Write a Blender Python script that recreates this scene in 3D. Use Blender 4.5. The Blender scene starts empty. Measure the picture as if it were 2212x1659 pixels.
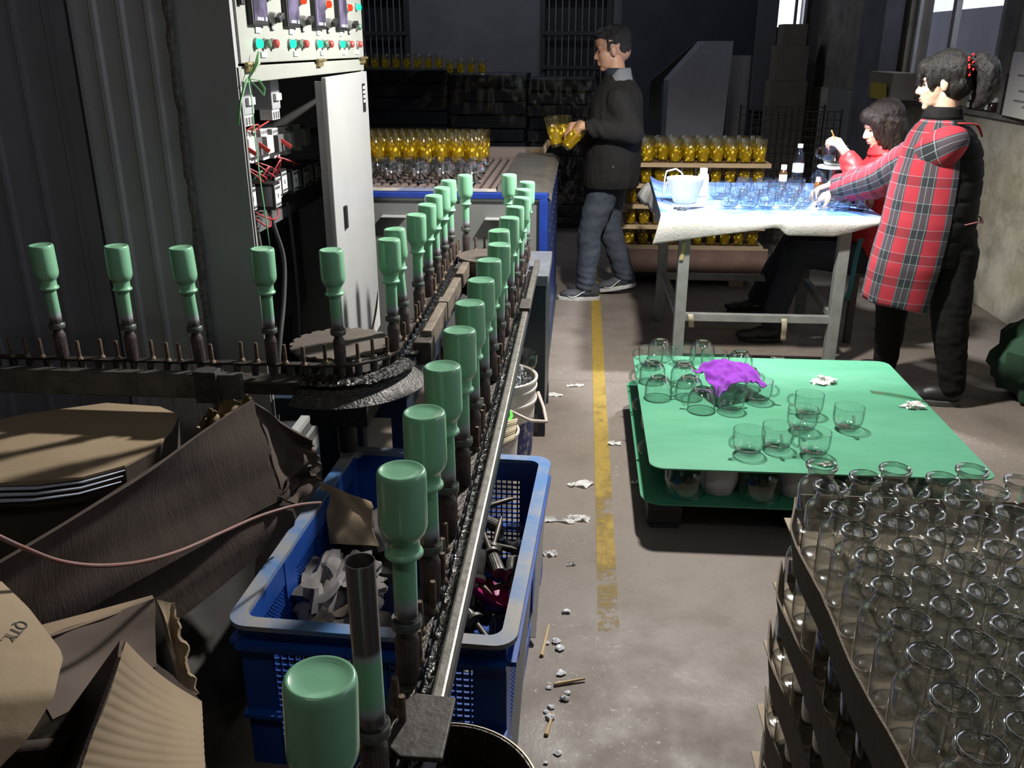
import bpy, bmesh, math, random
from mathutils import Vector, Matrix, noise, Euler

R = math.radians
PI = math.pi
random.seed(7)
SC = bpy.context.scene
COL = SC.collection

# ---------------------------------------------------------------- camera
cam_d = bpy.data.cameras.new('camera')
cam_d.sensor_fit = 'HORIZONTAL'
cam_d.sensor_width = 36.0
cam_d.lens = 36.0 * 1912.0 / 2212.0
cam_d.clip_start = 0.05
cam_d.clip_end = 200
cam = bpy.data.objects.new('camera', cam_d)
COL.objects.link(cam)
cam.location = (0, 0, 1.58)
cam.rotation_euler = (R(90 - 20.897), 0, R(4.442))
SC.camera = cam

# ---------------------------------------------------------------- world, lamps, exposure
SC.view_settings.view_transform = 'Standard'
SC.view_settings.look = 'None'
SC.view_settings.exposure = 0.0
SC.view_settings.gamma = 1.0
SC.view_settings.use_curve_mapping = False
SC.cycles.transparent_max_bounces = 32
SC.cycles.max_bounces = 6
SC.cycles.diffuse_bounces = 3
SC.cycles.glossy_bounces = 3
SC.cycles.caustics_reflective = False
SC.cycles.caustics_refractive = False
SC.cycles.sample_clamp_indirect = 4.0
SC.cycles.use_denoising = True
SC.cycles.use_adaptive_sampling = True
SC.cycles.adaptive_threshold = 0.03

world = bpy.data.worlds.new('world')
SC.world = world
world.use_nodes = True
bg = world.node_tree.nodes['Background']
bg.inputs[0].default_value = (0.86, 0.90, 1.0, 1)
bg.inputs[1].default_value = 2.2


def spot(name, loc, aim, watts, size, blend, radius, color=(1, 1, 1)):
    d = bpy.data.lights.new(name, 'SPOT')
    d.energy = watts
    d.spot_size = R(size)
    d.spot_blend = blend
    d.shadow_soft_size = radius
    d.color = color
    o = bpy.data.objects.new(name, d)
    COL.objects.link(o)
    o.location = loc
    o.rotation_euler = (Vector(aim) - Vector(loc)).to_track_quat('-Z', 'Y').to_euler()
    return o


def area(name, loc, aim, watts, sx, sy, color=(1, 1, 1)):
    d = bpy.data.lights.new(name, 'AREA')
    d.energy = watts
    d.shape = 'RECTANGLE'
    d.size = sx
    d.size_y = sy
    d.color = color
    o = bpy.data.objects.new(name, d)
    COL.objects.link(o)
    o.location = loc
    o.rotation_euler = (Vector(aim) - Vector(loc)).to_track_quat('-Z', 'Y').to_euler()
    return o


# the shaded work lamp hanging between the conveyor and the pallet, the lamp over the sorting table
spot('aisle_lamp', (0.48, 3.55, 2.32), (0.40, 3.45, 0.0), 430, 162, 0.35, 0.07, (1.0, 0.97, 0.91))
spot('table_lamp', (0.98, 4.58, 2.02), (1.02, 4.70, 0.8), 330, 84, 0.5, 0.06, (0.93, 0.96, 1.0))
# added fill, no real tubes: one behind the camera, one for the back wall
area('front_fill', (-0.6, -0.6, 4.2), (-0.6, 1.2, 0), 15, 1.6, 0.3, (1.0, 0.95, 0.88))
area('back_fill', (-1.0, 8.6, 4.2), (-0.8, 10.2, 1.0), 34, 1.6, 0.3, (0.80, 0.86, 1.0))


# ---------------------------------------------------------------- mesh helpers
class MB:
    def __init__(s):
        s.v = []
        s.f = []
        s.uv = None

    def add(s, verts, faces, M=None):
        n = len(s.v)
        for p in verts:
            p = Vector(p)
            s.v.append(M @ p if M else p)
        for f in faces:
            s.f.append([i + n for i in f])
        return s

    def box(s, x0, x1, y0, y1, z0, z1, M=None):
        return s.add([(x0, y0, z0), (x1, y0, z0), (x1, y1, z0), (x0, y1, z0), (x0, y0, z1), (x1, y0, z1), (x1, y1, z1), (x0, y1, z1)],
                     [(0, 3, 2, 1), (4, 5, 6, 7), (0, 1, 5, 4), (1, 2, 6, 5), (2, 3, 7, 6), (3, 0, 4, 7)], M)

    def cbox(s, c, d, M=None):
        return s.box(c[0] - d[0] / 2, c[0] + d[0] / 2, c[1] - d[1] / 2, c[1] + d[1] / 2, c[2] - d[2] / 2, c[2] + d[2] / 2, M)

    def bar(s, a, b, w, h, up=(0, 0, 1)):
        a = Vector(a); b = Vector(b)
        d = (b - a); L = d.length; d.normalize()
        u = Vector(up)
        if abs(d.dot(u)) > 0.99: u = Vector((1, 0, 0))
        x = d.cross(u).normalized(); z = x.cross(d)
        M = Matrix(((x.x, d.x, z.x, a.x), (x.y, d.y, z.y, a.y), (x.z, d.z, z.z, a.z), (0, 0, 0, 1)))
        return s.box(-w / 2, w / 2, 0, L, -h / 2, h / 2, M)

    def lathe(s, prof, seg=24, M=None, cap0=False, cap1=False, flute=0.0):
        n = len(prof)
        vs = []
        for (r, z) in prof:
            for k in range(seg):
                a = 2 * PI * k / seg
                rr = r * (1 - flute * (k % 2)) if flute else r
                vs.append((rr * math.cos(a), rr * math.sin(a), z))
        fs = []
        for i in range(n - 1):
            for k in range(seg):
                k2 = (k + 1) % seg
                fs.append((i * seg + k, i * seg + k2, (i + 1) * seg + k2, (i + 1) * seg + k))
        if cap0: fs.append(tuple(range(seg))[::-1])
        if cap1: fs.append(tuple((n - 1) * seg + k for k in range(seg)))
        return s.add(vs, fs, M)

    def cyl(s, a, b, r, r2=None, seg=16, caps=True):
        a = Vector(a); b = Vector(b)
        d = b - a
        q = d.to_track_quat('Z', 'Y').to_matrix().to_4x4()
        M = Matrix.Translation(a) @ q
        return s.lathe([(r, 0), (r if r2 is None else r2, d.length)], seg, M, caps, caps)

    def tube(s, pts, r, seg=8, caps=True, flat=1.0):
        pts = [Vector(p) for p in pts]
        n = len(pts)
        rs = r if isinstance(r, (list, tuple)) else [r] * n
        up = Vector((0, 0, 1))
        vs = []
        prev = None
        for i, p in enumerate(pts):
            d = (pts[min(i + 1, n - 1)] - pts[max(i - 1, 0)])
            if d.length < 1e-9: d = Vector((0, 0, 1))
            d.normalize()
            if prev is None:
                x = d.cross(up)
                if x.length < 0.05: x = d.cross(Vector((1, 0, 0)))
            else:
                x = prev - d * prev.dot(d)
                if x.length < 1e-6: x = d.cross(up)
            x.normalize(); prev = x
            y = d.cross(x)
            for k in range(seg):
                a = 2 * PI * k / seg
                vs.append(p + x * (rs[i] * math.cos(a)) + y * (rs[i] * flat * math.sin(a)))
        fs = []
        for i in range(n - 1):
            for k in range(seg):
                k2 = (k + 1) % seg
                fs.append((i * seg + k, i * seg + k2, (i + 1) * seg + k2, (i + 1) * seg + k))
        if caps:
            fs.append(tuple(range(seg))[::-1]); fs.append(tuple((n - 1) * seg + k for k in range(seg)))
        return s.add(vs, fs)

    def prism(s, poly, z0, z1, M=None):
        n = len(poly)
        vs = [(x, y, z0) for x, y in poly] + [(x, y, z1) for x, y in poly]
        fs = [tuple(range(n))[::-1], tuple(range(n, 2 * n))]
        for i in range(n):
            j = (i + 1) % n
            fs.append((i, j, n + j, n + i))
        return s.add(vs, fs, M)

    def sheet(s, P, nu, nv, th=0.0):
        """P(i/nu, j/nv) -> point; a sheet of thickness th."""
        g = [[Vector(P(i / nu, j / nv)) for j in range(nv + 1)] for i in range(nu + 1)]
        vs = [p for row in g for p in row]
        w = nv + 1
        fs = [(i * w + j, (i + 1) * w + j, (i + 1) * w + j + 1, i * w + j + 1) for i in range(nu) for j in range(nv)]
        if th:
            n0 = len(vs)
            low = []
            for i in range(nu + 1):
                for j in range(nv + 1):
                    du = g[min(i + 1, nu)][j] - g[max(i - 1, 0)][j]
                    dv = g[i][min(j + 1, nv)] - g[i][max(j - 1, 0)]
                    nn = du.cross(dv)
                    if nn.length > 1e-12: nn.normalize()
                    low.append(g[i][j] - nn * th)
            vs = vs + low
            fs = fs + [tuple(k + n0 for k in f[::-1]) for f in fs]
            ring = [i * w for i in range(nu + 1)] + [nu * w + j for j in range(1, nv + 1)] + [i * w + nv for i in range(nu - 1, -1, -1)] + [j for j in range(nv - 1, 0, -1)]
            m = len(ring)
            for k in range(m):
                a, b = ring[k], ring[(k + 1) % m]
                fs.append((a, a + n0, b + n0, b))
        return s.add(vs, fs)

    def mesh(s, name, smooth=None, bevel=0.0, bseg=2):
        me = bpy.data.meshes.new(name)
        me.from_pydata([tuple(p) for p in s.v], [], s.f)
        if bevel:
            bm = bmesh.new(); bm.from_mesh(me)
            ed = [e for e in bm.edges if len(e.link_faces) == 2 and e.calc_face_angle(0) > 0.5]
            bmesh.ops.bevel(bm, geom=ed, offset=bevel, segments=bseg, affect='EDGES', profile=0.6, clamp_overlap=True)
            bm.to_mesh(me); bm.free()
        if s.uv:
            l = me.uv_layers.new(name='UVMap')
            for lp in me.loops:
                l.data[lp.index].uv = s.uv[lp.vertex_index]
        if smooth is not None:
            for p in me.polygons: p.use_smooth = True
            if smooth < 179: me.set_sharp_from_angle(angle=R(smooth))
        me.update()
        return me

    def build(s, name, mat, parent=None, smooth=None, bevel=0.0, bseg=2, loc=None):
        me = s.mesh(name, smooth, bevel, bseg)
        me.materials.append(mat)
        return link(name, me, parent, loc)


def second_material(me, m, test):
    me.materials.append(m)
    for p in me.polygons:
        if test(p.center): p.material_index = 1


def link(name, me, parent=None, loc=None, rot=None, scale=None):
    o = bpy.data.objects.new(name, me)
    COL.objects.link(o)
    if parent is not None: o.parent = parent
    if loc is not None: o.location = loc
    if rot is not None: o.rotation_euler = rot
    if scale is not None: o.scale = scale
    return o


def tag(o, label, cat, group=None, kind=None):
    o['label'] = label
    o['category'] = cat
    if group: o['group'] = group
    if kind: o['kind'] = kind
    return o


def thing(name, label, cat, loc=(0, 0, 0), rot=(0, 0, 0), group=None):
    o = bpy.data.objects.new(name, None)
    COL.objects.link(o)
    o.empty_display_size = 0.05
    o.location = loc
    o.rotation_euler = rot
    return tag(o, label, cat, group)


def struct(o):
    o['kind'] = 'structure'
    return o


def copy_tree(o, parent=None):
    c = o.copy()
    COL.objects.link(c)
    c.parent = parent
    for ch in list(o.children):
        copy_tree(ch, c)
    return c


ORD = ['first', 'second', 'third', 'fourth', 'fifth', 'sixth', 'seventh', 'eighth', 'ninth', 'tenth', 'eleventh', 'twelfth', 'thirteenth',
       'fourteenth', 'fifteenth', 'sixteenth', 'seventeenth', 'eighteenth', 'nineteenth', 'twentieth']


# ---------------------------------------------------------------- materials
def _nt(name):
    m = bpy.data.materials.new(name)
    m.use_nodes = True
    nt = m.node_tree
    nt.nodes.clear()
    out = nt.nodes.new('ShaderNodeOutputMaterial')
    return m, nt, out


def _n(nt, t, **kw):
    n = nt.nodes.new(t)
    for k, v in kw.items():
        if k.startswith('in_'): n.inputs[k[3:].replace('_', ' ')].default_value = v
        else: setattr(n, k, v)
    return n


def _c(c):
    return (c[0], c[1], c[2], 1)


def ramp(nt, fac, stops):
    r = nt.nodes.new('ShaderNodeValToRGB')
    e = r.color_ramp.elements
    while len(e) < len(stops): e.new(0.5)
    for i, (p, c) in enumerate(stops):
        e[i].position = p
        e[i].color = _c(c)
    nt.links.new(fac, r.inputs[0])
    return r.outputs[0]


def M(name, col, rough=0.6, metal=0.0, col2=None, scale=12.0, amt=(0.35, 0.7), bump=0.0, bscale=None, detail=5.0, stretch=(1, 1, 1), coat=0.0, spec=0.5,
      trans=0.0):
    """principled with a noise mix of two colours and optional fine relief"""
    m, nt, out = _nt(name)
    b = _n(nt, 'ShaderNodeBsdfPrincipled')
    b.inputs['Roughness'].default_value = rough
    b.inputs['Metallic'].default_value = metal
    b.inputs['Coat Weight'].default_value = coat
    b.inputs['Specular IOR Level'].default_value = spec
    b.inputs['Base Color'].default_value = _c(col)
    nt.links.new(b.outputs[0], out.inputs[0])
    if trans:
        t = _n(nt, 'ShaderNodeBsdfTranslucent')
        t.inputs[0].default_value = _c(col)
        mx = _n(nt, 'ShaderNodeMixShader')
        mx.inputs[0].default_value = trans
        nt.links.new(b.outputs[0], mx.inputs[1]); nt.links.new(t.outputs[0], mx.inputs[2])
        nt.links.new(mx.outputs[0], out.inputs[0])
    if col2 or bump:
        tc = _n(nt, 'ShaderNodeTexCoord')
        mp = _n(nt, 'ShaderNodeMapping')
        mp.inputs['Scale'].default_value = stretch
        nt.links.new(tc.outputs['Object'], mp.inputs[0])
    if col2:
        no = _n(nt, 'ShaderNodeTexNoise')
        no.inputs['Scale'].default_value = scale
        no.inputs['Detail'].default_value = detail
        no.inputs['Roughness'].default_value = 0.6
        nt.links.new(mp.outputs[0], no.inputs[0])
        c = ramp(nt, no.outputs[0], [(amt[0], col), (amt[1], col2)])
        nt.links.new(c, b.inputs['Base Color'])
    if bump:
        n2 = _n(nt, 'ShaderNodeTexNoise')
        n2.inputs['Scale'].default_value = bscale or scale * 3
        n2.inputs['Detail'].default_value = 4
        nt.links.new(mp.outputs[0], n2.inputs[0])
        bp = _n(nt, 'ShaderNodeBump')
        bp.inputs['Strength'].default_value = bump
        bp.inputs['Distance'].default_value = 0.01
        nt.links.new(n2.outputs[0], bp.inputs['Height'])
        nt.links.new(bp.outputs[0], b.inputs['Normal'])
    return m


def GLASS(name, tint=(0.97, 0.98, 0.975), edge=(0.36, 0.41, 0.39), rough=0.03, refl=1.0, e0=0.55, pw_=3.2):
    """thin-walled glass: light passes straight through, tinted by the path length in the wall, with a Schlick-like reflection"""
    m, nt, out = _nt(name)
    lw = _n(nt, 'ShaderNodeLayerWeight')
    lw.inputs[0].default_value = 0.5
    c = ramp(nt, lw.outputs['Facing'], [(e0, tint), (1.0, edge)])
    tr = _n(nt, 'ShaderNodeBsdfTransparent')
    nt.links.new(c, tr.inputs[0])
    g = _n(nt, 'ShaderNodeBsdfGlossy')
    g.inputs[1].default_value = rough
    pw = _n(nt, 'ShaderNodeMath', operation='POWER'); pw.inputs[1].default_value = pw_
    nt.links.new(lw.outputs['Facing'], pw.inputs[0])
    mu = _n(nt, 'ShaderNodeMath', operation='MULTIPLY_ADD')
    mu.inputs[1].default_value = 0.6 * refl
    mu.inputs[2].default_value = 0.05 * refl
    nt.links.new(pw.outputs[0], mu.inputs[0])
    mx = _n(nt, 'ShaderNodeMixShader')
    nt.links.new(mu.outputs[0], mx.inputs[0])
    nt.links.new(tr.outputs[0], mx.inputs[1]); nt.links.new(g.outputs[0], mx.inputs[2])
    nt.links.new(mx.outputs[0], out.inputs[0])
    return m


def EMIT(name, col, s):
    m, nt, out = _nt(name)
    e = _n(nt, 'ShaderNodeEmission')
    e.inputs[0].default_value = _c(col); e.inputs[1].default_value = s
    nt.links.new(e.outputs[0], out.inputs[0])
    return m


STEEL = M('steel', (0.32, 0.32, 0.32), 0.35, 0.9, (0.20, 0.19, 0.18), 30)
IRON = M('grimy_iron', (0.085, 0.075, 0.068), 0.6, 0.5, (0.04, 0.033, 0.028), 60, bump=0.10, bscale=160)
RAIL = M('worn_rail_steel', (0.20, 0.19, 0.17), 0.45, 0.6, (0.09, 0.082, 0.075), 40, (0.45, 0.75), bump=0.06, bscale=160)
RUST = M('rusty_plate', (0.21, 0.165, 0.125), 0.65, 0.3, (0.11, 0.08, 0.06), 14, bump=0.2, bscale=90)
BLACK = M('black_plastic', (0.012, 0.012, 0.014), 0.45)
NAVY = M('navy_paint', (0.012, 0.025, 0.05), 0.5, 0.0, (0.02, 0.03, 0.045), 20)
WHITEP = M('white_plastic', (0.78, 0.78, 0.76), 0.45)
GREASE = M('black_grease', (0.008, 0.007, 0.006), 0.12, 0.0, (0.02, 0.017, 0.014), 60, bump=1.0, bscale=90, coat=0.6)
CLEAR = GLASS('clear_glass')
THICK = GLASS('thick_glass', (0.80, 0.85, 0.83), (0.20, 0.25, 0.23), 0.04, 1.6, 0.25, 1.6)
JARG = GLASS('jar_glass', (0.972, 0.978, 0.970), (0.42, 0.46, 0.43), 0.09, 2.2, 0.6, 2.6)
JARR = GLASS('jar_rim_glass', (0.82, 0.85, 0.82), (0.34, 0.38, 0.35), 0.08, 2.0, 0.2, 1.4)

# ================================================================ the setting
def floor_material():
    m, nt, out = _nt('concrete_floor')
    b = _n(nt, 'ShaderNodeBsdfPrincipled')
    nt.links.new(b.outputs[0], out.inputs[0])
    tc = _n(nt, 'ShaderNodeTexCoord')
    P = tc.outputs['Object']

    def nz(scale, detail=6, rough=0.6):
        n = _n(nt, 'ShaderNodeTexNoise')
        n.inputs['Scale'].default_value = scale; n.inputs['Detail'].default_value = detail; n.inputs['Roughness'].default_value = rough
        nt.links.new(P, n.inputs[0])
        return n.outputs[0]

    def mix(f, a, c, mode='MIX'):
        x = _n(nt, 'ShaderNodeMix', data_type='RGBA', blend_type=mode)
        if isinstance(f, float): x.inputs[0].default_value = f
        else: nt.links.new(f, x.inputs[0])
        for s, v in ((6, a), (7, c)):
            if isinstance(v, tuple): x.inputs[s].default_value = _c(v)
            else: nt.links.new(v, x.inputs[s])
        return x.outputs[2]
    base = ramp(nt, nz(2.2), [(0.3, (0.112, 0.090, 0.073)), (0.5, (0.150, 0.124, 0.104)), (0.72, (0.185, 0.158, 0.136))])
    grime = ramp(nt, nz(1.1, 8, 0.7), [(0.48, (0, 0, 0)), (0.66, (0.55, 0.55, 0.55))])
    c = mix(grime, base, (0.12, 0.095, 0.078))
    specks = ramp(nt, nz(55, 4, 0.7), [(0.60, (0, 0, 0)), (0.70, (1, 1, 1))])
    region = ramp(nt, nz(0.9, 3), [(0.46, (0, 0, 0)), (0.60, (1, 1, 1))])
    sm = _n(nt, 'ShaderNodeMath', operation='MULTIPLY')
    nt.links.new(specks, sm.inputs[0]); nt.links.new(region, sm.inputs[1])
    c = mix(sm.outputs[0], c, (0.42, 0.40, 0.39))
    dark = ramp(nt, nz(34, 3, 0.5), [(0.66, (0, 0, 0)), (0.74, (0.6, 0.6, 0.6))])
    c = mix(dark, c, (0.11, 0.09, 0.075))
    # the sawn joint across the aisle
    sx = _n(nt, 'ShaderNodeSeparateXYZ'); nt.links.new(P, sx.inputs[0])
    s1 = _n(nt, 'ShaderNodeMath', operation='SUBTRACT'); nt.links.new(sx.outputs['Y'], s1.inputs[0]); s1.inputs[1].default_value = 4.20
    s2 = _n(nt, 'ShaderNodeMath', operation='ABSOLUTE'); nt.links.new(s1.outputs[0], s2.inputs[0])
    s3 = _n(nt, 'ShaderNodeMath', operation='LESS_THAN'); nt.links.new(s2.outputs[0], s3.inputs[0]); s3.inputs[1].default_value = 0.006
    s4 = _n(nt, 'ShaderNodeMath', operation='MULTIPLY'); nt.links.new(s3.outputs[0], s4.inputs[0]); s4.inputs[1].default_value = 0.6
    c = mix(s4.outputs[0], c, (0.10, 0.085, 0.07))
    nt.links.new(c, b.inputs['Base Color'])
    rr = ramp(nt, nz(5), [(0.3, (0.42, 0.42, 0.42)), (0.7, (0.75, 0.75, 0.75))])
    nt.links.new(rr, b.inputs['Roughness'])
    bp = _n(nt, 'ShaderNodeBump')
    bp.inputs['Strength'].default_value = 0.25; bp.inputs['Distance'].default_value = 0.004
    nt.links.new(nz(60), bp.inputs['Height']); nt.links.new(bp.outputs[0], b.inputs['Normal'])
    return m


struct(MB().box(-5, 4.2, -3, 12, -0.1, 0).build('floor', floor_material()))

# painted line along the aisle, worn through towards the camera
def line_material():
    m, nt, out = _nt('worn_yellow_paint')
    b = _n(nt, 'ShaderNodeBsdfPrincipled')
    b.inputs['Roughness'].default_value = 0.7
    tc = _n(nt, 'ShaderNodeTexCoord')
    no = _n(nt, 'ShaderNodeTexNoise'); no.inputs['Scale'].default_value = 26; no.inputs['Detail'].default_value = 8; no.inputs['Roughness'].default_value = 0.75
    mp = _n(nt, 'ShaderNodeMapping'); mp.inputs['Scale'].default_value = (1, 0.45, 1)
    nt.links.new(tc.outputs['Object'], mp.inputs[0]); nt.links.new(mp.outputs[0], no.inputs[0])
    nt.links.new(ramp(nt, no.outputs[0], [(0.35, (0.30, 0.205, 0.028)), (0.65, (0.22, 0.145, 0.03))]), b.inputs['Base Color'])
    # wear: a slow patchiness plus a trend along the line
    n2 = _n(nt, 'ShaderNodeTexNoise'); n2.inputs['Scale'].default_value = 3.0; n2.inputs['Detail'].default_value = 7; n2.inputs['Roughness'].default_value = 0.7
    nt.links.new(tc.outputs['Object'], n2.inputs[0])
    sx = _n(nt, 'ShaderNodeSeparateXYZ'); nt.links.new(tc.outputs['Object'], sx.inputs[0])
    mr = _n(nt, 'ShaderNodeMapRange'); mr.inputs['From Min'].default_value = 2.2; mr.inputs['From Max'].default_value = 3.9
    mr.inputs['To Min'].default_value = -0.12; mr.inputs['To Max'].default_value = 0.10
    nt.links.new(sx.outputs['Y'], mr.inputs[0])
    ad = _n(nt, 'ShaderNodeMath', operation='ADD'); nt.links.new(n2.outputs[0], ad.inputs[0]); nt.links.new(mr.outputs[0], ad.inputs[1])
    nt_ = ramp(nt, ad.outputs[0], [(0.40, (0, 0, 0)), (0.54, (0.92, 0.92, 0.92))])
    t = _n(nt, 'ShaderNodeBsdfTransparent')
    mx = _n(nt, 'ShaderNodeMixShader')
    nt.links.new(nt_, mx.inputs[0]); nt.links.new(t.outputs[0], mx.inputs[1]); nt.links.new(b.outputs[0], mx.inputs[2])
    nt.links.new(mx.outputs[0], out.inputs[0])
    return m


struct(MB().box(0.083, 0.145, 2.15, 10.5, 0.0005, 0.002).build('floor_line', line_material()))

PLASTER = M('grey_plaster', (0.15, 0.145, 0.16), 0.9, 0, (0.11, 0.105, 0.115), 3)
DARKWALL = M('dark_wall', (0.11, 0.11, 0.12), 0.9, 0, (0.05, 0.05, 0.055), 4)


def sill_wall_material():
    m, nt, out = _nt('stained_brick_plaster')
    b = _n(nt, 'ShaderNodeBsdfPrincipled'); b.inputs['Roughness'].default_value = 0.9
    nt.links.new(b.outputs[0], out.inputs[0])
    tc = _n(nt, 'ShaderNodeTexCoord')
    mp = _n(nt, 'ShaderNodeMapping'); mp.inputs['Rotation'].default_value = (R(90), 0, R(90))
    nt.links.new(tc.outputs['Object'], mp.inputs[0])
    br = _n(nt, 'ShaderNodeTexBrick')
    br.inputs['Scale'].default_value = 1.0; br.inputs['Brick Width'].default_value = 0.25; br.inputs['Row Height'].default_value = 0.065
    br.inputs['Mortar Size'].default_value = 0.006
    br.inputs['Color1'].default_value = (0.36, 0.33, 0.26, 1); br.inputs['Color2'].default_value = (0.32, 0.29, 0.23, 1); br.inputs['Mortar'].default_value = (0.50, 0.47, 0.40, 1)
    nt.links.new(mp.outputs[0], br.inputs[0])
    no = _n(nt, 'ShaderNodeTexNoise'); no.inputs['Scale'].default_value = 2.4; no.inputs['Detail'].default_value = 9; no.inputs['Roughness'].default_value = 0.7
    nt.links.new(tc.outputs['Object'], no.inputs[0])
    f = ramp(nt, no.outputs[0], [(0.40, (1, 1, 1)), (0.62, (0, 0, 0))])
    x = _n(nt, 'ShaderNodeMix', data_type='RGBA')
    nt.links.new(f, x.inputs[0]); nt.links.new(br.outputs[0], x.inputs[6]); x.inputs[7].default_value = (0.30, 0.28, 0.215, 1)
    n2 = _n(nt, 'ShaderNodeTexNoise'); n2.inputs['Scale'].default_value = 1.7; n2.inputs['Detail'].default_value = 8; n2.inputs['Roughness'].default_value = 0.75
    nt.links.new(tc.outputs['Object'], n2.inputs[0])
    f2 = ramp(nt, n2.outputs[0], [(0.52, (0, 0, 0)), (0.72, (0.75, 0.75, 0.75))])
    y = _n(nt, 'ShaderNodeMix', data_type='RGBA')
    nt.links.new(f2, y.inputs[0]); nt.links.new(x.outputs[2], y.inputs[6]); y.inputs[7].default_value = (0.09, 0.08, 0.06, 1)
    nt.links.new(y.outputs[2], b.inputs['Base Color'])
    bp = _n(nt, 'ShaderNodeBump'); bp.inputs['Strength'].default_value = 0.4; bp.inputs['Distance'].default_value = 0.006
    nt.links.new(br.outputs['Fac'], bp.inputs['Height']); bp.invert = True
    nt.links.new(bp.outputs[0], b.inputs['Normal'])
    return m


SILLW = sill_wall_material()
# right-hand wall: low plastered brick wall, windows above it between piers
wr = struct(MB().box(2.60, 2.85, -3, 11.0, 0, 1.16).build('wall_right', SILLW))
mb = MB()
for y0, y1 in ((-3, 0.4), (2.6, 3.4), (6.06, 6.24), (8.16, 11.0)): mb.box(2.62, 2.85, y0, y1, 1.16, 3.2)
mb.box(2.62, 2.85, -3, 11, 3.2, 4.5)
mb.build('pier', M('window_pier', (0.24, 0.22, 0.18), 0.9, 0, (0.12, 0.11, 0.10), 5), wr)
MB().box(2.45, 2.60, 8.10, 8.75, 0, 4.4).build('column', M('wall_column', (0.15, 0.15, 0.17), 0.9, 0, (0.10, 0.10, 0.11), 4), wr)
MB().box(2.57, 2.87, 5.0, 8.16, 1.155, 1.185).build('window_ledge', M('ledge_concrete', (0.22, 0.21, 0.19), 0.9, 0, (0.10, 0.095, 0.085), 8), wr)
# back wall with the bright doorway-high window on its right
mb = MB()
for x0, x1, z0, z1 in ((-5, -2.80, 0, 4.5), (-2.80, -2.08, 0, 1.1), (-2.08, -0.50, 0, 4.5), (-0.5, 0.26, 0, 1.1), (0.26, 2.10, 0, 4.5), (2.10, 2.44, 0, 1.78), (2.44, 2.62, 0, 4.5),
                       (-2.80, -2.08, 2.14, 4.5), (-0.5, 0.26, 2.13, 4.5), (2.10, 2.44, 3.0, 4.5)):
    mb.box(x0, x1, 11.0, 11.2, z0, z1)
wb = struct(mb.build('wall_back', PLASTER))
MB().box(0.40, 2.05, 10.90, 10.99, 0, 4.5).build('dark_panel', M('dark_panel', (0.045, 0.05, 0.065), 0.8, 0, (0.03, 0.032, 0.045), 3), wb)
MB().box(1.90, 2.10, 10.72, 10.9, 0.9, 4.4).build('pillar', M('back_pillar', (0.13, 0.13, 0.15), 0.9), wb)
struct(MB().box(-5.1, -5.0, -3, 11.3, 0, 4.5).build('wall_left', DARKWALL))
struct(MB().box(-5, 4.2, -3.1, -3.0, 0, 4.5).build('wall_front', DARKWALL))
struct(MB().box(-5.1, 4.2, -3.1, 11.3, 4.5, 4.6).build('ceiling', DARKWALL))

ALU = M('window_aluminium', (0.46, 0.46, 0.45), 0.45, 0.35, (0.36, 0.36, 0.35), 9)
ALUY = M('window_frame_cream', (0.42, 0.40, 0.31), 0.55, 0.1, (0.32, 0.30, 0.23), 9)
PANE = GLASS('window_pane', (0.90, 0.90, 0.93), (0.6, 0.62, 0.66), 0.03, 0.7)


def side_window(n, y0, y1, z0, z1, mull):
    w = bpy.data.objects.new('window_%d' % n, None); COL.objects.link(w); struct(w)
    f = MB()
    for a, b in ((y0, y0 + 0.09), (y1 - 0.09, y1)): f.box(2.64, 2.74, a, b, z0, z1)
    f.box(2.64, 2.74, y0, y1, z0, z0 + 0.05); f.box(2.64, 2.74, y0, y1, z1 - 0.06, z1)
    f.build('window_frame', ALUY, w, bevel=0.004)
    ys = [y0 + 0.09] + mull + [y1 - 0.09]
    for k in range(len(ys) - 1):
        s = MB(); a, b = ys[k], ys[k + 1]
        x = 2.66 + 0.03 * (k % 2)
        s.box(x, x + 0.03, a - 0.01, a + 0.055, z0 + 0.05, z1 - 0.06); s.box(x, x + 0.03, b - 0.055, b + 0.01, z0 + 0.05, z1 - 0.06)
        s.box(x, x + 0.03, a, b, z0 + 0.05, z0 + 0.10); s.box(x, x + 0.03, a, b, z1 - 0.12, z1 - 0.06)
        so = s.build('sash', ALU, w, bevel=0.003)
        MB().box(x + 0.012, x + 0.016, a + 0.05, b - 0.05, z0 + 0.1, z1 - 0.12).build('pane', PANE, so)
    return w


side_window(1, 6.24, 8.16, 1.185, 3.2, [7.22])
side_window(2, 3.4, 6.06, 1.185, 3.2, [4.3, 5.2])
side_window(3, 0.4, 2.6, 1.185, 3.2, [1.5])  # unseen window, added to let ambient daylight into the room


def barred_window(n, x0, x1, z0, z1):
    w = bpy.data.objects.new('window_%d' % n, None); COL.objects.link(w); struct(w)
    f = MB(); y0, y1 = 10.96, 11.04
    f.box(x0 - 0.03, x0 + 0.03, y0, y1, z0, z1); f.box(x1 - 0.03, x1 + 0.03, y0, y1, z0, z1)
    f.box(x0, x1, y0, y1, z1 - 0.05, z1)
    f.build('window_frame', BARM, w)
    for k in range(9):
        x = x0 + (x1 - x0) * (k + 1) / 10
        MB().cyl((x, 10.95, z0), (x, 10.95, z1), 0.008, seg=6).build('bar', BARL, w)
    for z in (z0 + 0.25, z0 + 0.62): MB().box(x0, x1, 10.93, 10.965, z - 0.02, z + 0.02).build('cross_bar', BARM, w)
    MB().box(x0, x1, 11.06, 11.065, z0, z1).build('pane', M('dusty_pane_%d' % n, (0.03, 0.031, 0.038), 0.4, 0, (0.015, 0.015, 0.018), 3), w)


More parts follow.
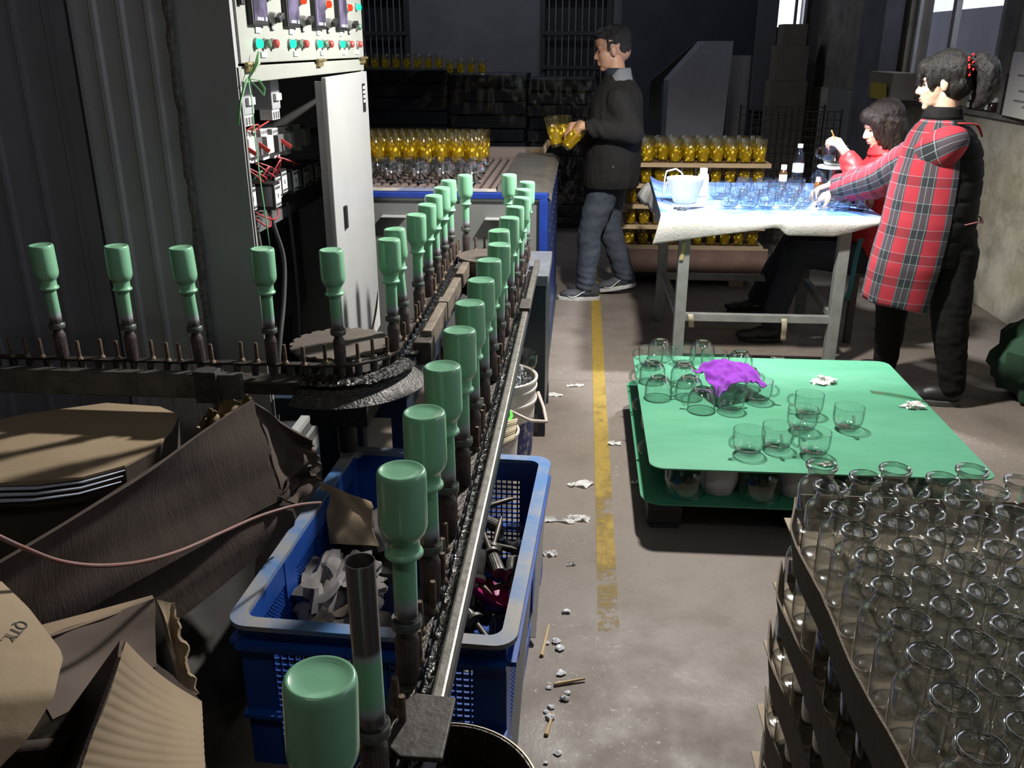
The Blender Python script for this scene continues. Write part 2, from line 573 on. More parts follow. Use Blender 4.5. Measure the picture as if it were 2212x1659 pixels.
BARM = M('window_bar_frame', (0.03, 0.03, 0.032), 0.6)
BARL = M('window_bar', (0.20, 0.20, 0.21), 0.5, 0.3)
barred_window(4, -2.80, -2.08, 1.1, 2.14)
barred_window(5, -0.50, 0.26, 1.1, 2.13)
w6 = bpy.data.objects.new('window_6', None); COL.objects.link(w6); struct(w6)
mb = MB(); mb.box(2.07, 2.12, 10.96, 11.06, 1.0, 3.0); mb.box(2.43, 2.46, 10.96, 11.06, 1.0, 3.0); mb.box(2.33, 2.36, 10.99, 11.03, 1.78, 3.0)
mb.build('window_frame', ALU, w6)
MB().box(2.12, 2.43, 11.01, 11.014, 1.78, 3.0).build('pane', PANE, w6)

# the neighbouring building outside the windows
OUT = M('outside_slate', (0.085, 0.085, 0.10), 0.9, 0, (0.06, 0.06, 0.07), 2)
struct(MB().box(4.6, 4.9, 2, 18.0, -0.1, 2.0).build('wall_neighbour', OUT))

# partition of ribbed sheet panels on the left, seen from behind
PANEL_L = M('ribbed_panel_grey', (0.40, 0.40, 0.43), 0.6, 0.1, (0.34, 0.34, 0.365), 4)
PANEL_D = M('ribbed_panel_dark', (0.27, 0.27, 0.32), 0.7, 0.1, (0.23, 0.23, 0.275), 4)


def ribbed(name, x0, x1, y, ribs, m, parent):
    pts = [(x0, 0.0)]
    for r in sorted(ribs):
        pts += [(r - 0.014, 0), (r - 0.006, -0.009), (r + 0.006, -0.009), (r + 0.014, 0)]
    pts.append((x1, 0.0))
    poly = [(px, y + py) for px, py in pts] + [(x1, y + 0.04), (x0, y + 0.04)]
    return MB().prism(poly, 0, 4.5).build(name, m, parent)


wp = bpy.data.objects.new('wall_partition', None); COL.objects.link(wp); struct(wp)
ribbed('panel', -1.437, -1.17, 2.60, [-1.385, -1.305, -1.225], PANEL_L, wp)
ribbed('panel', -3.6, -1.50, 2.66, [-1.56, -1.66, -1.78, -1.92, -2.06, -2.2, -2.4], PANEL_D, wp)
MB().box(-1.449, -1.437, 2.585, 2.64, 0, 4.5).build('panel_edge', M('panel_edge_white', (0.30, 0.30, 0.32), 0.6), wp)
mb = MB()
random.seed(3)
pts = []
for k in range(90):
    z = 0.2 + k * 0.03
    pts.append((-1.166 + random.uniform(-0.003, 0.003), 2.597 + random.uniform(-0.002, 0.002), z))
mb.tube(pts, [random.uniform(0.008, 0.014) for _ in pts], 7)
mb.build('foam_seal', M('foam_seal', (0.17, 0.16, 0.155), 0.9, 0, (0.07, 0.065, 0.06), 60, bump=0.8, bscale=140), wp)

# ================================================================ chain conveyor
XR, XL, YF = -0.225, -0.535, 2.30          # right-hand run, left-hand run, run along the partition
CF = Vector((-0.38, 3.68)); RF = 0.155      # far wheel
CN = Vector((-0.705, 2.47)); RN = 0.17      # near wheel


def path(s):
    """point and heading on the chain's centre line, s metres from its start"""
    L1 = 3.68 - 0.20
    if s < L1: return Vector((XR, 0.20 + s)), PI / 2
    s -= L1
    if s < PI * RF:
        a = s / RF
        return CF + RF * Vector((math.cos(a), math.sin(a))), PI / 2 + a
    s -= PI * RF
    L3 = 3.68 - 2.47
    if s < L3: return Vector((XL, 3.68 - s)), -PI / 2
    s -= L3
    if s < PI / 2 * RN:
        a = -s / RN
        return CN + RN * Vector((math.cos(a), math.sin(a))), -PI / 2 + a
    s -= PI / 2 * RN
    return Vector((CN.x - s, YF)), PI


PITCH = 0.0508
conv = thing('chain_conveyor', 'grimy steel chain conveyor carrying green bottles on spindles', 'conveyor')
link_mb = MB()
out = []
for k in range(7):
    a = -PI / 2 + PI * k / 6
    out.append((0.026 + 0.013 * math.cos(a), 0.013 * math.sin(a)))
for k in range(7):
    a = PI / 2 + PI * k / 6
    out.append((-0.026 + 0.013 * math.cos(a), 0.013 * math.sin(a)))
link_mb.prism(out, 0.738, 0.744)
link_me = link_mb.mesh('link'); link_me.materials.append(M('chain_plate', (0.10, 0.085, 0.075), 0.45, 0.6, (0.035, 0.028, 0.025), 60, bump=0.5, bscale=150))
rol_me = MB().lathe([(0.011, 0.706), (0.011, 0.737)], 12, None, True, True).mesh('roller', 40); rol_me.materials.append(M('chain_roller', (0.13, 0.125, 0.12), 0.3, 0.8))
pin_me = MB().lathe([(0.010, 0.744), (0.008, 0.750), (0.0056, 0.752), (0.0052, 0.797), (0.0044, 0.7995)], 10, None, False, True).mesh('pin', 40)
pin_me.materials.append(M('rusty_pin', (0.17, 0.125, 0.09), 0.65, 0.4, (0.08, 0.05, 0.036), 90))
SP_R = [0.60, 0.803] + [1.006 + 0.1997 * i for i in range(14)]
SPIN = [(XR, y) for y in SP_R] + [(-0.308, 3.818), (-0.494, 3.786)] + [(XL, y) for y in (3.62, 3.43, 3.235, 3.04, 2.84, 2.60)] + [(-0.538, 2.44)] + \
    [(x, YF) for x in (-0.661, -0.858, -1.068, -1.266, -1.473, -1.68)]
L1_, L2_, L3_, L4_ = 3.68 - 0.20, PI * RF, 3.68 - 2.47, PI / 2 * RN
TAB = [(k * 0.002, path(k * 0.002)[0]) for k in range(3500)]
SS = sorted(min(TAB, key=lambda t: (t[1] - Vector(c)).length)[0] for c in SPIN)
stations = [(SS[0] - PITCH * j, j % 4 != 0) for j in (4, 3, 2, 1) if SS[0] - PITCH * j > 0]
for i in range(len(SS) - 1):
    for j in range(4): stations.append((SS[i] + (SS[i + 1] - SS[i]) * j / 4, j != 0))
for j in range(5): stations.append((SS[-1] + PITCH * j, j % 4 != 0))
for k, (s, has_pin) in enumerate(stations):
    p, h = path(s)
    if k + 1 < len(stations):
        mid, hm = path((s + stations[k + 1][0]) / 2)
        link('link', link_me, conv, (mid.x, mid.y, -0.001 * (k % 2)), (0, 0, hm))
    link('roller', rol_me, conv, (p.x, p.y, 0))
    if has_pin: link('pin', pin_me, conv, (p.x, p.y, 0), (random.uniform(-.02, .02), random.uniform(-.02, .02), 0))

# rails, trough, wheels, frame
MB().box(-0.186, -0.167, 0.93, 2.86, 0.728, 0.754).build('guide_rail', RAIL, conv, bevel=0.004)
MB().box(-0.186, -0.165, 2.93, 3.62, 0.722, 0.752).build('guide_rail', RAIL, conv, bevel=0.004)
mb = MB(); mb.prism([(-0.222, 0.86), (-0.205, 0.845), (-0.152, 0.845), (-0.150, 0.955), (-0.205, 0.96), (-0.222, 0.94)], 0.752, 0.760)
mb.build('rail_bracket', IRON, conv, bevel=0.002)
MB().box(-0.198, -0.160, 2.84, 2.96, 0.752, 0.765).build('rail_bracket', IRON, conv, bevel=0.004)


def grease_strip(P, nu, nv, name):
    def Q(u, v):
        p = Vector(P(u, v))
        p.z += 0.006 * noise.noise(p * 60) + 0.004 * noise.noise(p * 140)
        return p
    return MB().sheet(Q, nu, nv).build(name, GREASE, conv, smooth=180)


grease_strip(lambda u, v: (-0.210 + 0.026 * v, 0.3 + 3.35 * u, 0.716), 260, 4, 'grease_trough')
grease_strip(lambda u, v: (-0.520 + 0.040 * v, 2.50 + 1.1 * u, 0.712), 100, 5, 'grease_trough')
MB().box(-0.262, -0.188, 0.2, 3.66, 0.60, 0.696).build('beam', NAVY, conv)
MB().box(-0.575, -0.490, 2.50, 3.66, 0.60, 0.696).build('beam', NAVY, conv)
# inner rail of the left-hand run: short pieces with plates between
TAN = M('dusty_steel', (0.20, 0.165, 0.13), 0.6, 0.3, (0.11, 0.085, 0.07), 30, bump=0.2, bscale=120)
MB().box(-0.482, -0.452, 2.60, 2.93, 0.69, 0.754).build('guide_rail', TAN, conv, bevel=0.004)
MB().box(-0.482, -0.452, 2.97, 3.30, 0.69, 0.750).build('guide_rail', TAN, conv, bevel=0.004)
MB().box(-0.484, -0.448, 2.925, 2.985, 0.69, 0.758).build('rail_bracket', TAN, conv, bevel=0.003)
MB().box(-0.482, -0.452, 3.36, 3.56, 0.69, 0.750).build('guide_rail', TAN, conv, bevel=0.004)
MB().box(-0.500, -0.445, 2.54, 2.62, 0.66, 0.735).build('rail_bracket', IRON, conv, bevel=0.006)
# run along the partition
MB().box(-1.90, -0.93, 2.232, 2.262, 0.655, 0.728).build('guide_rail', M('dull_steel_rail', (0.155, 0.15, 0.14), 0.5, 0.6, (0.08, 0.075, 0.07), 20), conv, bevel=0.004)
MB().box(-1.06, -0.995, 2.222, 2.272, 0.645, 0.738).build('rail_bracket', IRON, conv, bevel=0.004)
MB().box(-1.90, -0.70, 2.265, 2.345, 0.660, 0.694).build('beam', IRON, conv)
# near wheel: dusty disc with teeth, apron round it, greasy channel
DISC = M('dusty_disc', (0.125, 0.105, 0.088), 0.75, 0.2, (0.075, 0.06, 0.05), 10)
mb = MB(); poly = []
for k in range(120):
    a = 2 * PI * k / 120
    r = 0.150 - (0.010 if (k % 6) < 2 else 0)
    poly.append((CN.x + r * math.cos(a), CN.y + r * math.sin(a)))
mb.prism(poly, 0.744, 0.752); mb.build('chain_wheel', DISC, conv)
MB().lathe([(0.03, 0.4), (0.03, 0.744)], 16, Matrix.Translation((CN.x, CN.y, 0)), True, True).build('wheel_shaft', IRON, conv, smooth=40)
mb = MB(); poly = [(CF.x + 0.135 * math.cos(2 * PI * k / 60), CF.y + 0.135 * math.sin(2 * PI * k / 60)) for k in range(60)]
mb.prism(poly, 0.744, 0.752); mb.build('chain_wheel', DISC, conv)
mb = MB(); poly = [(CF.x + 0.12 * math.cos(2 * PI * k / 40), CF.y - 0.02 + 0.12 * math.sin(2 * PI * k / 40)) for k in range(40)]
mb.prism(poly, 0.60, 0.742); mb.build('wheel_housing', IRON, conv)


def apron(u, v):
    a = -PI * 0.62 + PI * 0.64 * u
    r = 0.185 + 0.075 * v
    z = 0.705 - 0.065 * v ** 0.8
    p = Vector((CN.x + r * math.cos(a), CN.y + r * math.sin(a), z))
    return p


MB().sheet(apron, 48, 8, 0.004).build('apron', M('blackened_apron', (0.05, 0.047, 0.045), 0.4, 0.5, (0.16, 0.15, 0.14), 40, (0.55, 0.75), bump=0.5, bscale=130), conv, smooth=60)
grease_strip(lambda u, v: (CN.x + (0.178 + 0.05 * v) * math.cos(-PI * 0.6 + PI * 0.6 * u), CN.y + (0.178 + 0.05 * v) * math.sin(-PI * 0.6 + PI * 0.6 * u), 0.712 - 0.014 * v), 90, 6, 'grease_channel')
# navy frame
mb = MB()
mb.box(-0.985, -0.545, 2.62, 2.67, 0.445, 0.505); mb.box(-0.60, -0.545, 2.67, 3.5, 0.445, 0.505)
mb.build('cross_frame', NAVY, conv, bevel=0.003)
MB().box(-0.600, -0.545, 2.62, 2.67, 0, 0.445).build('leg', NAVY, conv, bevel=0.003)
MB().box(-0.745, -0.695, 2.62, 2.67, 0, 0.445).build('leg', NAVY, conv, bevel=0.003)
MB().box(-0.860, -0.790, 2.66, 2.72, 0, 0.445).build('leg', NAVY, conv, bevel=0.003)
MB().box(-0.600, -0.545, 2.62, 2.67, 0.505, 0.60).build('upright', NAVY, conv, bevel=0.003)
MB().box(-0.80, -0.62, 2.40, 2.66, 0.505, 0.64).build('gear_box', IRON, conv, bevel=0.01)
MB().box(-0.610, -0.550, 3.30, 3.36, 0, 0.60).build('leg', NAVY, conv, bevel=0.003)
MB().box(-0.46, -0.40, 3.44, 3.50, 0, 0.60).build('leg', NAVY, conv, bevel=0.003)
MB().box(-0.262, -0.20, 0.52, 0.58, 0, 0.60).build('leg', NAVY, conv, bevel=0.003)
# drive bench at the far end
MB().box(-0.225, -0.132, 3.50, 3.94, 0.10, 0.672).build('drive_cover', M('slate_cover', (0.025, 0.04, 0.055), 0.4, 0.2, (0.035, 0.05, 0.06), 8), conv, bevel=0.004)
MB().box(-0.232, -0.124, 3.49, 3.95, 0.672, 0.715).build('drive_top', M('pale_steel_top', (0.32, 0.34, 0.38), 0.4, 0.6, (0.22, 0.23, 0.26), 12), conv, bevel=0.004)
MB().box(-0.160, -0.130, 3.50, 3.54, 0, 0.10).build('leg', NAVY, conv)
MB().box(-0.160, -0.130, 3.88, 3.92, 0, 0.10).build('leg', NAVY, conv)


# ---------------------------------------------------------------- spindles and bottles
def spray_tube_material(name, z0, z1, z2=None, z3=None):
    """steel tube with over-sprayed green paint that fades out towards the holder"""
    m, nt, out = _nt(name)
    b = _n(nt, 'ShaderNodeBsdfPrincipled')
    tc = _n(nt, 'ShaderNodeTexCoord')
    sx = _n(nt, 'ShaderNodeSeparateXYZ'); nt.links.new(tc.outputs['Object'], sx.inputs[0])
    mr = _n(nt, 'ShaderNodeMapRange'); mr.inputs['From Min'].default_value = z0; mr.inputs['From Max'].default_value = z1
    nt.links.new(sx.outputs['Z'], mr.inputs[0])
    fac = mr.outputs[0]
    if z2:
        m2 = _n(nt, 'ShaderNodeMapRange'); m2.inputs['From Min'].default_value = z3; m2.inputs['From Max'].default_value = z2
        nt.links.new(sx.outputs['Z'], m2.inputs[0])
        mm = _n(nt, 'ShaderNodeMath', operation='MULTIPLY'); nt.links.new(fac, mm.inputs[0]); nt.links.new(m2.outputs[0], mm.inputs[1])
        fac = mm.outputs[0]
    c = ramp(nt, fac, [(0.0, (0.20, 0.185, 0.20)), (0.35, (0.33, 0.35, 0.39)), (0.8, (0.20, 0.44, 0.29)), (1.0, (0.21, 0.47, 0.29))])
    nt.links.new(c, b.inputs['Base Color'])
    me = ramp(nt, fac, [(0.0, (0.8, 0.8, 0.8)), (0.4, (0, 0, 0))])
    nt.links.new(me, b.inputs['Metallic'])
    ro = ramp(nt, fac, [(0.0, (0.28, 0.28, 0.28)), (0.3, (0.6, 0.6, 0.6)), (1.0, (0.3, 0.3, 0.3))])
    nt.links.new(ro, b.inputs['Roughness'])
    nt.links.new(b.outputs[0], out.inputs[0])
    return m


TUBEM = spray_tube_material('oversprayed_tube', 0.857, 0.895)
TUBEB = spray_tube_material('bare_tube', 0.862, 0.890, 0.935, 0.955)
HOLD = M('knurled_holder', (0.085, 0.064, 0.066), 0.45, 0.5, (0.14, 0.11, 0.108), 40, bump=0.2, bscale=150)
HOLDR = M('holder_ring', (0.10, 0.085, 0.09), 0.4, 0.5, (0.16, 0.22, 0.18), 25)
GREEN = M('green_enamel', (0.225, 0.50, 0.31), 0.22, 0, (0.24, 0.52, 0.33), 30, coat=0.35, spec=0.5)

hold_me = MB().lathe([(0.0155, 0.746), (0.0165, 0.752), (0.0168, 0.786), (0.0168, 0.800), (0.0172, 0.803), (0.0172, 0.812), (0.012, 0.824), (0.0105, 0.832)], 44, None, True, False, 0.05).mesh('holder', 30)
hold_me.materials.append(HOLD)
ring_me = MB().lathe([(0.011, 0.831), (0.0205, 0.833), (0.0215, 0.836), (0.0215, 0.846), (0.0200, 0.848), (0.0165, 0.845)], 32).mesh('ring', 40)
ring_me.materials.append(HOLDR)
tube_me = MB().lathe([(0.0163, 0.840), (0.0163, 0.950), (0.0160, 0.952)], 28).mesh('tube', 60); tube_me.materials.append(TUBEM)
tubel_me = MB().lathe([(0.0163, 0.840), (0.0163, 1.066), (0.0150, 1.066), (0.0150, 1.045)], 32).mesh('tube', 60); tubel_me.materials.append(TUBEB)
plug_me = MB().lathe([(0.0148, 1.044), (0.009, 1.052), (0.0, 1.054)], 24).mesh('plug', 60); plug_me.materials.append(M('sandy_plug', (0.26, 0.235, 0.21), 0.9, 0, (0.16, 0.14, 0.12), 60, bump=0.5))
BP = [(0.0, 1.0690), (0.014, 1.0685), (0.0235, 1.0693), (0.0270, 1.0712), (0.0290, 1.0718), (0.0308, 1.0705), (0.0320, 1.0675), (0.0325, 1.062), (0.0325, 1.008), (0.0325, 0.996),
      (0.0320, 0.990), (0.0300, 0.983), (0.0265, 0.977), (0.0232, 0.9735), (0.0222, 0.971), (0.0218, 0.966), (0.0218, 0.956), (0.0228, 0.9545), (0.0250, 0.9530), (0.0260, 0.9505),
      (0.0258, 0.9480), (0.0240, 0.9462), (0.0210, 0.9455), (0.0166, 0.9460)]
bot_me = MB().lathe(BP, 44).mesh('green_bottle', 60); bot_me.materials.append(GREEN)


def bottle_name(i):
    n = len(SP_R)
    if i == 0: return 'largest green bottle at the bottom edge of the picture', 'spindle holding the nearest green bottle'
    if i == 1: return None, 'bare steel spindle tube with a green sprayed band and no bottle'
    if i < n: 
        k = i - 1
        return '%s green bottle behind the bare tube in the right-hand row' % ORD[k - 1], 'spindle under the %s green bottle behind the bare tube' % ORD[k - 1]
    if i < n + 2: 
        w = ['right', 'middle'][i - n]
        return 'green bottle at the %s of the far chain bend' % w, 'spindle under the bottle at the %s of the far bend' % w
    if i < n + 9:
        k = i - n - 2
        return '%s green bottle from the far bend in the left-hand row' % ORD[k], 'spindle under the %s bottle from the far bend, left row' % ORD[k]
    k = i - n - 9
    return '%s green bottle left of the near chain bend before the wall' % ORD[k], 'spindle under the %s bottle left of the near bend' % ORD[k]


random.seed(21)
lean = {27: (0.02, -0.035), 28: (0.0, 0.01), 0: (-0.03, 0.035), 23: (0.0, -0.06), 10: (0.02, -0.05), 12: (-0.05, 0.0), 13: (-0.04, 0.03), 16: (0.02, 0.0)}
for i, (x, y) in enumerate(SPIN):
    bl, sl = bottle_name(i)
    tx, ty = lean.get(i, (random.uniform(-0.018, 0.018), random.uniform(-0.02, 0.02)))
    # lean about the chain height
    Mx = Matrix.Translation((x, y, 0.75)) @ Matrix.Rotation(tx, 4, 'X') @ Matrix.Rotation(ty, 4, 'Y') @ Matrix.Translation((0, 0, -0.75))
    t = thing('spindle', sl, 'spindle', group='spindles standing on the conveyor chain')
    t.matrix_world = Mx
    link('holder', hold_me, t); link('ring', ring_me, t)
    if i == 1:
        link('tube', tubel_me, t); link('plug', plug_me, t)
    else:
        link('tube', tube_me, t)
        b = link('green_bottle', bot_me); b.matrix_world = Mx
        tag(b, bl, 'bottle', 'green sprayed bottles upside down on the conveyor')

# ================================================================ control cabinet
CREAM = M('cream_enamel', (0.30, 0.31, 0.28), 0.45, 0, (0.275, 0.285, 0.26), 5)
CABW = M('cabinet_white', (0.37, 0.378, 0.375), 0.4, 0, (0.34, 0.348, 0.345), 4)
CABG = M('cabinet_side_grey', (0.32, 0.322, 0.33), 0.55, 0, (0.28, 0.281, 0.29), 5)
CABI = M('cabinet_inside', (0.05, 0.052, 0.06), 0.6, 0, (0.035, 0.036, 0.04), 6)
BRASS = M('brass_hinge', (0.42, 0.34, 0.16), 0.4, 0.7, (0.22, 0.17, 0.09), 50)
CHROME = M('lamp_bezel', (0.30, 0.31, 0.30), 0.35, 0.5)
FX = -1.0
cab = thing('control_cabinet', 'tall pale control cabinet with open wiring bay beside the ribbed wall', 'cabinet', (0, 0, 0))
MB().box(-1.46, FX, 2.63, 2.65, 0.10, 2.25).build('side_panel', CABG, cab)
MB().box(-1.46, FX - 0.02, 4.19, 4.21, 0.10, 2.25).build('side_panel', CABG, cab)
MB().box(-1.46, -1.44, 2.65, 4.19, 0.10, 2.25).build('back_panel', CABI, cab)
MB().box(-1.44, FX - 0.02, 2.65, 4.19, 2.23, 2.25).build('top_panel', CABG, cab)
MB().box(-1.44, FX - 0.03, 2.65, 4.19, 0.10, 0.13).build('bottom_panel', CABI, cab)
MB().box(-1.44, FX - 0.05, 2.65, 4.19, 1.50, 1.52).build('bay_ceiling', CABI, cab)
MB().box(-1.45, FX - 0.03, 2.64, 4.20, 0.0, 0.10).build('plinth', NAVY, cab)
mb = MB(); mb.box(FX - 0.03, FX, 2.632, 2.665, 0.28, 1.525); mb.box(FX - 0.03, FX, 2.665, 4.20, 1.478, 1.525); mb.box(FX - 0.03, FX - 0.004, 4.165, 4.20, 0.28, 1.48)
mb.build('bay_frame', CREAM, cab, bevel=0.003)
MB().box(FX - 0.002, FX + 0.004, 2.640, 2.646, 0.28, 1.52).build('frame_seam', CABG, cab)
lv = MB().box(FX - 0.03, FX, 2.632, 3.60, 0.115, 0.28).build('louvre_panel', CABW, cab)
for r_ in range(2):
    for k in range(16):
        y = 2.90 + k * 0.017
        MB().box(FX - 0.002, FX + 0.0015, y, y + 0.006, 0.170 + 0.055 * r_, 0.205 + 0.055 * r_).build('slot', BLACK, lv)
cp = MB().box(FX - 0.025, FX + 0.004, 2.668, 4.195, 1.532, 2.23).build('control_panel', CREAM, cab, bevel=0.004)
MB().box(FX - 0.03, FX - 0.004, 2.632, 2.668, 1.532, 2.23).build('panel_jamb', CABG, cab)
for y in (2.70, 3.44, 4.13):
    h = MB(); h.box(FX, FX + 0.012, y, y + 0.06, 1.508, 1.53); h.cyl((FX + 0.012, y - 0.015, 1.530), (FX + 0.012, y + 0.09, 1.530), 0.006, seg=8)
    h.build('hinge', BRASS, cab)

GLOWG = EMIT('green_lamp_lit', (0.02, 1.0, 0.35), 2.2)
GLOWR = EMIT('red_lamp_lit', (1.0, 0.08, 0.03), 1.1)
GREENB = M('green_push', (0.10, 0.18, 0.13), 0.3, 0, coat=0.3)
REDB = M('red_push', (0.42, 0.06, 0.05), 0.3, 0, coat=0.3)
SCREEN = M('screen_glass', (0.05, 0.045, 0.07), 0.15, 0, (0.14, 0.12, 0.20), 6, (0.45, 0.6))
LABELM = M('label_card', (0.72, 0.72, 0.70), 0.6)


def xlathe(prof, y, z, x=FX + 0.004, seg=18):
    Mt = Matrix.Translation((x, y, z)) @ Matrix.Rotation(PI / 2, 4, 'Y')
    return MB().lathe(prof, seg, Mt, False, True)


def round_part(name, y, z, m, lit=False):
    xlathe([(0.0165, 0), (0.0165, 0.006), (0.0150, 0.008)], y, z).build('bezel', CHROME, cp, smooth=40)
    xlathe([(0.0135, 0.004), (0.0135, 0.020), (0.010, 0.024)], y, z).build(name, m, cp, smooth=40)


def small_label(y, z, w=0.05, h=0.016):
    c = MB().box(FX + 0.004, FX + 0.009, y - w / 2, y + w / 2, z - h / 2, z + h / 2).build('name_plate', LABELM, cp)
    t = MB()
    for k in range(3): t.box(FX + 0.0085, FX + 0.0096, y - w * 0.34 + k * w * 0.25, y - w * 0.34 + k * w * 0.25 + w * 0.17, z - h * 0.25, z + h * 0.25)
    return c


for k in range(4):
    y0 = 2.796 + 0.3273 * k
    round_part('indicator_lamp', y0, 1.587, GLOWG)
    round_part('push_button', y0 + 0.075, 1.587, GREENB)
    round_part('push_button', y0 + 0.150, 1.587, REDB)
    small_label(y0 + 0.064, 1.5555)
    small_label(y0 + 0.030, 1.6255, 0.045)
    MB().box(FX + 0.003, FX + 0.022, y0 - 0.045, y0 + 0.092, 1.638, 1.80).build('meter', BLACK, cp, bevel=0.004)
    MB().box(FX + 0.020, FX + 0.0235, y0 - 0.035, y0 + 0.082, 1.650, 1.79).build('screen', SCREEN, cp)
    d = MB()
    for j in range(3): d.box(FX + 0.022, FX + 0.0245, y0 - 0.012 + 0.019 * j, y0 + 0.002 + 0.019 * j, 1.652, 1.661)
    d.box(FX + 0.022, FX + 0.0245, y0 + 0.060, y0 + 0.072, 1.651, 1.662)
    dd = d.build('meter_print', LABELM, cp); dd['kind'] = 'stuff'
    xlathe([(0.019, 0), (0.019, 0.010), (0.016, 0.020)], y0 + 0.160, 1.662).build('selector_base', CHROME, cp, smooth=40)
    lever = MB(); lever.bar((FX + 0.030, y0 + 0.148, 1.656), (FX + 0.034, y0 + 0.188, 1.672), 0.020, 0.018); lever.build('selector_lever', BLACK, cp, bevel=0.003)
    MB().box(FX + 0.003, FX + 0.009, y0 + 0.148, y0 + 0.178, 1.626, 1.648).build('selector_tag', BLACK, cp)
    MB().box(FX + 0.008, FX + 0.0105, y0 + 0.156, y0 + 0.172, 1.629, 1.640).build('tag_print', LABELM, cp)
    round_part('indicator_lamp', y0 + 0.158, 1.729, GLOWR if k else REDB)
round_part('push_button', 4.076, 1.587, REDB)
round_part('push_button', 4.078, 1.658, GREENB)
round_part('indicator_lamp', 4.090, 1.737, GLOWG)
small_label(4.062, 1.5555)
MB().box(FX + 0.003, FX + 0.018, 2.682, 2.706, 1.69, 1.76).build('panel_lock', BLACK, cp, bevel=0.003)

# right-hand door, slightly ajar
dr = bpy.data.objects.new('door', None); COL.objects.link(dr); dr.parent = cab
dr.location = (FX + 0.012, 4.195, 0); dr.rotation_euler = (0, 0, R(3.6))
W = -0.875
dm = MB().box(-0.018, 0, W, 0, 0.28, 1.474).build('door_leaf', CABW, dr, bevel=0.004)
MB().box(-0.045, -0.018, W + 0.01, W + 0.03, 0.30, 1.46).build('door_fold', CABG, dr)
npl = MB().box(0, 0.003, -0.145, -0.085, 1.305, 1.425).build('name_plate', BLACK, dr)
pr = MB()
for i in range(4):
    for j in range(2): pr.box(0.0025, 0.0036, -0.137 + j * 0.026, -0.117 + j * 0.026, 1.345 + i * 0.019, 1.357 + i * 0.019)
pp = pr.build('plate_print', LABELM, dr); pp['kind'] = 'stuff'
MB().box(0, 0.012, W + 0.150, W + 0.185, 0.895, 0.985).build('door_handle', BLACK, dr, bevel=0.004)
mb = MB(); mb.sheet(lambda u, v: (0.003 + 0.012 * math.sin(u * PI) * v, -0.36 + 0.34 * u, 0.28 + (0.02 + 0.17 * u) * v), 10, 6)
mb.build('peeled_film', M('peeled_film', (0.75, 0.75, 0.73), 0.35), dr, smooth=180)

# wiring bay
BRK = M('breaker_grey', (0.62, 0.62, 0.60), 0.45)
BRKD = M('breaker_dark', (0.12, 0.12, 0.125), 0.45)
BLUEB = M('blue_toggle', (0.04, 0.10, 0.42), 0.4)
REDT = M('red_toggle', (0.50, 0.05, 0.045), 0.4)
WR = M('red_wire', (0.42, 0.045, 0.05), 0.4)
MB().box(-1.17, -1.155, 2.70, 4.15, 1.215, 1.255).build('mounting_rail', STEEL, cab)
MB().box(-1.17, -1.155, 2.70, 4.15, 1.055, 1.095).build('mounting_rail', STEEL, cab)
MB().box(-1.20, -1.13, 2.68, 4.15, 0.965, 1.005).build('cable_duct', BRKD, cab)
MB().box(-1.36, -1.35, 2.70, 4.15, 0.40, 0.95).build('mounting_plate', M('mounting_plate', (0.09, 0.095, 0.12), 0.5), cab)
for (y, z, kind) in ((2.83, 1.272, 'b'), (2.905, 1.262, 'r'), (2.975, 1.262, 'g'), (3.035, 1.258, 'r'), (3.15, 1.255, 'g'), (3.27, 1.248, 'r'), (3.40, 1.245, 'g'), (3.60, 1.24, 'g')):
    b = bpy.data.objects.new('breaker', None); COL.objects.link(b); b.parent = cab; b.location = (-1.155, y, z)
    MB().box(0, 0.055, -0.034, 0.034, -0.030, 0.030).build('case', BRK if kind != 'r' else BRKD, b, bevel=0.002)
    mb = MB(); mb.box(0, 0.035, -0.034, 0.034, 0.030, 0.052); mb.box(0, 0.035, -0.034, 0.034, -0.052, -0.030); mb.build('terminal_block', BRK, b, bevel=0.002)
    for k in range(4): MB().box(0.030, 0.0365, -0.028 + 0.016 * k, -0.020 + 0.016 * k, 0.036, 0.047).build('terminal', BRKD, b)
    if kind == 'b': MB().box(0.055, 0.066, -0.020, 0.024, -0.010, 0.004).build('toggle', BLUEB, b, bevel=0.002)
    if kind == 'r': MB().bar((0.05, 0.0, 0.012), (0.085, 0.012, -0.016), 0.014, 0.014).build('toggle', REDT, b, bevel=0.002)
for (y, z) in ((2.745, 1.425), (2.95, 1.42), (3.22, 1.42)):
    b = bpy.data.objects.new('relay', None); COL.objects.link(b); b.parent = cab; b.location = (-1.14, y, z)
    MB().box(-0.02, 0.05, -0.045, 0.045, -0.05, 0.06).build('case', M('relay_case', (0.30, 0.31, 0.33), 0.5), b, bevel=0.004)
    MB().box(0.05, 0.062, -0.030, 0.030, -0.020, 0.004).build('relay_face', BRK, b, bevel=0.002)
    MB().box(0.0, 0.045, -0.04, 0.04, -0.085, -0.05).build('comb', BRK, b)
    for k in range(3): MB().box(0.04, 0.047, -0.030 + 0.024 * k, -0.018 + 0.024 * k, -0.082, -0.058).build('slot', BRKD, b)
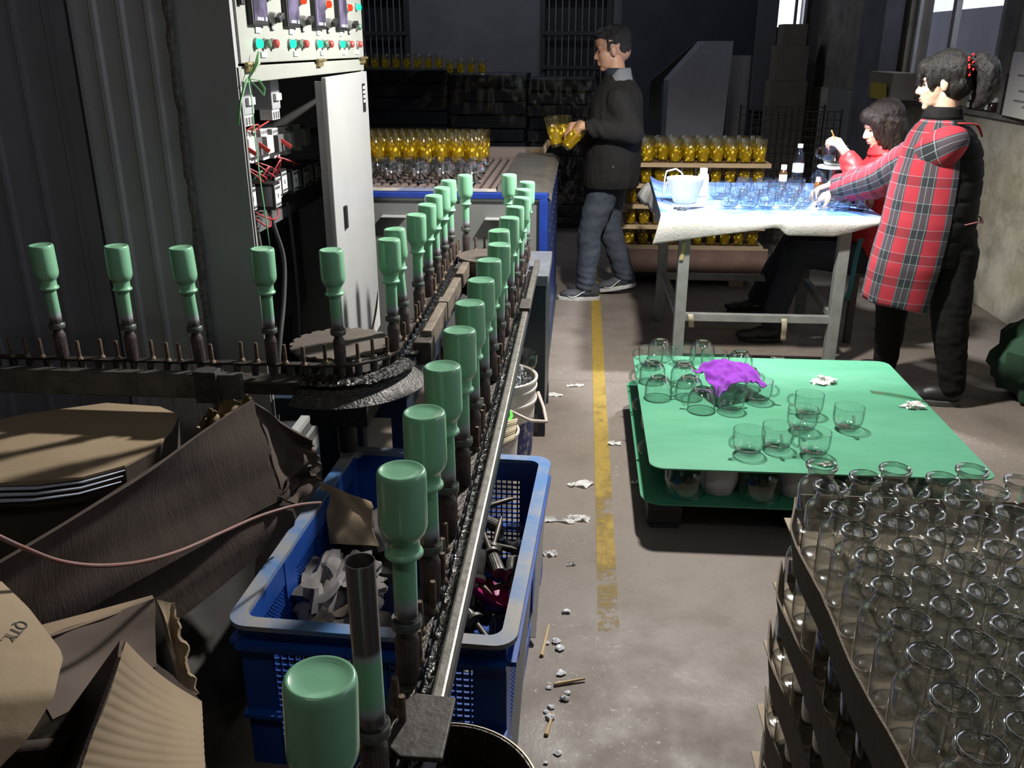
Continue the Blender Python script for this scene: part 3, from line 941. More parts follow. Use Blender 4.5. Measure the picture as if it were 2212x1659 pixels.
for (y, z, x) in ((2.87, 1.108, -1.13), (3.00, 1.100, -1.09), (3.10, 1.112, -1.12), (3.20, 1.118, -1.13), (3.33, 1.105, -1.13), (3.46, 1.10, -1.13), (3.62, 1.10, -1.13)):
    b = bpy.data.objects.new('contactor', None); COL.objects.link(b); b.parent = cab; b.location = (x, y, z)
    MB().box(-0.03, 0.05, -0.034, 0.034, -0.045, 0.045).build('case', BLACK, b, bevel=0.003)
    MB().box(0.050, 0.0515, -0.027, 0.027, -0.036, 0.036).build('sticker', LABELM, b)
    MB().box(-0.022, 0.042, -0.0352, -0.034, -0.032, 0.034).build('side_sticker', M('silver_sticker', (0.26, 0.26, 0.28), 0.4, 0.3), b)
    pr = MB()
    for i in range(4): pr.box(0.0513, 0.0522, -0.024 + 0.013 * i, -0.015 + 0.013 * i, 0.022, 0.032); pr.box(0.0513, 0.0522, -0.024 + 0.013 * i, -0.015 + 0.013 * i, -0.033, -0.024)
    pr.box(0.0513, 0.0522, -0.004, 0.004, -0.008, 0.008)
    q = pr.build('sticker_print', BLACK, b); q['kind'] = 'stuff'
MB().box(-1.10, -1.06, 2.69, 2.745, 1.03, 1.12).build('cream_relay', CREAM, cab, bevel=0.004)


def arc(a, b, h, n=12, side=(0.03, 0, 0)):
    a = Vector(a); b = Vector(b); o = []
    for i in range(n + 1):
        t = i / n
        o.append(a.lerp(b, t) + Vector(side) * math.sin(PI * t) + Vector((0, 0, h)) * math.sin(PI * t))
    return o


random.seed(5)
for a, b, h in (((-1.12, 2.80, 1.315), (-1.12, 2.93, 1.31), 0.10), ((-1.12, 2.82, 1.315), (-1.12, 2.95, 1.31), 0.12), ((-1.12, 2.92, 1.31), (-1.12, 3.03, 1.30), 0.10), ((-1.12, 2.94, 1.31), (-1.11, 3.05, 1.30), 0.03),
                ((-1.13, 3.05, 1.305), (-1.15, 3.42, 1.33), 0.02), ((-1.12, 2.76, 1.31), (-1.12, 2.83, 1.31), 0.05), ((-1.12, 2.79, 1.31), (-1.12, 2.86, 1.31), 0.06),
                ((-1.10, 2.88, 1.21), (-1.09, 2.98, 1.15), -0.02), ((-1.10, 2.89, 1.21), (-1.08, 3.00, 1.15), -0.01), ((-1.10, 2.98, 1.21), (-1.08, 3.08, 1.155), -0.02), ((-1.10, 3.00, 1.21), (-1.08, 3.10, 1.155), 0.0),
                ((-1.08, 2.93, 1.15), (-1.08, 3.00, 1.15), 0.05), ((-1.07, 3.02, 1.15), (-1.07, 3.10, 1.155), 0.06), ((-1.12, 3.25, 1.20), (-1.10, 3.45, 1.15), -0.01), ((-1.12, 3.26, 1.20), (-1.10, 3.36, 1.15), 0.0),
                ((-1.09, 2.86, 1.06), (-1.08, 3.0, 1.05), -0.05), ((-1.09, 2.9, 1.06), (-1.08, 3.1, 1.06), -0.04)):
    MB().tube(arc(a, b, h), 0.0028, 6).build('wire', WR, cab, smooth=180)
MB().tube(arc((-1.11, 2.74, 1.12), (-1.10, 2.80, 1.02), 0.03), 0.004, 6).build('wire', BLUEB, cab, smooth=180)
MB().tube(arc((-1.10, 2.90, 1.15), (-1.09, 2.97, 1.15), 0.04), 0.003, 6).build('wire', M('green_wire', (0.05, 0.22, 0.14), 0.4), cab, smooth=180)
CAB = M('grey_cable', (0.07, 0.07, 0.072), 0.5)
for pts in ([(-1.07, 2.985, 1.05), (-1.06, 3.0, 0.98), (-1.05, 3.03, 0.87), (-1.05, 2.99, 0.73), (-1.06, 2.90, 0.52), (-1.1, 2.9, 0.15)],
            [(-1.09, 2.80, 1.03), (-1.08, 2.79, 0.95), (-1.07, 2.83, 0.80), (-1.08, 2.85, 0.4), (-1.1, 2.88, 0.14)],
            [(-1.11, 2.95, 1.02), (-1.10, 2.95, 0.9), (-1.10, 2.97, 0.6), (-1.14, 2.98, 0.14)],
            [(-1.13, 3.35, 1.02), (-1.13, 3.38, 0.9), (-1.14, 3.42, 0.6), (-1.16, 3.40, 0.14)]):
    sm = []
    for i in range(len(pts) - 1):
        for j in range(6):
            t = j / 6
            p0, p1, p2, p3 = [Vector(pts[min(max(i + d, 0), len(pts) - 1)]) for d in (-1, 0, 1, 2)]
            sm.append(0.5 * ((2 * p1) + (p2 - p0) * t + (2 * p0 - 5 * p1 + 4 * p2 - p3) * t * t + (3 * p1 - p0 - 3 * p2 + p3) * t ** 3))
    sm.append(Vector(pts[-1]))
    MB().tube(sm, 0.0075, 8).build('cable', CAB, cab, smooth=180)

# green plastic string tied round the frame above the bay
STR = M('green_twine', (0.20, 0.46, 0.22), 0.4, 0, trans=0.3)
st = thing('plastic_string', 'thin green plastic string tied in a bow on the cabinet frame', 'string', (-0.985, 2.70, 1.49))
MB().tube([(0, -0.02, 0.0), (0.004, -0.02, -0.06), (0.006, -0.03, -0.18), (0.010, -0.03, -0.31), (0.012, -0.022, -0.40), (0.013, -0.015, -0.50)], 0.0042, 6, flat=0.35).build('hanging_end', STR, st, smooth=180)
MB().tube([(0.0, -0.03, 0.0), (0.004, -0.07, -0.02), (0.006, -0.12, -0.06), (0.006, -0.155, -0.12)], 0.004, 6, flat=0.35).build('loose_end', STR, st, smooth=180)
MB().tube([(0.0, -0.02, 0.0), (0.012, 0.03, 0.04), (0.012, 0.055, 0.075)], [0.004, 0.009, 0.003], 6, flat=0.3).build('bow_tail', STR, st, smooth=180)
MB().tube([(0.0, -0.02, 0.0), (0.014, 0.03, -0.005), (0.018, 0.06, -0.03), (0.014, 0.06, -0.05), (0.010, 0.03, -0.03), (0.0, -0.02, 0.0)], 0.004, 6, flat=0.4).build('bow_loop', STR, st, smooth=180)

# ================================================================ drying oven with slatted belt
ov = thing('drying_oven', 'grey and blue drying oven with a brown slatted belt on top', 'oven', (0, 0, 0))
OVG = M('oven_grey', (0.155, 0.158, 0.155), 0.5, 0, (0.135, 0.138, 0.135), 4)
OVB = M('oven_blue', (0.012, 0.045, 0.30), 0.4, 0, (0.010, 0.03, 0.20), 12)
OVN = M('oven_side_blue', (0.012, 0.03, 0.14), 0.35, 0, (0.008, 0.018, 0.08), 8)
MB().box(-2.4, -0.205, 4.37, 5.95, 0.12, 0.868).build('front_panel', OVG, ov, bevel=0.003)
MB().box(-2.4, -0.205, 4.362, 4.374, 0.866, 0.880).build('white_trim', CABW, ov)
MB().box(-2.4, -0.165, 4.352, 4.40, 0.880, 0.908).build('blue_trim', OVB, ov, bevel=0.004)
MB().box(-0.205, -0.165, 4.352, 4.40, 0.02, 0.882).build('corner_post', OVB, ov, bevel=0.004)
sp = MB().box(-0.205, -0.158, 4.40, 5.90, 0.08, 0.885).build('side_panel', OVN, ov, bevel=0.003)
rv = MB()
for k in range(8):
    for z in (0.55, 0.70, 0.84): rv.lathe([(0.006, 0), (0.004, 0.003)], 8, Matrix.Translation((-0.158, 4.5 + 0.18 * k, z)) @ Matrix.Rotation(PI / 2, 4, 'Y'), False, True)
r0 = rv.build('rivet_heads', STEEL, sp); r0['kind'] = 'stuff'
MB().box(-0.230, -0.150, 4.45, 5.85, 0.0, 0.08).build('foot', NAVY, ov)
for x0, x1, z in ((-0.985, -0.862, 0.792), (-0.470, -0.352, 0.786)):
    MB().box(x0, x1, 4.315, 4.371, z - 0.003, z + 0.001).build('ledge', CABW, ov)
MB().box(-2.4, -0.42, 4.375, 4.50, 0.870, 0.908).build('belt_edge', M('dirty_cream_edge', (0.42, 0.38, 0.33), 0.6, 0, (0.16, 0.18, 0.32), 3, (0.45, 0.55)), ov, bevel=0.003)
MB().box(-2.4, -0.42, 4.50, 5.93, 0.868, 0.885).build('belt_bed', M('belt_gap', (0.035, 0.025, 0.022), 0.8), ov)
SLAT = M('brown_slat', (0.22, 0.17, 0.155), 0.55, 0.1, (0.16, 0.12, 0.11), 12)
slat_me = MB().box(-0.0145, 0.0145, 4.505, 5.92, 0.888, 0.906).mesh('slat', None, 0.003); slat_me.materials.append(SLAT)
for k in range(30): link('slat', slat_me, ov, (-0.445 - 0.048 * k, 0, 0))
chain = MB()
for k in range(60):
    chain.lathe([(0.009, 0), (0.009, 0.012)], 8, Matrix.Translation((-0.43 - 0.024 * k, 4.503, 0.894)) @ Matrix.Rotation(PI / 2, 4, 'X'), True, True)
c0 = chain.build('belt_chain', IRON, ov); c0['kind'] = 'stuff'


def cover(u, v):
    # bronze-grey sheet, level over the belt end and rolled down towards the front and the right
    x = -0.418 + 0.272 * u
    y = 4.395 + 1.51 * v
    z = 0.932 - 0.03 * max(0, 1 - v / 0.10) ** 2 - 0.035 * max(0, (u - 0.80) / 0.20) ** 2
    return (x, y, z)


MB().sheet(cover, 20, 24, 0.004).build('end_cover', M('bronze_sheet', (0.20, 0.183, 0.16), 0.42, 0.6, (0.14, 0.127, 0.11), 8), ov, smooth=60)
mb = MB(); mb.box(-0.42, -0.16, 4.40, 5.90, 0.868, 0.90); mb.build('cover_box', OVN, ov)
MB().box(-1.3, -0.25, 5.96, 6.05, 0.85, 0.955).build('back_board', M('dusty_board', (0.14, 0.11, 0.10), 0.8), ov)
MB().bar((-0.28, 5.98, 0.9), (-0.22, 6.0, 1.0), 0.03, 0.03).build('back_post', M('brown_post', (0.22, 0.16, 0.12), 0.7), ov)

# ================================================================ pallet with the green board
GSHEET = M('green_plastic_sheet', (0.058, 0.235, 0.135), 0.45, 0, (0.085, 0.285, 0.175), 2.2, (0.35, 0.65), bump=0.12, bscale=9, stretch=(1, 3, 1))
GSHEET2 = M('green_sheet_lower', (0.03, 0.20, 0.10), 0.5, 0, (0.04, 0.23, 0.12), 3)
PAL = M('black_pallet', (0.014, 0.015, 0.016), 0.5, 0, (0.03, 0.03, 0.03), 12)


def rounded(x0, x1, y0, y1, r, n=6):
    o = []
    for cx, cy, a0 in ((x1 - r, y1 - r, 0), (x0 + r, y1 - r, 90), (x0 + r, y0 + r, 180), (x1 - r, y0 + r, 270)):
        for k in range(n + 1):
            a = R(a0 + 90 * k / n)
            o.append((cx + r * math.cos(a), cy + r * math.sin(a)))
    return o


pl = thing('plastic_pallet', 'black plastic pallet under the green sheets', 'pallet', (0.82, 3.30, 0))
for k in range(9): MB().box(-0.56, 0.56, -0.545 + 0.1225 * k, -0.435 + 0.1225 * k, 0.100, 0.122).build('deck_slat', PAL, pl, bevel=0.002)
for x in (-0.5, 0, 0.5):
    for y in (-0.47, 0, 0.47): MB().box(x - 0.06, x + 0.06, y - 0.07, y + 0.07, 0.014, 0.100).build('block', PAL, pl, bevel=0.004)
for x in (-0.5, 0, 0.5): MB().box(x - 0.05, x + 0.05, -0.545, 0.545, 0, 0.014).build('runner', PAL, pl)
for k in range(8):
    MB().box(-0.562, -0.556, -0.5 + 0.13 * k, -0.44 + 0.13 * k, 0.03, 0.09).build('side_rib', PAL, pl)
tag(MB().prism(rounded(0.232, 1.415, 2.690, 3.89, 0.07), 0.124, 0.129).build('plastic_sheet', GSHEET2), 'lower dark green plastic sheet on the black pallet', 'sheet')


def board(u, v):
    x = 0.255 + 1.13 * u
    y = 2.70 + 1.16 * v
    return (x, y, 0.258 + 0.004 * math.sin(7 * u + 2) * math.sin(5 * v) - 0.012 * max(0, 0.10 - v) * 8 * (1 - u))


mbp = MB()
poly = rounded(0.255, 1.385, 2.700, 3.865, 0.05)
mbp.prism(poly, 0.2535, 0.2585)
tag(mbp.build('plastic_sheet', GSHEET), 'upper bright green plastic sheet with clear mugs standing on it', 'sheet')

# ---------------------------------------------------------------- mugs
ZS = 1.16
MUGP = [(0.0, 0.003), (0.022, 0.003), (0.030, 0.0), (0.034, 0.0015), (0.0365, 0.006), (0.0450, 0.014), (0.0520, 0.027), (0.0543, 0.044), (0.0545, 0.074), (0.0541, 0.078), (0.0530, 0.0785),
        (0.0522, 0.077), (0.0520, 0.046), (0.0500, 0.030), (0.0440, 0.0185), (0.034, 0.012), (0.018, 0.0095), (0.0, 0.009)]
MUGP = [(r, z * ZS) for r, z in MUGP]
HP = []
for k in range(13):
    a = R(78 - 156 * k / 12)
    HP.append((0.0535 + 0.026 * math.cos(a) - 0.004 * (k / 12), 0, 0.054 + 0.0225 * math.sin(a)))
body_me = MB().lathe(MUGP, 36).mesh('bowl', 50); body_me.materials.append(CLEAR); second_material(body_me, THICK, lambda c: c.z < 0.0135 or c.z > 0.0888)
hand_me = MB().tube(HP, 0.0052, 8).mesh('handle', 180); hand_me.materials.append(THICK)


def mug(x, y, z, ang, inverted, label, group, sc=1.0, cat='mug'):
    t = thing('glass_mug', label, cat, (x, y, z), (0, 0, R(ang)), group)
    if inverted:
        t.rotation_euler = (PI, 0, R(ang)); t.location.z = z + 0.0785 * ZS * sc
    t.scale = (sc, sc, sc)
    link('bowl', body_me, t); link('handle', hand_me, t)
    return t


ZB = 0.2586
GM = 'clear mugs on the green sheet'
for x, y, a, l in ((0.598, 2.839, 205, 'upright glass mug at the front left of the loose group near the jars'),
                   (0.706, 2.889, 268, 'upright glass mug between two mugs in the front of the loose group'),
                   (0.822, 2.845, 185, 'upright glass mug closest to the jar stack on the green sheet'),
                   (0.828, 3.052, 255, 'upright glass mug in the middle of the loose group'),
                   (0.885, 3.200, 160, 'upright glass mug at the back of the loose group of six'),
                   (1.000, 3.081, 268, 'upright glass mug standing alone on the right of the loose group'),
                   (0.597, 3.225, 35, 'upright glass mug in front of the purple cloth'),
                   (0.720, 3.330, 340, 'upright glass mug to the right of the purple cloth'),
                   (0.466, 3.745, 170, 'upright glass mug at the back left with its handle to the left'),
                   (0.322, 3.700, 165, 'upright glass mug at the left edge of the green sheet'),
                   (0.590, 3.675, 300, 'upright glass mug right behind the purple cloth')):
    mug(x, y, ZB, a, False, l, GM)
for x, y, a, l in ((0.329, 3.340, 20, 'upside-down glass mug at the front left of the crowded group'),
                   (0.486, 3.225, 170, 'upside-down glass mug at the front of the crowded group'),
                   (0.452, 3.352, 195, 'upside-down glass mug left of the purple cloth'),
                   (0.318, 3.520, 200, 'second upside-down glass mug from the front along the left edge'),
                   (0.445, 3.500, 30, 'upside-down glass mug in the middle of the crowded group'),
                   (0.372, 3.820, 20, 'upside-down glass mug at the far left corner of the sheet'),
                   (0.560, 3.815, 80, 'upside-down glass mug at the far edge behind the crowded group'),
                   (0.704, 3.680, 60, 'upside-down glass mug behind the purple cloth, dark table behind it'),
                   (0.590, 3.360, 330, 'upside-down glass mug underneath the purple cloth'),
                   (0.700, 3.470, 20, 'upside-down glass mug under the right tip of the purple cloth')):
    mug(x, y, ZB, a, True, l, GM)
# the layer between the two sheets
FOAM = M('white_foam_sheet', (0.62, 0.60, 0.60), 0.8, 0, (0.50, 0.48, 0.48), 14, trans=0.25)
for k, (x, y) in enumerate(((0.385, 2.790), (0.640, 2.785), (0.90, 2.80), (1.10, 2.80), (1.30, 2.80))):
    mug(x, y, 0.130, 90 + 20 * k, True, '%s upside-down mug from the left under the front of the sheet' % ORD[k], 'mugs stacked between the two green sheets', 1.33)
for k, (x, y) in enumerate(((0.345, 3.02), (0.345, 3.45), (0.345, 3.78), (1.28, 3.78))):
    mug(x, y, 0.130, 170, True, ['upside-down mug packed in foam near the front of the left side', 'upside-down mug packed in foam halfway along the left side', 'upside-down mug packed in foam at the far left corner', 'upside-down mug under the far right corner of the sheet'][k], 'mugs stacked between the two green sheets', 1.33)
random.seed(11)
for k, (x, y, w, d) in enumerate(((0.505, 2.80, 0.13, 0.10), (0.775, 2.80, 0.14, 0.10), (0.30, 3.17, 0.06, 0.14), (0.29, 3.33, 0.05, 0.10), (0.30, 3.62, 0.06, 0.14))):
    def foam(u, v, x=x, y=y, w=w, d=d, k=k):
        a = 2 * PI * u
        r = 1 + 0.12 * noise.noise(Vector((math.cos(a) * 1.7, math.sin(a) * 1.7, k * 3.1 + v * 2)))
        zz = 0.131 + 0.122 * v
        rr = (0.62 + 0.38 * math.sin(PI * (0.18 + 0.82 * v) / 1.25)) * r
        return (x + w / 2 * rr * math.cos(a), y + d / 2 * rr * math.sin(a), zz)
    tag(MB().sheet(foam, 24, 8, 0).build('foam_wrap', FOAM, smooth=180), ['white foam wrap between the two front left mugs under the sheet', 'white foam wrap under the front edge, nearest the jar stack',
        'white foam wrap bulging on the left side near the front', 'small white foam wrap halfway along the left side', 'white foam wrap at the far end of the left side'][k], 'packaging', 'foam packed between the green sheets')

# purple velvet rag thrown over the mugs
def rag(u, v):
    # a square of cloth hanging over two mugs and bunched up in the middle
    a = R(28)
    s_, t_ = (u - 0.5) * 0.235, (v - 0.5) * 0.20
    p = Vector((s_ * 20, t_ * 20, 0.7))
    s_ += 0.014 * noise.noise(p * 0.8 + Vector((4, 0, 0))); t_ += 0.014 * noise.noise(p * 0.8 + Vector((0, 9, 0)))
    x = 0.612 + s_ * math.cos(a) - t_ * math.sin(a); y = 3.408 + s_ * math.sin(a) + t_ * math.cos(a)
    h = 0.0
    for cx, cy, top, r0, k in ((0.590, 3.360, 0.356, 0.040, 1.1), (0.700, 3.470, 0.356, 0.040, 1.1), (0.600, 3.420, 0.398, 0.012, 0.75), (0.560, 3.430, 0.385, 0.01, 0.9)):
        d = max(0, math.hypot(x - cx, y - cy) - r0)
        h = max(h, top - k * d ** 1.12)
    dd = max(abs(u - 0.5), abs(v - 0.5)) * 2
    h += 0.020 * dd * noise.noise(p * 1.15) + 0.010 * noise.noise(p * 2.3) + 0.007 * math.sin(u * 21 + 9 * v + 4 * noise.noise(p)) * dd
    return (x, y, max(h, 0.272))


m, nt, out = _nt('purple_velvet')
b = _n(nt, 'ShaderNodeBsdfPrincipled'); b.inputs['Base Color'].default_value = (0.20, 0.022, 0.36, 1); b.inputs['Roughness'].default_value = 0.9
b.inputs['Sheen Weight'].default_value = 0.8; b.inputs['Sheen Tint'].default_value = (0.7, 0.3, 1, 1)
nt.links.new(b.outputs[0], out.inputs[0])
VELVET = m
tag(MB().sheet(rag, 48, 44, 0.0025).build('velvet_rag', VELVET, smooth=180), 'crumpled purple velvet cloth thrown over glass mugs', 'cloth')

# ================================================================ trays of jars
JP = [(0.0, 0.005), (0.026, 0.004), (0.034, 0.001), (0.0375, 0.002), (0.0398, 0.006), (0.0405, 0.014), (0.0405, 0.094), (0.0398, 0.101), (0.0372, 0.109), (0.0320, 0.1155), (0.0272, 0.1195),
      (0.0254, 0.1235), (0.0250, 0.130), (0.0250, 0.1415), (0.0262, 0.1440), (0.0295, 0.1450), (0.0313, 0.1475), (0.0317, 0.1505), (0.0308, 0.1535), (0.0285, 0.1550), (0.0262, 0.1540),
      (0.0248, 0.1510), (0.0244, 0.1450)]
jar_me = MB().lathe(JP, 36).mesh('glass_jar', 60); jar_me.materials.append(JARG); second_material(jar_me, JARR, lambda c: c.z > 0.1428)
CARD = M('corrugated_card', (0.17, 0.135, 0.10), 0.85, 0, (0.13, 0.10, 0.075), 10, bump=0.35, bscale=60, stretch=(0.2, 6, 0.2))
CARDIN = M('tray_card', (0.40, 0.325, 0.24), 0.85, 0, (0.33, 0.265, 0.195), 8)
LAYN = ['bottom', 'fourth', 'third', 'second', 'top']
COLX = [0.4955, 0.5675, 0.637, 0.7135, 0.7865, 0.859, 0.932]
for lay in range(5):
    z = 0.16 * lay
    dx = [-0.006, -0.012, -0.010, -0.006, 0.0][lay]; dy = [0.01, -0.012, 0.008, 0.0, 0.0][lay]
    nm = LAYN[lay]
    t = thing('cardboard_tray', '%s corrugated cardboard tray in the stack of jars' % (nm if nm in ('top', 'bottom') else nm + ' from top'), 'tray', (dx, dy, z), group='stacked cardboard trays of jars')
    MB().box(0.448, 1.0, 0.74, 1.695, 0.0, 0.004).build('tray_base', CARDIN, t)
    def wallL(u, v):
        # the left wall: its upper edge is wavy and leans out a little, its lower edge hangs over the tray below
        y = 0.74 + 0.955 * u
        x = 0.447 - 0.010 * v * (1 + math.sin(5.3 * u + lay)) + (0.030 * max(0, (u - 0.86) / 0.14)) + 0.003 * math.sin(17 * u + lay)
        zz = -0.036 + (0.094 + 0.004 * math.sin(9 * u + lay * 2) + 0.003 * noise.noise(Vector((u * 30, lay, 0)))) * v
        if lay == 0: zz = max(zz, 0.001)
        return (x, y, zz)
    MB().sheet(wallL, 60, 3, 0.004).build('tray_wall', CARD, t, smooth=60)
    MB().sheet(lambda u, v: (0.478 + 0.52 * u, 1.695 + 0.006 * v, 0.002 + 0.055 * v), 12, 2, 0.004).build('tray_wall', CARD, t)
    MB().box(0.448, 1.0, 0.736, 0.741, 0.0, 0.055).build('tray_wall', CARD, t)
    MB().box(0.996, 1.0, 0.74, 1.695, 0.0, 0.055).build('tray_wall', CARD, t)
    random.seed(40 + lay)
    ncol = 7 if lay == 4 else 2
    for c in range(ncol):
        y0 = 1.635 - (0.0 if c % 2 == 0 else 0.044)
        if c == 1: y0 = 1.587
        if c == 2: y0 = 1.628
        n = 11
        for k in range(n):
            y = y0 - 0.0845 * k + (0.006 if k == 0 else 0)
            if y < 0.785: continue
            x = COLX[c] + random.uniform(-0.0012, 0.0012)
            if lay == 4 and c == 0 and k == 1: x -= 0.006
            lab = 'clear jar in the %s tray, %s from the far end of the %s' % (nm, ORD[k], ['leftmost column', 'second column', 'third column', 'fourth column', 'fifth column', 'sixth column', 'seventh column'][c])
            j = link('glass_jar', jar_me, None, (x + dx, y + dy + random.uniform(-0.001, 0.001), z + 0.0045), (0, 0, random.uniform(0, 6)))
            tag(j, lab, 'jar', 'wide-mouthed jars standing in the trays')

# ================================================================ sorting table
tb = thing('sorting_table', 'grey steel work table draped with white foam sheet and blue film', 'table', (0, 0, 0))
TG = M('table_steel', (0.23, 0.245, 0.235), 0.5, 0.2, (0.17, 0.18, 0.17), 15)
MB().box(0.42, 1.475, 4.47, 5.58, 0.765, 0.795).build('table_top', M('table_board', (0.4, 0.36, 0.3), 0.7), tb)
for x, y in ((0.53, 4.52), (1.32, 4.52), (0.50, 5.33), (1.36, 5.38)): MB().box(x - 0.028, x + 0.028, y - 0.028, y + 0.028, 0, 0.765).build('leg', TG, tb, bevel=0.003)
MB().box(0.55, 1.30, 4.505, 4.54, 0.235, 0.275).build('stretcher', TG, tb, bevel=0.003)
MB().box(0.50, 1.34, 5.34, 5.37, 0.245, 0.285).build('stretcher', TG, tb, bevel=0.003)
MB().bar((0.505, 5.25, 0.30), (0.527, 4.60, 0.25), 0.035, 0.035).build('stretcher', TG, tb, bevel=0.003)
MB().bar((1.36, 5.30, 0.26), (1.325, 4.60, 0.26), 0.035, 0.035).build('stretcher', TG, tb, bevel=0.003)
TFOAM = M('white_foam_cloth', (0.70, 0.69, 0.66), 0.75, 0, (0.60, 0.59, 0.56), 25, bump=0.3, bscale=90, trans=0.35)


def hem(x):
    pts = [(0.36, 0.655), (0.55, 0.685), (0.735, 0.718), (0.93, 0.750), (0.965, 0.745), (1.0, 0.712), (1.22, 0.708), (1.43, 0.772), (1.50, 0.785)]
    for (a, za), (b_, zb) in zip(pts, pts[1:]):
        if x <= b_: return za + (zb - za) * max(0, (x - a)) / (b_ - a)
    return 0.785


def drape(u, v):
    x = 0.395 + 1.10 * u
    zb = hem(x - 0.03)
    if v < 0.25:
        return (x, 4.50 - 0.055 * v / 0.25, 0.7975)
    t = (v - 0.25) / 0.75
    return (x - 0.035 * t * (1 - u) + 0.004 * math.sin(16 * x) * t, 4.445 - 0.012 * math.sin(PI * t) - 0.010 * t * (1 + math.sin(9 * x)), 0.7975 + (zb - 0.7975) * t - 0.004 * (1 - (1 - min(1, t * 6)) ** 2))


MB().sheet(drape, 70, 20, 0.003).build('foam_cover', TFOAM, tb, smooth=180)


def drape_left(u, v):
    y = 4.445 + 1.15 * u
    t = v
    w = 0.02 + 0.07 * max(0, (u - 0.55) / 0.45)
    return (0.42 - w * t - 0.006 * math.sin(24 * u) * t, y, 0.799 - 0.09 * t * t - 0.008 * math.sin(27 * u) * t)


MB().sheet(drape_left, 50, 8, 0.003).build('foam_cover', TFOAM, tb, smooth=180)
BFILM = M('blue_film', (0.10, 0.22, 0.62), 0.22, 0, (0.30, 0.44, 0.78), 5, (0.4, 0.62), bump=0.3, bscale=7)


def film(u, v):
    x = 0.405 + 1.075 * u + 0.02 * (v - 0.5)
    y = 4.455 + 1.135 * v
    z = 0.8015 + 0.0025 * noise.noise(Vector((x * 7, y * 7, 0)))
    if u < 0.06: z += (0.06 - u) * 0.6 * v
    return (x, y, max(z, 0.7995))


MB().sheet(film, 40, 40, 0.0015).build('blue_film', BFILM, tb, smooth=180)
for (x, z0, z1) in ((0.57, 0.275, 0.20), (1.05, 0.262, 0.14)):
    def tape(u, v, x=x, z0=z0, z1=z1): return (x + 0.028 * u + 0.01 * v, 4.498 - 0.01 * math.sin(5 * v), z0 + (z1 - z0) * v)
    MB().sheet(tape, 4, 8, 0.001).build('tape_scrap', M('tape_%d' % int(x * 100), (0.46, 0.42, 0.30), 0.3, trans=0.3), tb, smooth=180)
MB().sheet(lambda u, v: (0.515 + 0.02 * u - 0.01 * v, 4.488, 0.655 - 0.10 * v), 3, 8, 0.001).build('tape_scrap', M('tape_gold', (0.5, 0.42, 0.2), 0.3, trans=0.3), tb, smooth=180)

# things on the table
ZT = 0.804
random.seed(77)
cupn = 0
for r_ in range(5):
    for c in range(8):
        x = 0.745 + 0.096 * c + 0.045 * (r_ % 2) + random.uniform(-0.012, 0.012)
        y = 4.62 + 0.145 * r_ + random.uniform(-0.015, 0.015)
        if x > 1.43 or (x > 1.28 and y > 4.95) or (r_ == 4 and c < 2): continue
        mug(x, y, ZT, random.uniform(0, 360), False, 'clear glass cup on the table, %s row from the front, %s from the left' % (ORD[r_], ORD[c]), 'clear cups on the sorting table', 0.82, 'cup')
        cupn += 1
# frosted basket bowl with a white cord handle
FROST = M('frosted_glass', (0.72, 0.74, 0.74), 0.35, 0, (0.55, 0.58, 0.60), 70, bump=0.5, bscale=120, trans=0.5)
bw = thing('frosted_bowl', 'frosted pressed glass bowl with a white cord handle on blue film', 'bowl', (0.545, 4.80, ZT))
MB().lathe([(0.0, 0.004), (0.05, 0.0), (0.058, 0.004), (0.072, 0.04), (0.088, 0.085), (0.100, 0.128), (0.097, 0.128), (0.084, 0.085), (0.068, 0.04), (0.05, 0.012), (0, 0.012)], 36).build('bowl', FROST, bw, smooth=50)
MB().tube([(-0.095, 0.0, 0.11), (-0.115, -0.01, 0.02), (-0.108, 0.0, 0.13), (-0.10, 0.02, 0.158), (-0.05, 0.04, 0.168), (-0.02, 0.045, 0.150), (0.0, 0.05, 0.115)], 0.004, 7).build('cord_handle', WHITEP, bw, smooth=180)
tag(MB().lathe([(0.0, 0), (0.030, 0), (0.031, 0.01), (0.031, 0.10), (0.026, 0.120), (0.0, 0.12)], 24).lathe([(0.020, 0.12), (0.021, 0.122), (0.021, 0.150), (0.0, 0.151)], 20).build('plastic_jar', WHITEP, smooth=50, loc=(0.665, 5.02, ZT)), 'white capped plastic jar behind the frosted bowl', 'bottle')
sc = thing('scissors', 'pair of black handled scissors at the front of the table', 'scissors', (0.56, 4.60, ZT + 0.004), (0, 0, R(25)))
MB().tube([(-0.065 + 0.022 * math.cos(a * PI / 6), 0.018 + 0.017 * math.sin(a * PI / 6), 0) for a in range(13)], 0.004, 6).build('handle', BLACK, sc, smooth=180)
MB().tube([(-0.065 + 0.022 * math.cos(a * PI / 6), -0.020 + 0.017 * math.sin(a * PI / 6), 0) for a in range(13)], 0.004, 6).build('handle', BLACK, sc, smooth=180)
MB().bar((-0.045, 0.012, 0.002), (0.075, -0.004, 0.002), 0.012, 0.003).build('blade', STEEL, sc)
MB().bar((-0.045, -0.014, -0.001), (0.075, 0.004, -0.001), 0.012, 0.003).build('blade', BLACK, sc)
wbt = thing('water_bottle', 'clear plastic water bottle with a white cap and label', 'bottle', (1.275, 5.47, ZT))
PETG = GLASS('pet_plastic', (0.90, 0.92, 0.94), (0.55, 0.58, 0.62), 0.05, 0.9)
MB().lathe([(0, 0.004), (0.028, 0), (0.032, 0.006), (0.0325, 0.06), (0.031, 0.065), (0.0325, 0.07), (0.0325, 0.13), (0.032, 0.15), (0.026, 0.185), (0.015, 0.205), (0.0135, 0.21), (0.0135, 0.222)], 28).build('bottle_body', PETG, wbt, smooth=50)
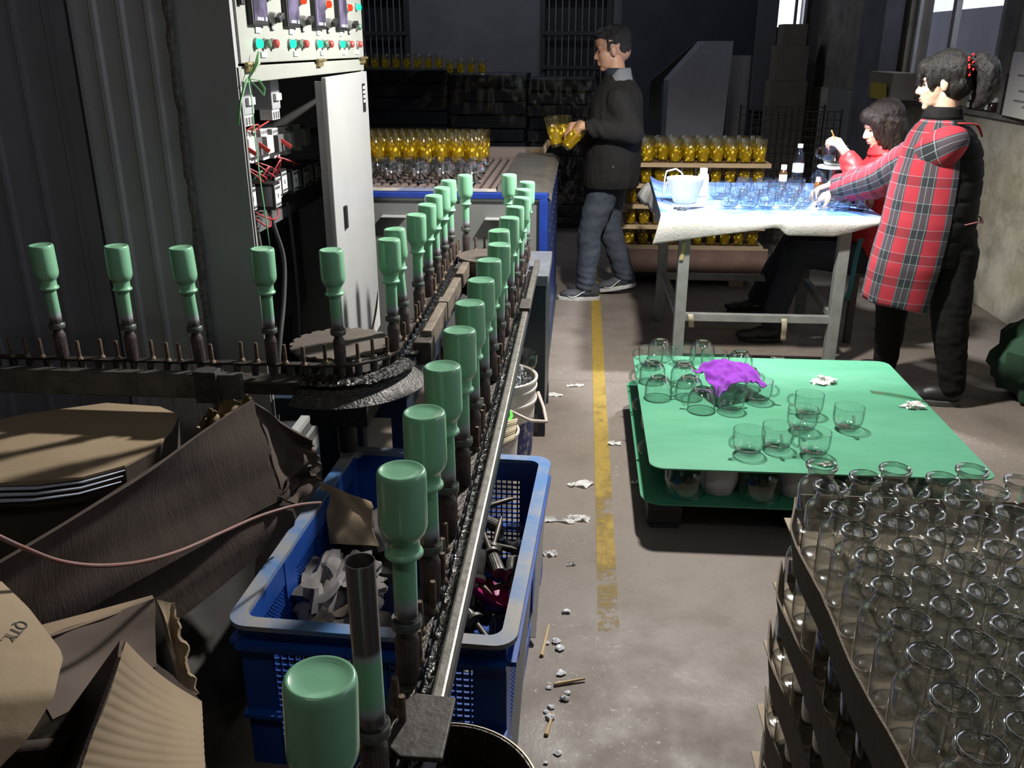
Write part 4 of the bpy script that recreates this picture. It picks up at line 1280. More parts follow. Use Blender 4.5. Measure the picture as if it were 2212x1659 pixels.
MB().lathe([(0.0330, 0.078), (0.0330, 0.128)], 28).build('label_band', M('white_label', (0.75, 0.76, 0.78), 0.5, trans=0.4), wbt, smooth=60)
MB().lathe([(0.0155, 0.218), (0.0155, 0.238), (0.014, 0.240), (0, 0.240)], 20).build('cap', WHITEP, wbt, smooth=50)
br = thing('small_bottle', 'small dark bottle with a white cap left of the water bottle', 'bottle', (1.20, 5.50, ZT))
MB().lathe([(0, 0), (0.022, 0), (0.023, 0.005), (0.023, 0.07), (0.015, 0.085), (0.012, 0.09)], 20).build('bottle_body', M('brown_vial', (0.06, 0.03, 0.012), 0.1, coat=0.5), br, smooth=50)
MB().lathe([(0.023, 0.02), (0.0236, 0.02), (0.0236, 0.06), (0.023, 0.06)], 20).build('label_band', LABELM, br, smooth=50)
MB().lathe([(0.017, 0.088), (0.017, 0.115), (0, 0.116)], 18).build('cap', WHITEP, br, smooth=50)
br = thing('small_bottle', 'small brown bottle with white cap right of the water bottle', 'bottle', (1.335, 5.20, ZT))
MB().lathe([(0, 0), (0.024, 0), (0.025, 0.005), (0.025, 0.045), (0.016, 0.06), (0.012, 0.065)], 20).build('bottle_body', M('amber_vial', (0.14, 0.06, 0.015), 0.1, coat=0.5), br, smooth=50)
MB().lathe([(0.016, 0.062), (0.016, 0.085), (0, 0.086)], 18).build('cap', WHITEP, br, smooth=50)
tag(MB().lathe([(0, 0.004), (0.06, 0), (0.065, 0.006), (0.068, 0.035), (0.064, 0.035), (0.060, 0.010), (0, 0.010)], 30).build('glass_dish', CLEAR, smooth=50, loc=(1.14, 5.40, ZT)), 'shallow clear glass dish at the back edge of the table', 'dish')


def bagp(u, v):
    a = 2 * PI * u
    r = 0.07 * (1 - v) ** 0.6 * (1 + 0.35 * noise.noise(Vector((math.cos(a) * 2, math.sin(a) * 2, v * 3))))
    return (1.385 + r * math.cos(a) - 0.03 * v, 5.33 + 0.7 * r * math.sin(a), ZT + 0.002 + 0.11 * v)


tag(MB().sheet(bagp, 26, 10).build('plastic_bag', PETG, smooth=60), 'crumpled clear plastic bag beside the water bottle', 'bag')
# white turntable with the cup that is being painted
tt = thing('turntable_stand', 'white round turntable on a stem holding a painted cup', 'stand', (1.375, 5.10, ZT))
MB().lathe([(0, 0), (0.06, 0), (0.06, 0.01), (0.02, 0.016), (0.014, 0.03), (0.014, 0.148)], 24).build('stem', STEEL, tt, smooth=40)
MB().lathe([(0, 0.148), (0.078, 0.148), (0.082, 0.152), (0.082, 0.158), (0.078, 0.162), (0, 0.162)], 36).build('disc', WHITEP, tt, smooth=40)
mug(1.375, 5.10, ZT + 0.1625, 170, False, 'glass cup on the white turntable being painted by the seated woman', 'cups being painted', 1.22, 'cup')

tag(MB().sheet(lambda u, v: (1.445 - 0.025 * u - 0.03 * v, 4.62 + 0.01 * math.sin(6 * v), 0.66 - 0.33 * v), 4, 16, 0.002).build('teal_strap', M('teal_strap', (0.02, 0.13, 0.15), 0.7), smooth=180), 'teal cloth strap hanging beside the plaid smock', 'strap')

# ================================================================ blue mesh crate and what lies in it
CRB = M('crate_blue', (0.010, 0.075, 0.36), 0.42, 0, (0.008, 0.05, 0.26), 6)
CRIM = M('crate_rim_dusty', (0.06, 0.17, 0.40), 0.6, 0, (0.27, 0.26, 0.25), 5, (0.38, 0.62))
cr = thing('mesh_crate', 'large blue plastic mesh crate with worn dusty rim under the conveyor', 'crate', (-0.412, 2.012, 0), (0, 0, R(-2.7)))
HX, HY, HZ = 0.322, 0.465, 0.402
ADJ = lambda p: (p[0] * 0.959, p[1] * 0.959, 1.58 - (1.58 - p[2]) * 0.959)      # crate contents sit a little higher
mb = MB()
outer = rounded(-HX, HX, -HY, HY, 0.05, 6); inner = rounded(-HX + 0.035, HX - 0.035, -HY + 0.035, HY - 0.035, 0.03, 6)
n = len(outer)
vs = [(x, y, HZ - 0.012) for x, y in outer] + [(x, y, HZ) for x, y in outer] + [(x, y, HZ) for x, y in inner] + [(x, y, HZ - 0.02) for x, y in inner]
fs = []
for k in range(n):
    j = (k + 1) % n
    for r_ in range(3): fs.append((r_ * n + k, r_ * n + j, (r_ + 1) * n + j, (r_ + 1) * n + k))
mb.add(vs, fs); mb.build('rim', CRIM, cr, smooth=40)
mb = MB(); mb.prism(rounded(-HX + 0.05, HX - 0.05, -HY + 0.05, HY - 0.05, 0.03), 0, 0.008); mb.build('base', CRB, cr)


def lattice(name, L, axis, at, holes, hh, wz0, wz1, solid):
    """one side: a solid frame, posts, and a mesh of square holes"""
    m_ = MB()

    def bx(a0, a1, z0, z1, t=0.004):
        if axis == 'x': m_.box(a0, a1, at - t, at + t, z0, z1)
        else: m_.box(at - t, at + t, a0, a1, z0, z1)
    bx(-L, L, 0, wz0, 0.006); bx(-L, L, wz1, HZ - 0.012, 0.006)
    for p in solid: bx(p - 0.035, p + 0.035, 0, HZ - 0.012, 0.008)
    k = int(2 * L / holes)
    for i in range(k + 1):
        a = -L + i * holes
        bx(a - 0.0022, a + 0.0022, wz0, wz1, 0.003)
    z = wz0
    while z < wz1:
        bx(-L, L, z - 0.002, z + 0.002, 0.003); z += hh
    return m_.build(name, CRB, cr)


lattice('end_wall', HX - 0.03, 'x', -HY + 0.03, 0.0165, 0.0165, 0.05, 0.330, (-HX + 0.06, 0, HX - 0.06))
lattice('end_wall', HX - 0.03, 'x', HY - 0.03, 0.0165, 0.0165, 0.05, 0.330, (-HX + 0.06, 0, HX - 0.06))
lattice('side_wall', HY - 0.03, 'y', -HX + 0.03, 0.012, 0.012, 0.05, 0.330, (-HY + 0.06, -0.16, 0.16, HY - 0.06))
lattice('side_wall', HY - 0.03, 'y', HX - 0.03, 0.012, 0.012, 0.05, 0.330, (-HY + 0.06, -0.16, 0.16, HY - 0.06))
for s_ in (-1, 1):
    MB().box(-HX + 0.02, HX - 0.02, s_ * (HY - 0.012) - 0.012, s_ * (HY - 0.012) + 0.012, 0.336, 0.348).build('outer_rib', CRB, cr)
    MB().box(s_ * (HX - 0.012) - 0.012, s_ * (HX - 0.012) + 0.012, -HY + 0.02, HY - 0.02, 0.336, 0.348).build('outer_rib', CRB, cr)
    MB().box(-HX + 0.02, HX - 0.02, s_ * (HY - 0.012) - 0.012, s_ * (HY - 0.012) + 0.012, 0.150, 0.160).build('outer_rib', CRB, cr)
    MB().bar((s_ * (HX - 0.018), -HY + 0.10, 0.02), (s_ * (HX - 0.018), -0.05, 0.29), 0.02, 0.012).build('brace', M('brace_grey', (0.36, 0.34, 0.30), 0.6), cr) if s_ > 0 else None
    MB().bar((s_ * (HX - 0.018), 0.08, 0.02), (s_ * (HX - 0.018), HY - 0.10, 0.29), 0.02, 0.012).build('brace', M('brace_grey2', (0.36, 0.34, 0.30), 0.6), cr) if s_ > 0 else None

# old spindle jigs piled in the right half of the crate
JG = M('dull_jig', (0.075, 0.07, 0.065), 0.45, 0.5, (0.14, 0.13, 0.12), 40)
JR = M('jig_rod', (0.11, 0.10, 0.082), 0.45, 0.6, (0.06, 0.054, 0.046), 40)
jh = MB().lathe([(0.010, -0.035), (0.019, -0.033), (0.019, 0.010), (0.0185, 0.012), (0.0185, 0.030), (0.0165, 0.036)], 36, None, True, True, 0.05).mesh('jig_holder', 30); jh.materials.append(JG)
jr = MB().lathe([(0.017, 0.036), (0.025, 0.038), (0.025, 0.048), (0.012, 0.054)], 24).mesh('jig_ring', 40); jr.materials.append(JG)
jp = MB().lathe([(0.0075, 0.05), (0.0075, 0.14), (0.002, 0.165)], 12, None, False, True).mesh('jig_rod', 40); jp.materials.append(JR)
JL = ['holder standing out highest beside the magenta dish', 'lying across in front of the clear cup', 'with the rod pointing at the magenta dish', 'leaning on the rail side of the crate', 'with ribbed grip near the back corner',
      'pointing towards the back right corner', 'half buried at the front of the crate', 'lying flat under the magenta dish', 'with a pale ring near the front rim', 'upright near the crate corner', 'lowest in the front right corner', 'crossing over two others in the middle', 'ringed end up beside the back wall mesh', 'lying flat along the right crate wall', 'with its ring against the front rim', 'tipped over behind the magenta dish', 'close under the rail at the far end', 'pointing at the front right corner']
spots = [((-0.255, 2.08, 0.255), (-0.02, -0.80, -0.6)), ((-0.315, 2.27, 0.215), (0.8, -0.25, 0.0)), ((-0.345, 2.12, 0.24), (0.75, -0.55, -0.25)), ((-0.345, 2.21, 0.22), (0.8, -0.5, -0.15)),
         ((-0.25, 2.36, 0.22), (-0.6, 0.3, 0.1)), ((-0.235, 2.18, 0.20), (0.12, 0.9, 0.3)), ((-0.30, 1.83, 0.14), (0.1, 0.8, 0.35)), ((-0.34, 1.95, 0.13), (0.7, 0.3, 0.1)),
         ((-0.255, 1.80, 0.13), (-0.4, 0.7, -0.1)), ((-0.195, 1.78, 0.12), (0.05, 0.1, 0.9)), ((-0.20, 1.87, 0.11), (-0.6, -0.3, 0.1)), ((-0.33, 2.05, 0.16), (0.8, 0.2, 0.12)),
         ((-0.29, 2.42, 0.22), (0.3, -0.2, 0.9)), ((-0.165, 2.15, 0.20), (0.05, -0.9, 0.05)), ((-0.235, 1.735, 0.17), (0.1, 0.75, -0.1)), ((-0.21, 2.12, 0.225), (-0.3, 0.8, 0.15)), ((-0.33, 2.38, 0.24), (0.6, 0.35, 0.05)), ((-0.27, 1.95, 0.19), (0.5, -0.75, -0.1))]
for k, (p, d) in enumerate(spots):
    t = thing('spindle_jig', 'spare metal spindle jig ' + JL[k], 'jig', ADJ(p), group='spare spindle jigs in the blue crate')
    t.rotation_euler = Vector(d).to_track_quat('Z', 'Y').to_euler()
    link('jig_holder', jh, t); link('jig_ring', jr, t); link('jig_rod', jp, t)
tag(MB().lathe([(0, 0.0), (0.04, 0.004), (0.075, 0.022), (0.088, 0.034), (0.088, 0.038), (0.074, 0.028), (0.04, 0.010), (0, 0.007)], 32, Matrix.Translation(ADJ((-0.222, 2.02, 0.165))) @ Matrix.Rotation(R(30), 4, 'Y') @ Matrix.Rotation(R(-18), 4, 'X')).build('magenta_dish', M('magenta_plastic', (0.30, 0.008, 0.10), 0.4), smooth=50),
    'round magenta plastic dish among the metal jigs in the crate', 'dish')
tag(MB().lathe([(0.0, 0.0), (0.026, 0.0), (0.029, 0.004), (0.035, 0.08), (0.0335, 0.08), (0.028, 0.008), (0, 0.007)], 30, Matrix.Translation(ADJ((-0.195, 2.345, 0.185))) @ Matrix.Rotation(R(55), 4, 'X') @ Matrix.Rotation(R(20), 4, 'Y')).build('clear_cup', GLASS('scratched_cup', (0.80, 0.82, 0.84), (0.5, 0.52, 0.54), 0.15, 1.6), smooth=50),
    'clear plastic cup lying among the jigs at the back of the crate', 'cup')
# the layer of dark scrap the jigs lie in
mb = MB(); random.seed(17)
for side, (x0, x1) in enumerate(((-0.37, -0.15),)):
    for k in range(46):
        c = Vector((random.uniform(x0, x1), random.uniform(1.63, 2.36), random.uniform(0.04, 0.21)))
        d = Vector((random.uniform(-1, 1), random.uniform(-1, 1), random.uniform(-0.25, 0.25))).normalized() * random.uniform(0.025, 0.05)
        if not (-0.375 < c.x + d.x < -0.145): d.x = 0
        mb.cyl(c - d, c + d, random.choice((0.016, 0.018, 0.007)), seg=10)
hs = mb.build('scrap_heap', M('scrap_metal', (0.04, 0.037, 0.035), 0.5, 0.4, (0.075, 0.07, 0.062), 30), smooth=40)
tag(hs, 'heap of dark small metal scrap at the bottom of the crate', 'scrap metal'); hs['kind'] = 'stuff'
# rubbish in the left half
RAG = M('grey_rag', (0.20, 0.185, 0.18), 0.9, 0, (0.12, 0.11, 0.11), 12)
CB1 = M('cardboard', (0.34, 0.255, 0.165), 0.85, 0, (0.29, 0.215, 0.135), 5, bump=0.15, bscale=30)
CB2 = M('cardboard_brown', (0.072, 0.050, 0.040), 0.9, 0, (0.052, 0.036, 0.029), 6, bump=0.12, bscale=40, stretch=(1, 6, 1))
CB3 = M('cardboard_inside', (0.26, 0.19, 0.125), 0.9, 0, (0.20, 0.145, 0.095), 6)


def crumple(name, lab, cat, c, ax, ay, az, m_, seed, n1=18, amp=0.5, group=None):
    def P(u, v):
        a = 2 * PI * u; b_ = PI * (v - 0.5)
        d = Vector((math.cos(a) * math.cos(b_), math.sin(a) * math.cos(b_), math.sin(b_)))
        r = 1 + amp * noise.noise(d * 1.6 + Vector((seed * 3.3, 0, 0))) + amp * 0.6 * noise.noise(d * 4 + Vector((0, seed, 0)))
        return (c[0] + ax * r * d.x, c[1] + ay * r * d.y, c[2] + az * r * d.z)
    o = MB().sheet(P, n1, n1 // 2).build(name, m_, None, smooth=35)
    return tag(o, lab, cat, group)


crumple('cloth_rag', 'crumpled grey rag in the left half of the blue crate', 'cloth', (-0.65, 1.94, 0.25), 0.055, 0.11, 0.06, RAG, 1, 26, 0.7)
crumple('cloth_rag', 'pale grey rag behind the bare spindle in the crate', 'cloth', (-0.575, 2.03, 0.22), 0.07, 0.08, 0.05, RAG, 2, 26, 0.8)
crumple('cloth_rag', 'dark rag at the bottom of the crate under the cardboard', 'cloth', (-0.53, 1.80, 0.17), 0.12, 0.14, 0.05, M('dark_rag', (0.07, 0.06, 0.055), 0.9), 3, 26, 0.7)
crumple('cloth_rag', 'dark heap of rags in the far left corner of the crate', 'cloth', (-0.60, 2.23, 0.18), 0.11, 0.12, 0.09, M('black_rag', (0.05, 0.045, 0.042), 0.9), 4, 26, 0.7)


def quad_sheet(name, corners, m_, nu=12, nv=10, th=0.005, bend=0.0, wob=0.0, tear=0.0, seed=0, parent=None, smooth=60):
    """a card panel through four corners (00, 10, 11, 01) with a bulge, ripples and a torn u=1 edge"""
    c = [Vector(p) for p in corners]
    nn = (c[1] - c[0]).cross(c[3] - c[0]).normalized()

    def P(u, v):
        uu = u * (1 + tear * u ** 6 * (noise.noise(Vector((v * 9, seed * 7.1, 0))) + 0.4 * noise.noise(Vector((v * 31, seed, 3)))))
        p = (c[0] * (1 - uu) + c[1] * uu) * (1 - v) + (c[3] * (1 - uu) + c[2] * uu) * v
        return p + nn * (bend * math.sin(PI * u) * math.sin(PI * v) + wob * noise.noise(Vector((u * 3 + seed, v * 3, 1.7))))
    return MB().sheet(P, nu, nv, th).build(name, m_, parent, smooth=smooth)


tag(quad_sheet('cardboard_scrap', ((-0.716, 2.191, 0.430), (-0.578, 2.208, 0.360), (-0.539, 2.104, 0.280), (-0.671, 2.106, 0.280)), CB1, 20, 16, 0.004, 0.02, 0.02, 0.10, 4), 'torn light cardboard strip standing in the back of the blue crate', 'cardboard')
tag(quad_sheet('cardboard_scrap', ((-0.647, 1.791, 0.240), (-0.614, 1.829, 0.270), (-0.579, 1.807, 0.260), (-0.590, 1.794, 0.230)), CB1, 10, 8, 0.004, 0.01, 0.01, 0.10, 5), 'small torn cardboard scrap at the front left inside the crate', 'cardboard')
tag(quad_sheet('cardboard_scrap', ((-0.707, 1.922, 0.200), (-0.552, 2.068, 0.250), (-0.510, 1.885, 0.250), (-0.639, 1.856, 0.200)), CB2, 14, 10, 0.004, 0.02, 0.03, 0.06, 6), 'dark brown cardboard piece lying across the left half of the crate', 'cardboard')

# ================================================================ cardboard pile on the left
# big carton whose pale lid catches the lamp light between bottle shadows
ct = thing('flattened_carton', 'large pale carton with bottle shadows across its lid by the ribbed wall', 'carton')
lid = [(-1.769, 1.909, 0.585), (-1.741, 2.116, 0.585), (-1.583, 2.251, 0.585), (-1.397, 2.348, 0.585), (-1.225, 2.332, 0.585), (-1.144, 2.278, 0.585), (-1.119, 2.181, 0.585), (-1.106, 2.047, 0.584), (-1.140, 1.949, 0.583), (-1.215, 1.884, 0.580), (-1.317, 1.853, 0.575), (-1.435, 1.817, 0.585), (-1.630, 1.816, 0.560)]
mb = MB(); nL = len(lid)
mb.add([p for p in lid] + [(p[0], p[1], p[2] - 0.006) for p in lid], [tuple(range(nL))[::-1], tuple(range(nL, 2 * nL))] + [(k, (k + 1) % nL, nL + (k + 1) % nL, nL + k) for k in range(nL)])
mb.build('lid', CB1, ct)
cen = Vector((sum(p[0] for p in lid) / nL, sum(p[1] for p in lid) / nL, 0))
mb = MB(); lo = []
for p in lid:
    q = cen + (Vector((p[0], p[1], 0)) - cen) * 0.86
    lo.append((q.x, q.y, 0.0))
mb.add([(p[0], p[1], p[2] - 0.006) for p in lid] + lo, [(k, (k + 1) % nL, nL + (k + 1) % nL, nL + k) for k in range(nL)])
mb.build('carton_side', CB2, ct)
mb = MB()
for j in range(3):
    pts = [Vector(lid[k]) + Vector((0, -0.004 - 0.012 * j, -0.012 - 0.010 * j)) for k in (12, 11, 10, 9, 8)]
    mb.tube(pts, [0.010, 0.009, 0.007, 0.005, 0.002], 6, flat=0.5)
fe = mb.build('film_edge', M('white_film', (0.45, 0.50, 0.60), 0.3), ct, smooth=180); fe['kind'] = 'stuff'

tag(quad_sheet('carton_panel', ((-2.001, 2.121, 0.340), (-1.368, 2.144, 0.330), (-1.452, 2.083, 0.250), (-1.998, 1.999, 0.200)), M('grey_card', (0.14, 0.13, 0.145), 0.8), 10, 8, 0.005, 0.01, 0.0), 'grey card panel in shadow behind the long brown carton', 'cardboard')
# long brown carton lying from the lower left up to the conveyor
lc = thing('brown_carton', 'long dark brown carton lying open towards the conveyor under a hose', 'carton')
A_, B_, C_, D_ = (-0.751, 1.860, 0.808), (-0.970, 1.160, 0.771), (-0.706, 1.850, 0.557), (-1.031, 1.180, 0.567)
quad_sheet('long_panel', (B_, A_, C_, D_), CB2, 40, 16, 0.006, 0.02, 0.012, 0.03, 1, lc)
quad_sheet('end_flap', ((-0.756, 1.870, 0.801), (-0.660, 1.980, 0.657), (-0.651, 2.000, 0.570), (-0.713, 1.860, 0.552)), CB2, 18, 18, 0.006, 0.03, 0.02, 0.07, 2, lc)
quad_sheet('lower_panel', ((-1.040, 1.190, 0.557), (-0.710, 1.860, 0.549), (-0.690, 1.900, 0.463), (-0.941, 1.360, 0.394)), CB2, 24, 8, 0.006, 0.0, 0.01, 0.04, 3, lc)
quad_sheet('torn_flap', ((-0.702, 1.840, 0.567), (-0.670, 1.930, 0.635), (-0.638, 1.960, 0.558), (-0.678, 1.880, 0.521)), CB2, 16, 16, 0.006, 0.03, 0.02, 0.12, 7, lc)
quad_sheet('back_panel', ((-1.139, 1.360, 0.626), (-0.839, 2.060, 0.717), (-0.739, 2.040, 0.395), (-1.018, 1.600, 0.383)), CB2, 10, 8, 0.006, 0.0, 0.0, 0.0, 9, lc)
# torn brown paper behind it
for k, (q, l) in enumerate(((((-1.141, 2.373, 0.500), (-1.117, 2.418, 0.550), (-1.075, 2.385, 0.550), (-1.102, 2.364, 0.490)), 'folded brown paper strip behind the long carton, left piece'),
                            (((-1.106, 2.400, 0.520), (-1.083, 2.467, 0.570), (-1.012, 2.415, 0.570), (-1.058, 2.368, 0.520)), 'folded brown paper strip behind the long carton, middle piece'),
                            (((-1.043, 2.412, 0.540), (-1.016, 2.466, 0.580), (-0.974, 2.423, 0.580), (-0.989, 2.362, 0.540)), 'folded brown paper strip behind the long carton, right piece'))):
    tag(quad_sheet('brown_paper', q, CB1, 10, 10, 0.002, 0.015, 0.02, 0.1, 20 + k), l, 'paper', 'brown paper strips behind the carton')

# torn box with its dark open end
tbx = thing('torn_carton', 'torn brown carton with a ragged open end on the left', 'carton')
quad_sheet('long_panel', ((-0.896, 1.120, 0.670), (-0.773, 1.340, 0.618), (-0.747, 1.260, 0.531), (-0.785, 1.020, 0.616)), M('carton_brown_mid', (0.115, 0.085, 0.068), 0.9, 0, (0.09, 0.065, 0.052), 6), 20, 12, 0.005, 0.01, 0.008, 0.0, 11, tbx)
quad_sheet('top_panel', ((-0.942, 1.220, 0.627), (-0.820, 1.420, 0.566), (-0.771, 1.340, 0.616), (-0.879, 1.120, 0.674)), CB3, 14, 6, 0.004, 0.012, 0.0, 0.0, 12, tbx)
quad_sheet('far_flap', ((-0.825, 1.440, 0.545), (-0.799, 1.460, 0.524), (-0.726, 1.360, 0.386), (-0.747, 1.340, 0.379)), CB1, 8, 40, 0.007, 0.02, 0.006, 0.35, 13, tbx)
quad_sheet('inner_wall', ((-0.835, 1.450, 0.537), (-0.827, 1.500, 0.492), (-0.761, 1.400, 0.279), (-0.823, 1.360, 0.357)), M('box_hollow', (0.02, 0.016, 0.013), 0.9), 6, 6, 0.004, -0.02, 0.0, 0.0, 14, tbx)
quad_sheet('bottom_panel', ((-0.772, 1.300, 0.508), (-0.720, 1.340, 0.386), (-0.655, 1.200, 0.327), (-0.703, 1.160, 0.364)), CB2, 8, 8, 0.005, 0.0, 0.01, 0.04, 15, tbx)
# lit carton in the lower left corner
lcx = thing('curled_carton', 'pale curled carton in the lower left corner with printed letters', 'carton')


def curl(u, v):
    # a bent sheet whose right edge runs from the top left to the bottom
    e = [Vector((-0.829, 1.040, 0.847)), Vector((-0.773, 1.010, 0.825)), Vector((-0.703, 0.960, 0.797)), Vector((-0.687, 0.940, 0.797)), Vector((-0.665, 0.880, 0.794)), Vector((-0.674, 0.830, 0.771)), Vector((-0.696, 0.800, 0.747)), Vector((-0.725, 0.780, 0.721))]
    f = v * (len(e) - 1); i = min(int(f), len(e) - 2)
    r = e[i].lerp(e[i + 1], f - i)
    l = Vector((-0.953, 0.930, 0.922)).lerp(Vector((-0.831, 0.720, 0.746)), v)
    p = l.lerp(r, u)
    p += Vector((0.0, -0.03, 0.02)) * math.sin(PI * u) + Vector((0, -0.008, 0.006)) * math.sin(11 * v + 4 * u) * u * max(0, v - 0.45) * 2
    return p


MB().sheet(curl, 24, 40, 0.005).build('carton_sheet', CB1, lcx, smooth=60)
mb = MB()
for s0, s1 in (((6,1420), (22,1405)), ((22,1405), (17,1382)), ((17,1382), (4,1390)), ((4,1390), (6,1420))): pass
fc = bpy.data.curves.new('print_qty', 'FONT'); fc.body = 'QTY.'; fc.size = 0.022; fc.extrude = 0.0002
fo = bpy.data.objects.new('print_qty', fc)
COL.objects.link(fo)
bpy.context.view_layer.update()
dg = bpy.context.evaluated_depsgraph_get()
fme = bpy.data.meshes.new_from_object(fo.evaluated_get(dg))
bpy.data.objects.remove(fo)
fme.name = 'printed_letters'; fme.materials.clear(); fme.materials.append(M('print_ink', (0.05, 0.045, 0.04), 0.8))
# frame on the sheet near its lit right part: the print runs downwards to the left
o_ = Vector(curl(0.915, 0.185)); du_ = (Vector(curl(0.935, 0.185)) - Vector(curl(0.855, 0.185))).normalized(); dv_ = (Vector(curl(0.915, 0.275)) - o_).normalized()
nn_ = dv_.cross(du_).normalized(); 
if nn_.dot(Vector((0.7, -0.9, 0.8))) < 0: nn_ = -nn_
xd = (-du_ * 0.75 + dv_ * 0.75).normalized(); yd = nn_.cross(xd).normalized(); xd = yd.cross(nn_).normalized()
pl_ = link('printed_letters', fme, lcx)
o_ = o_ + nn_ * 0.006
pl_.matrix_world = Matrix(((xd.x, yd.x, nn_.x, o_.x), (xd.y, yd.y, nn_.y, o_.y), (xd.z, yd.z, nn_.z, o_.z), (0, 0, 0, 1)))
# box in front with corrugated lit face
fb = thing('corrugated_carton', 'folded carton with exposed corrugations at the bottom left', 'carton')
CORR = M('corrugated_lit', (0.36, 0.27, 0.175), 0.85, 0, (0.27, 0.195, 0.125), 6)


def corr(u, v):
    c = [Vector((-0.695, 1.100, 0.707)), Vector((-0.599, 1.120, 0.578)), Vector((-0.535, 0.980, 0.557)), Vector((-0.676, 0.900, 0.626))]
    p = (c[0] * (1 - u) + c[1] * u) * (1 - v) + (c[3] * (1 - u) + c[2] * u) * v
    w = 0.0 if v < 0.14 else 0.0007 * math.sin(v * 75)
    return p + Vector((0, -1, 0.3)) * (w + 0.012 * math.sin(PI * u))


MB().sheet(corr, 16, 90, 0.006).build('corrugated_face', CORR, fb, smooth=40)
quad_sheet('dark_flap', ((-0.778, 0.920, 0.598), (-0.709, 1.120, 0.693), (-0.653, 1.020, 0.744), (-0.667, 0.880, 0.639)), CB2, 20, 8, 0.005, 0.02, 0.0, 0.0, 31, fb)
tag(MB().lathe([(0.024, 0), (0.024, 0.10), (0.021, 0.10), (0.021, 0.0)], 24, Matrix.Translation((-0.808, 0.950, 0.609)) @ Matrix.Rotation(R(80), 4, 'Y')).build('card_tube', CB2, smooth=40), 'dark cardboard tube end in the lower left corner', 'tube')
# hose sagging in front of the cartons
hp = [(-0.832, 1.020, 0.960), (-0.804, 1.030, 0.933), (-0.789, 1.060, 0.895), (-0.772, 1.100, 0.851), (-0.753, 1.160, 0.806), (-0.742, 1.260, 0.750), (-0.728, 1.380, 0.700), (-0.708, 1.520, 0.658), (-0.684, 1.660, 0.618), (-0.642, 1.780, 0.581), (-0.608, 1.880, 0.536)]
sm = []
for i in range(len(hp) - 1):
    for j in range(5):
        t = j / 5
        p0, p1, p2, p3 = [Vector(hp[min(max(i + d, 0), len(hp) - 1)]) for d in (-1, 0, 1, 2)]
        sm.append(0.5 * ((2 * p1) + (p2 - p0) * t + (2 * p0 - 5 * p1 + 4 * p2 - p3) * t * t + (3 * p1 - p0 - 3 * p2 + p3) * t ** 3))
tag(MB().tube(sm, 0.0037, 10).build('rubber_hose', M('red_rubber', (0.22, 0.085, 0.07), 0.55, 0, (0.17, 0.12, 0.11), 40), smooth=180), 'thin reddish rubber hose sagging in front of the cartons', 'hose')
# dark rubbish filling the corner under the cartons
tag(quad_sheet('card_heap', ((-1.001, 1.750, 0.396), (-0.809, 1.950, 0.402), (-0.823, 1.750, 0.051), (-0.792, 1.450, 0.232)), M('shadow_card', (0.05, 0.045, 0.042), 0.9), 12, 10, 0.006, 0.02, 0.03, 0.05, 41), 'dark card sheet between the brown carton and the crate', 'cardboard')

# ================================================================ buckets behind the crate, drum in front
def bucket_label_material():
    m, nt, out = _nt('bucket_print')
    b = _n(nt, 'ShaderNodeBsdfPrincipled'); b.inputs['Roughness'].default_value = 0.5
    nt.links.new(b.outputs[0], out.inputs[0])
    tc = _n(nt, 'ShaderNodeTexCoord')
    no = _n(nt, 'ShaderNodeTexNoise'); no.inputs['Scale'].default_value = 22; no.inputs['Detail'].default_value = 9; no.inputs['Roughness'].default_value = 0.75
    mp = _n(nt, 'ShaderNodeMapping'); mp.inputs['Scale'].default_value = (1, 1, 0.6)
    nt.links.new(tc.outputs['Object'], mp.inputs[0]); nt.links.new(mp.outputs[0], no.inputs[0])
    nt.links.new(ramp(nt, no.outputs[0], [(0.50, (0.02, 0.028, 0.13)), (0.58, (0.50, 0.47, 0.42))]), b.inputs['Base Color'])
    return m


BKW = M('bucket_white', (0.62, 0.58, 0.53), 0.5, 0, (0.42, 0.37, 0.32), 8, (0.45, 0.7))
bk = thing('paint_bucket', 'white paint bucket with worn blue print full of broken glass', 'bucket', (-0.300, 3.22, 0))
MB().lathe([(0, 0.004), (0.122, 0.0), (0.125, 0.01), (0.141, 0.285), (0.148, 0.288), (0.148, 0.296), (0.143, 0.298), (0.144, 0.340), (0.149, 0.342), (0.149, 0.348), (0.145, 0.350), (0.146, 0.372), (0.151, 0.374), (0.151, 0.382), (0.146, 0.385), (0.140, 0.380),
            (0.138, 0.30), (0.12, 0.02), (0, 0.02)], 48).build('body', BKW, bk, smooth=40)
prt = MB()
for k in range(20):
    a0 = R(-120 + 150 * k / 20); a1 = R(-120 + 150 * (k + 1) / 20)
    rr = lambda z: 0.1255 + 0.0155 * (z - 0.01) / 0.275 + 0.0008
    prt.add([(rr(0.06) * math.cos(a0), rr(0.06) * math.sin(a0), 0.06), (rr(0.06) * math.cos(a1), rr(0.06) * math.sin(a1), 0.06), (rr(0.22) * math.cos(a1), rr(0.22) * math.sin(a1), 0.22), (rr(0.22) * math.cos(a0), rr(0.22) * math.sin(a0), 0.22)], [(0, 1, 2, 3)])
prt.build('print', bucket_label_material(), bk, smooth=180)
MB().tube([(0.15 * math.cos(R(-75)), 0.15 * math.sin(R(-75)), 0.30), (0.13, -0.155, 0.26), (0.19, -0.10, 0.235), (0.175, -0.02, 0.26), (0.15, 0.04, 0.30)], 0.007, 8).build('handle', M('bucket_handle', (0.45, 0.40, 0.35), 0.5), bk, smooth=180)
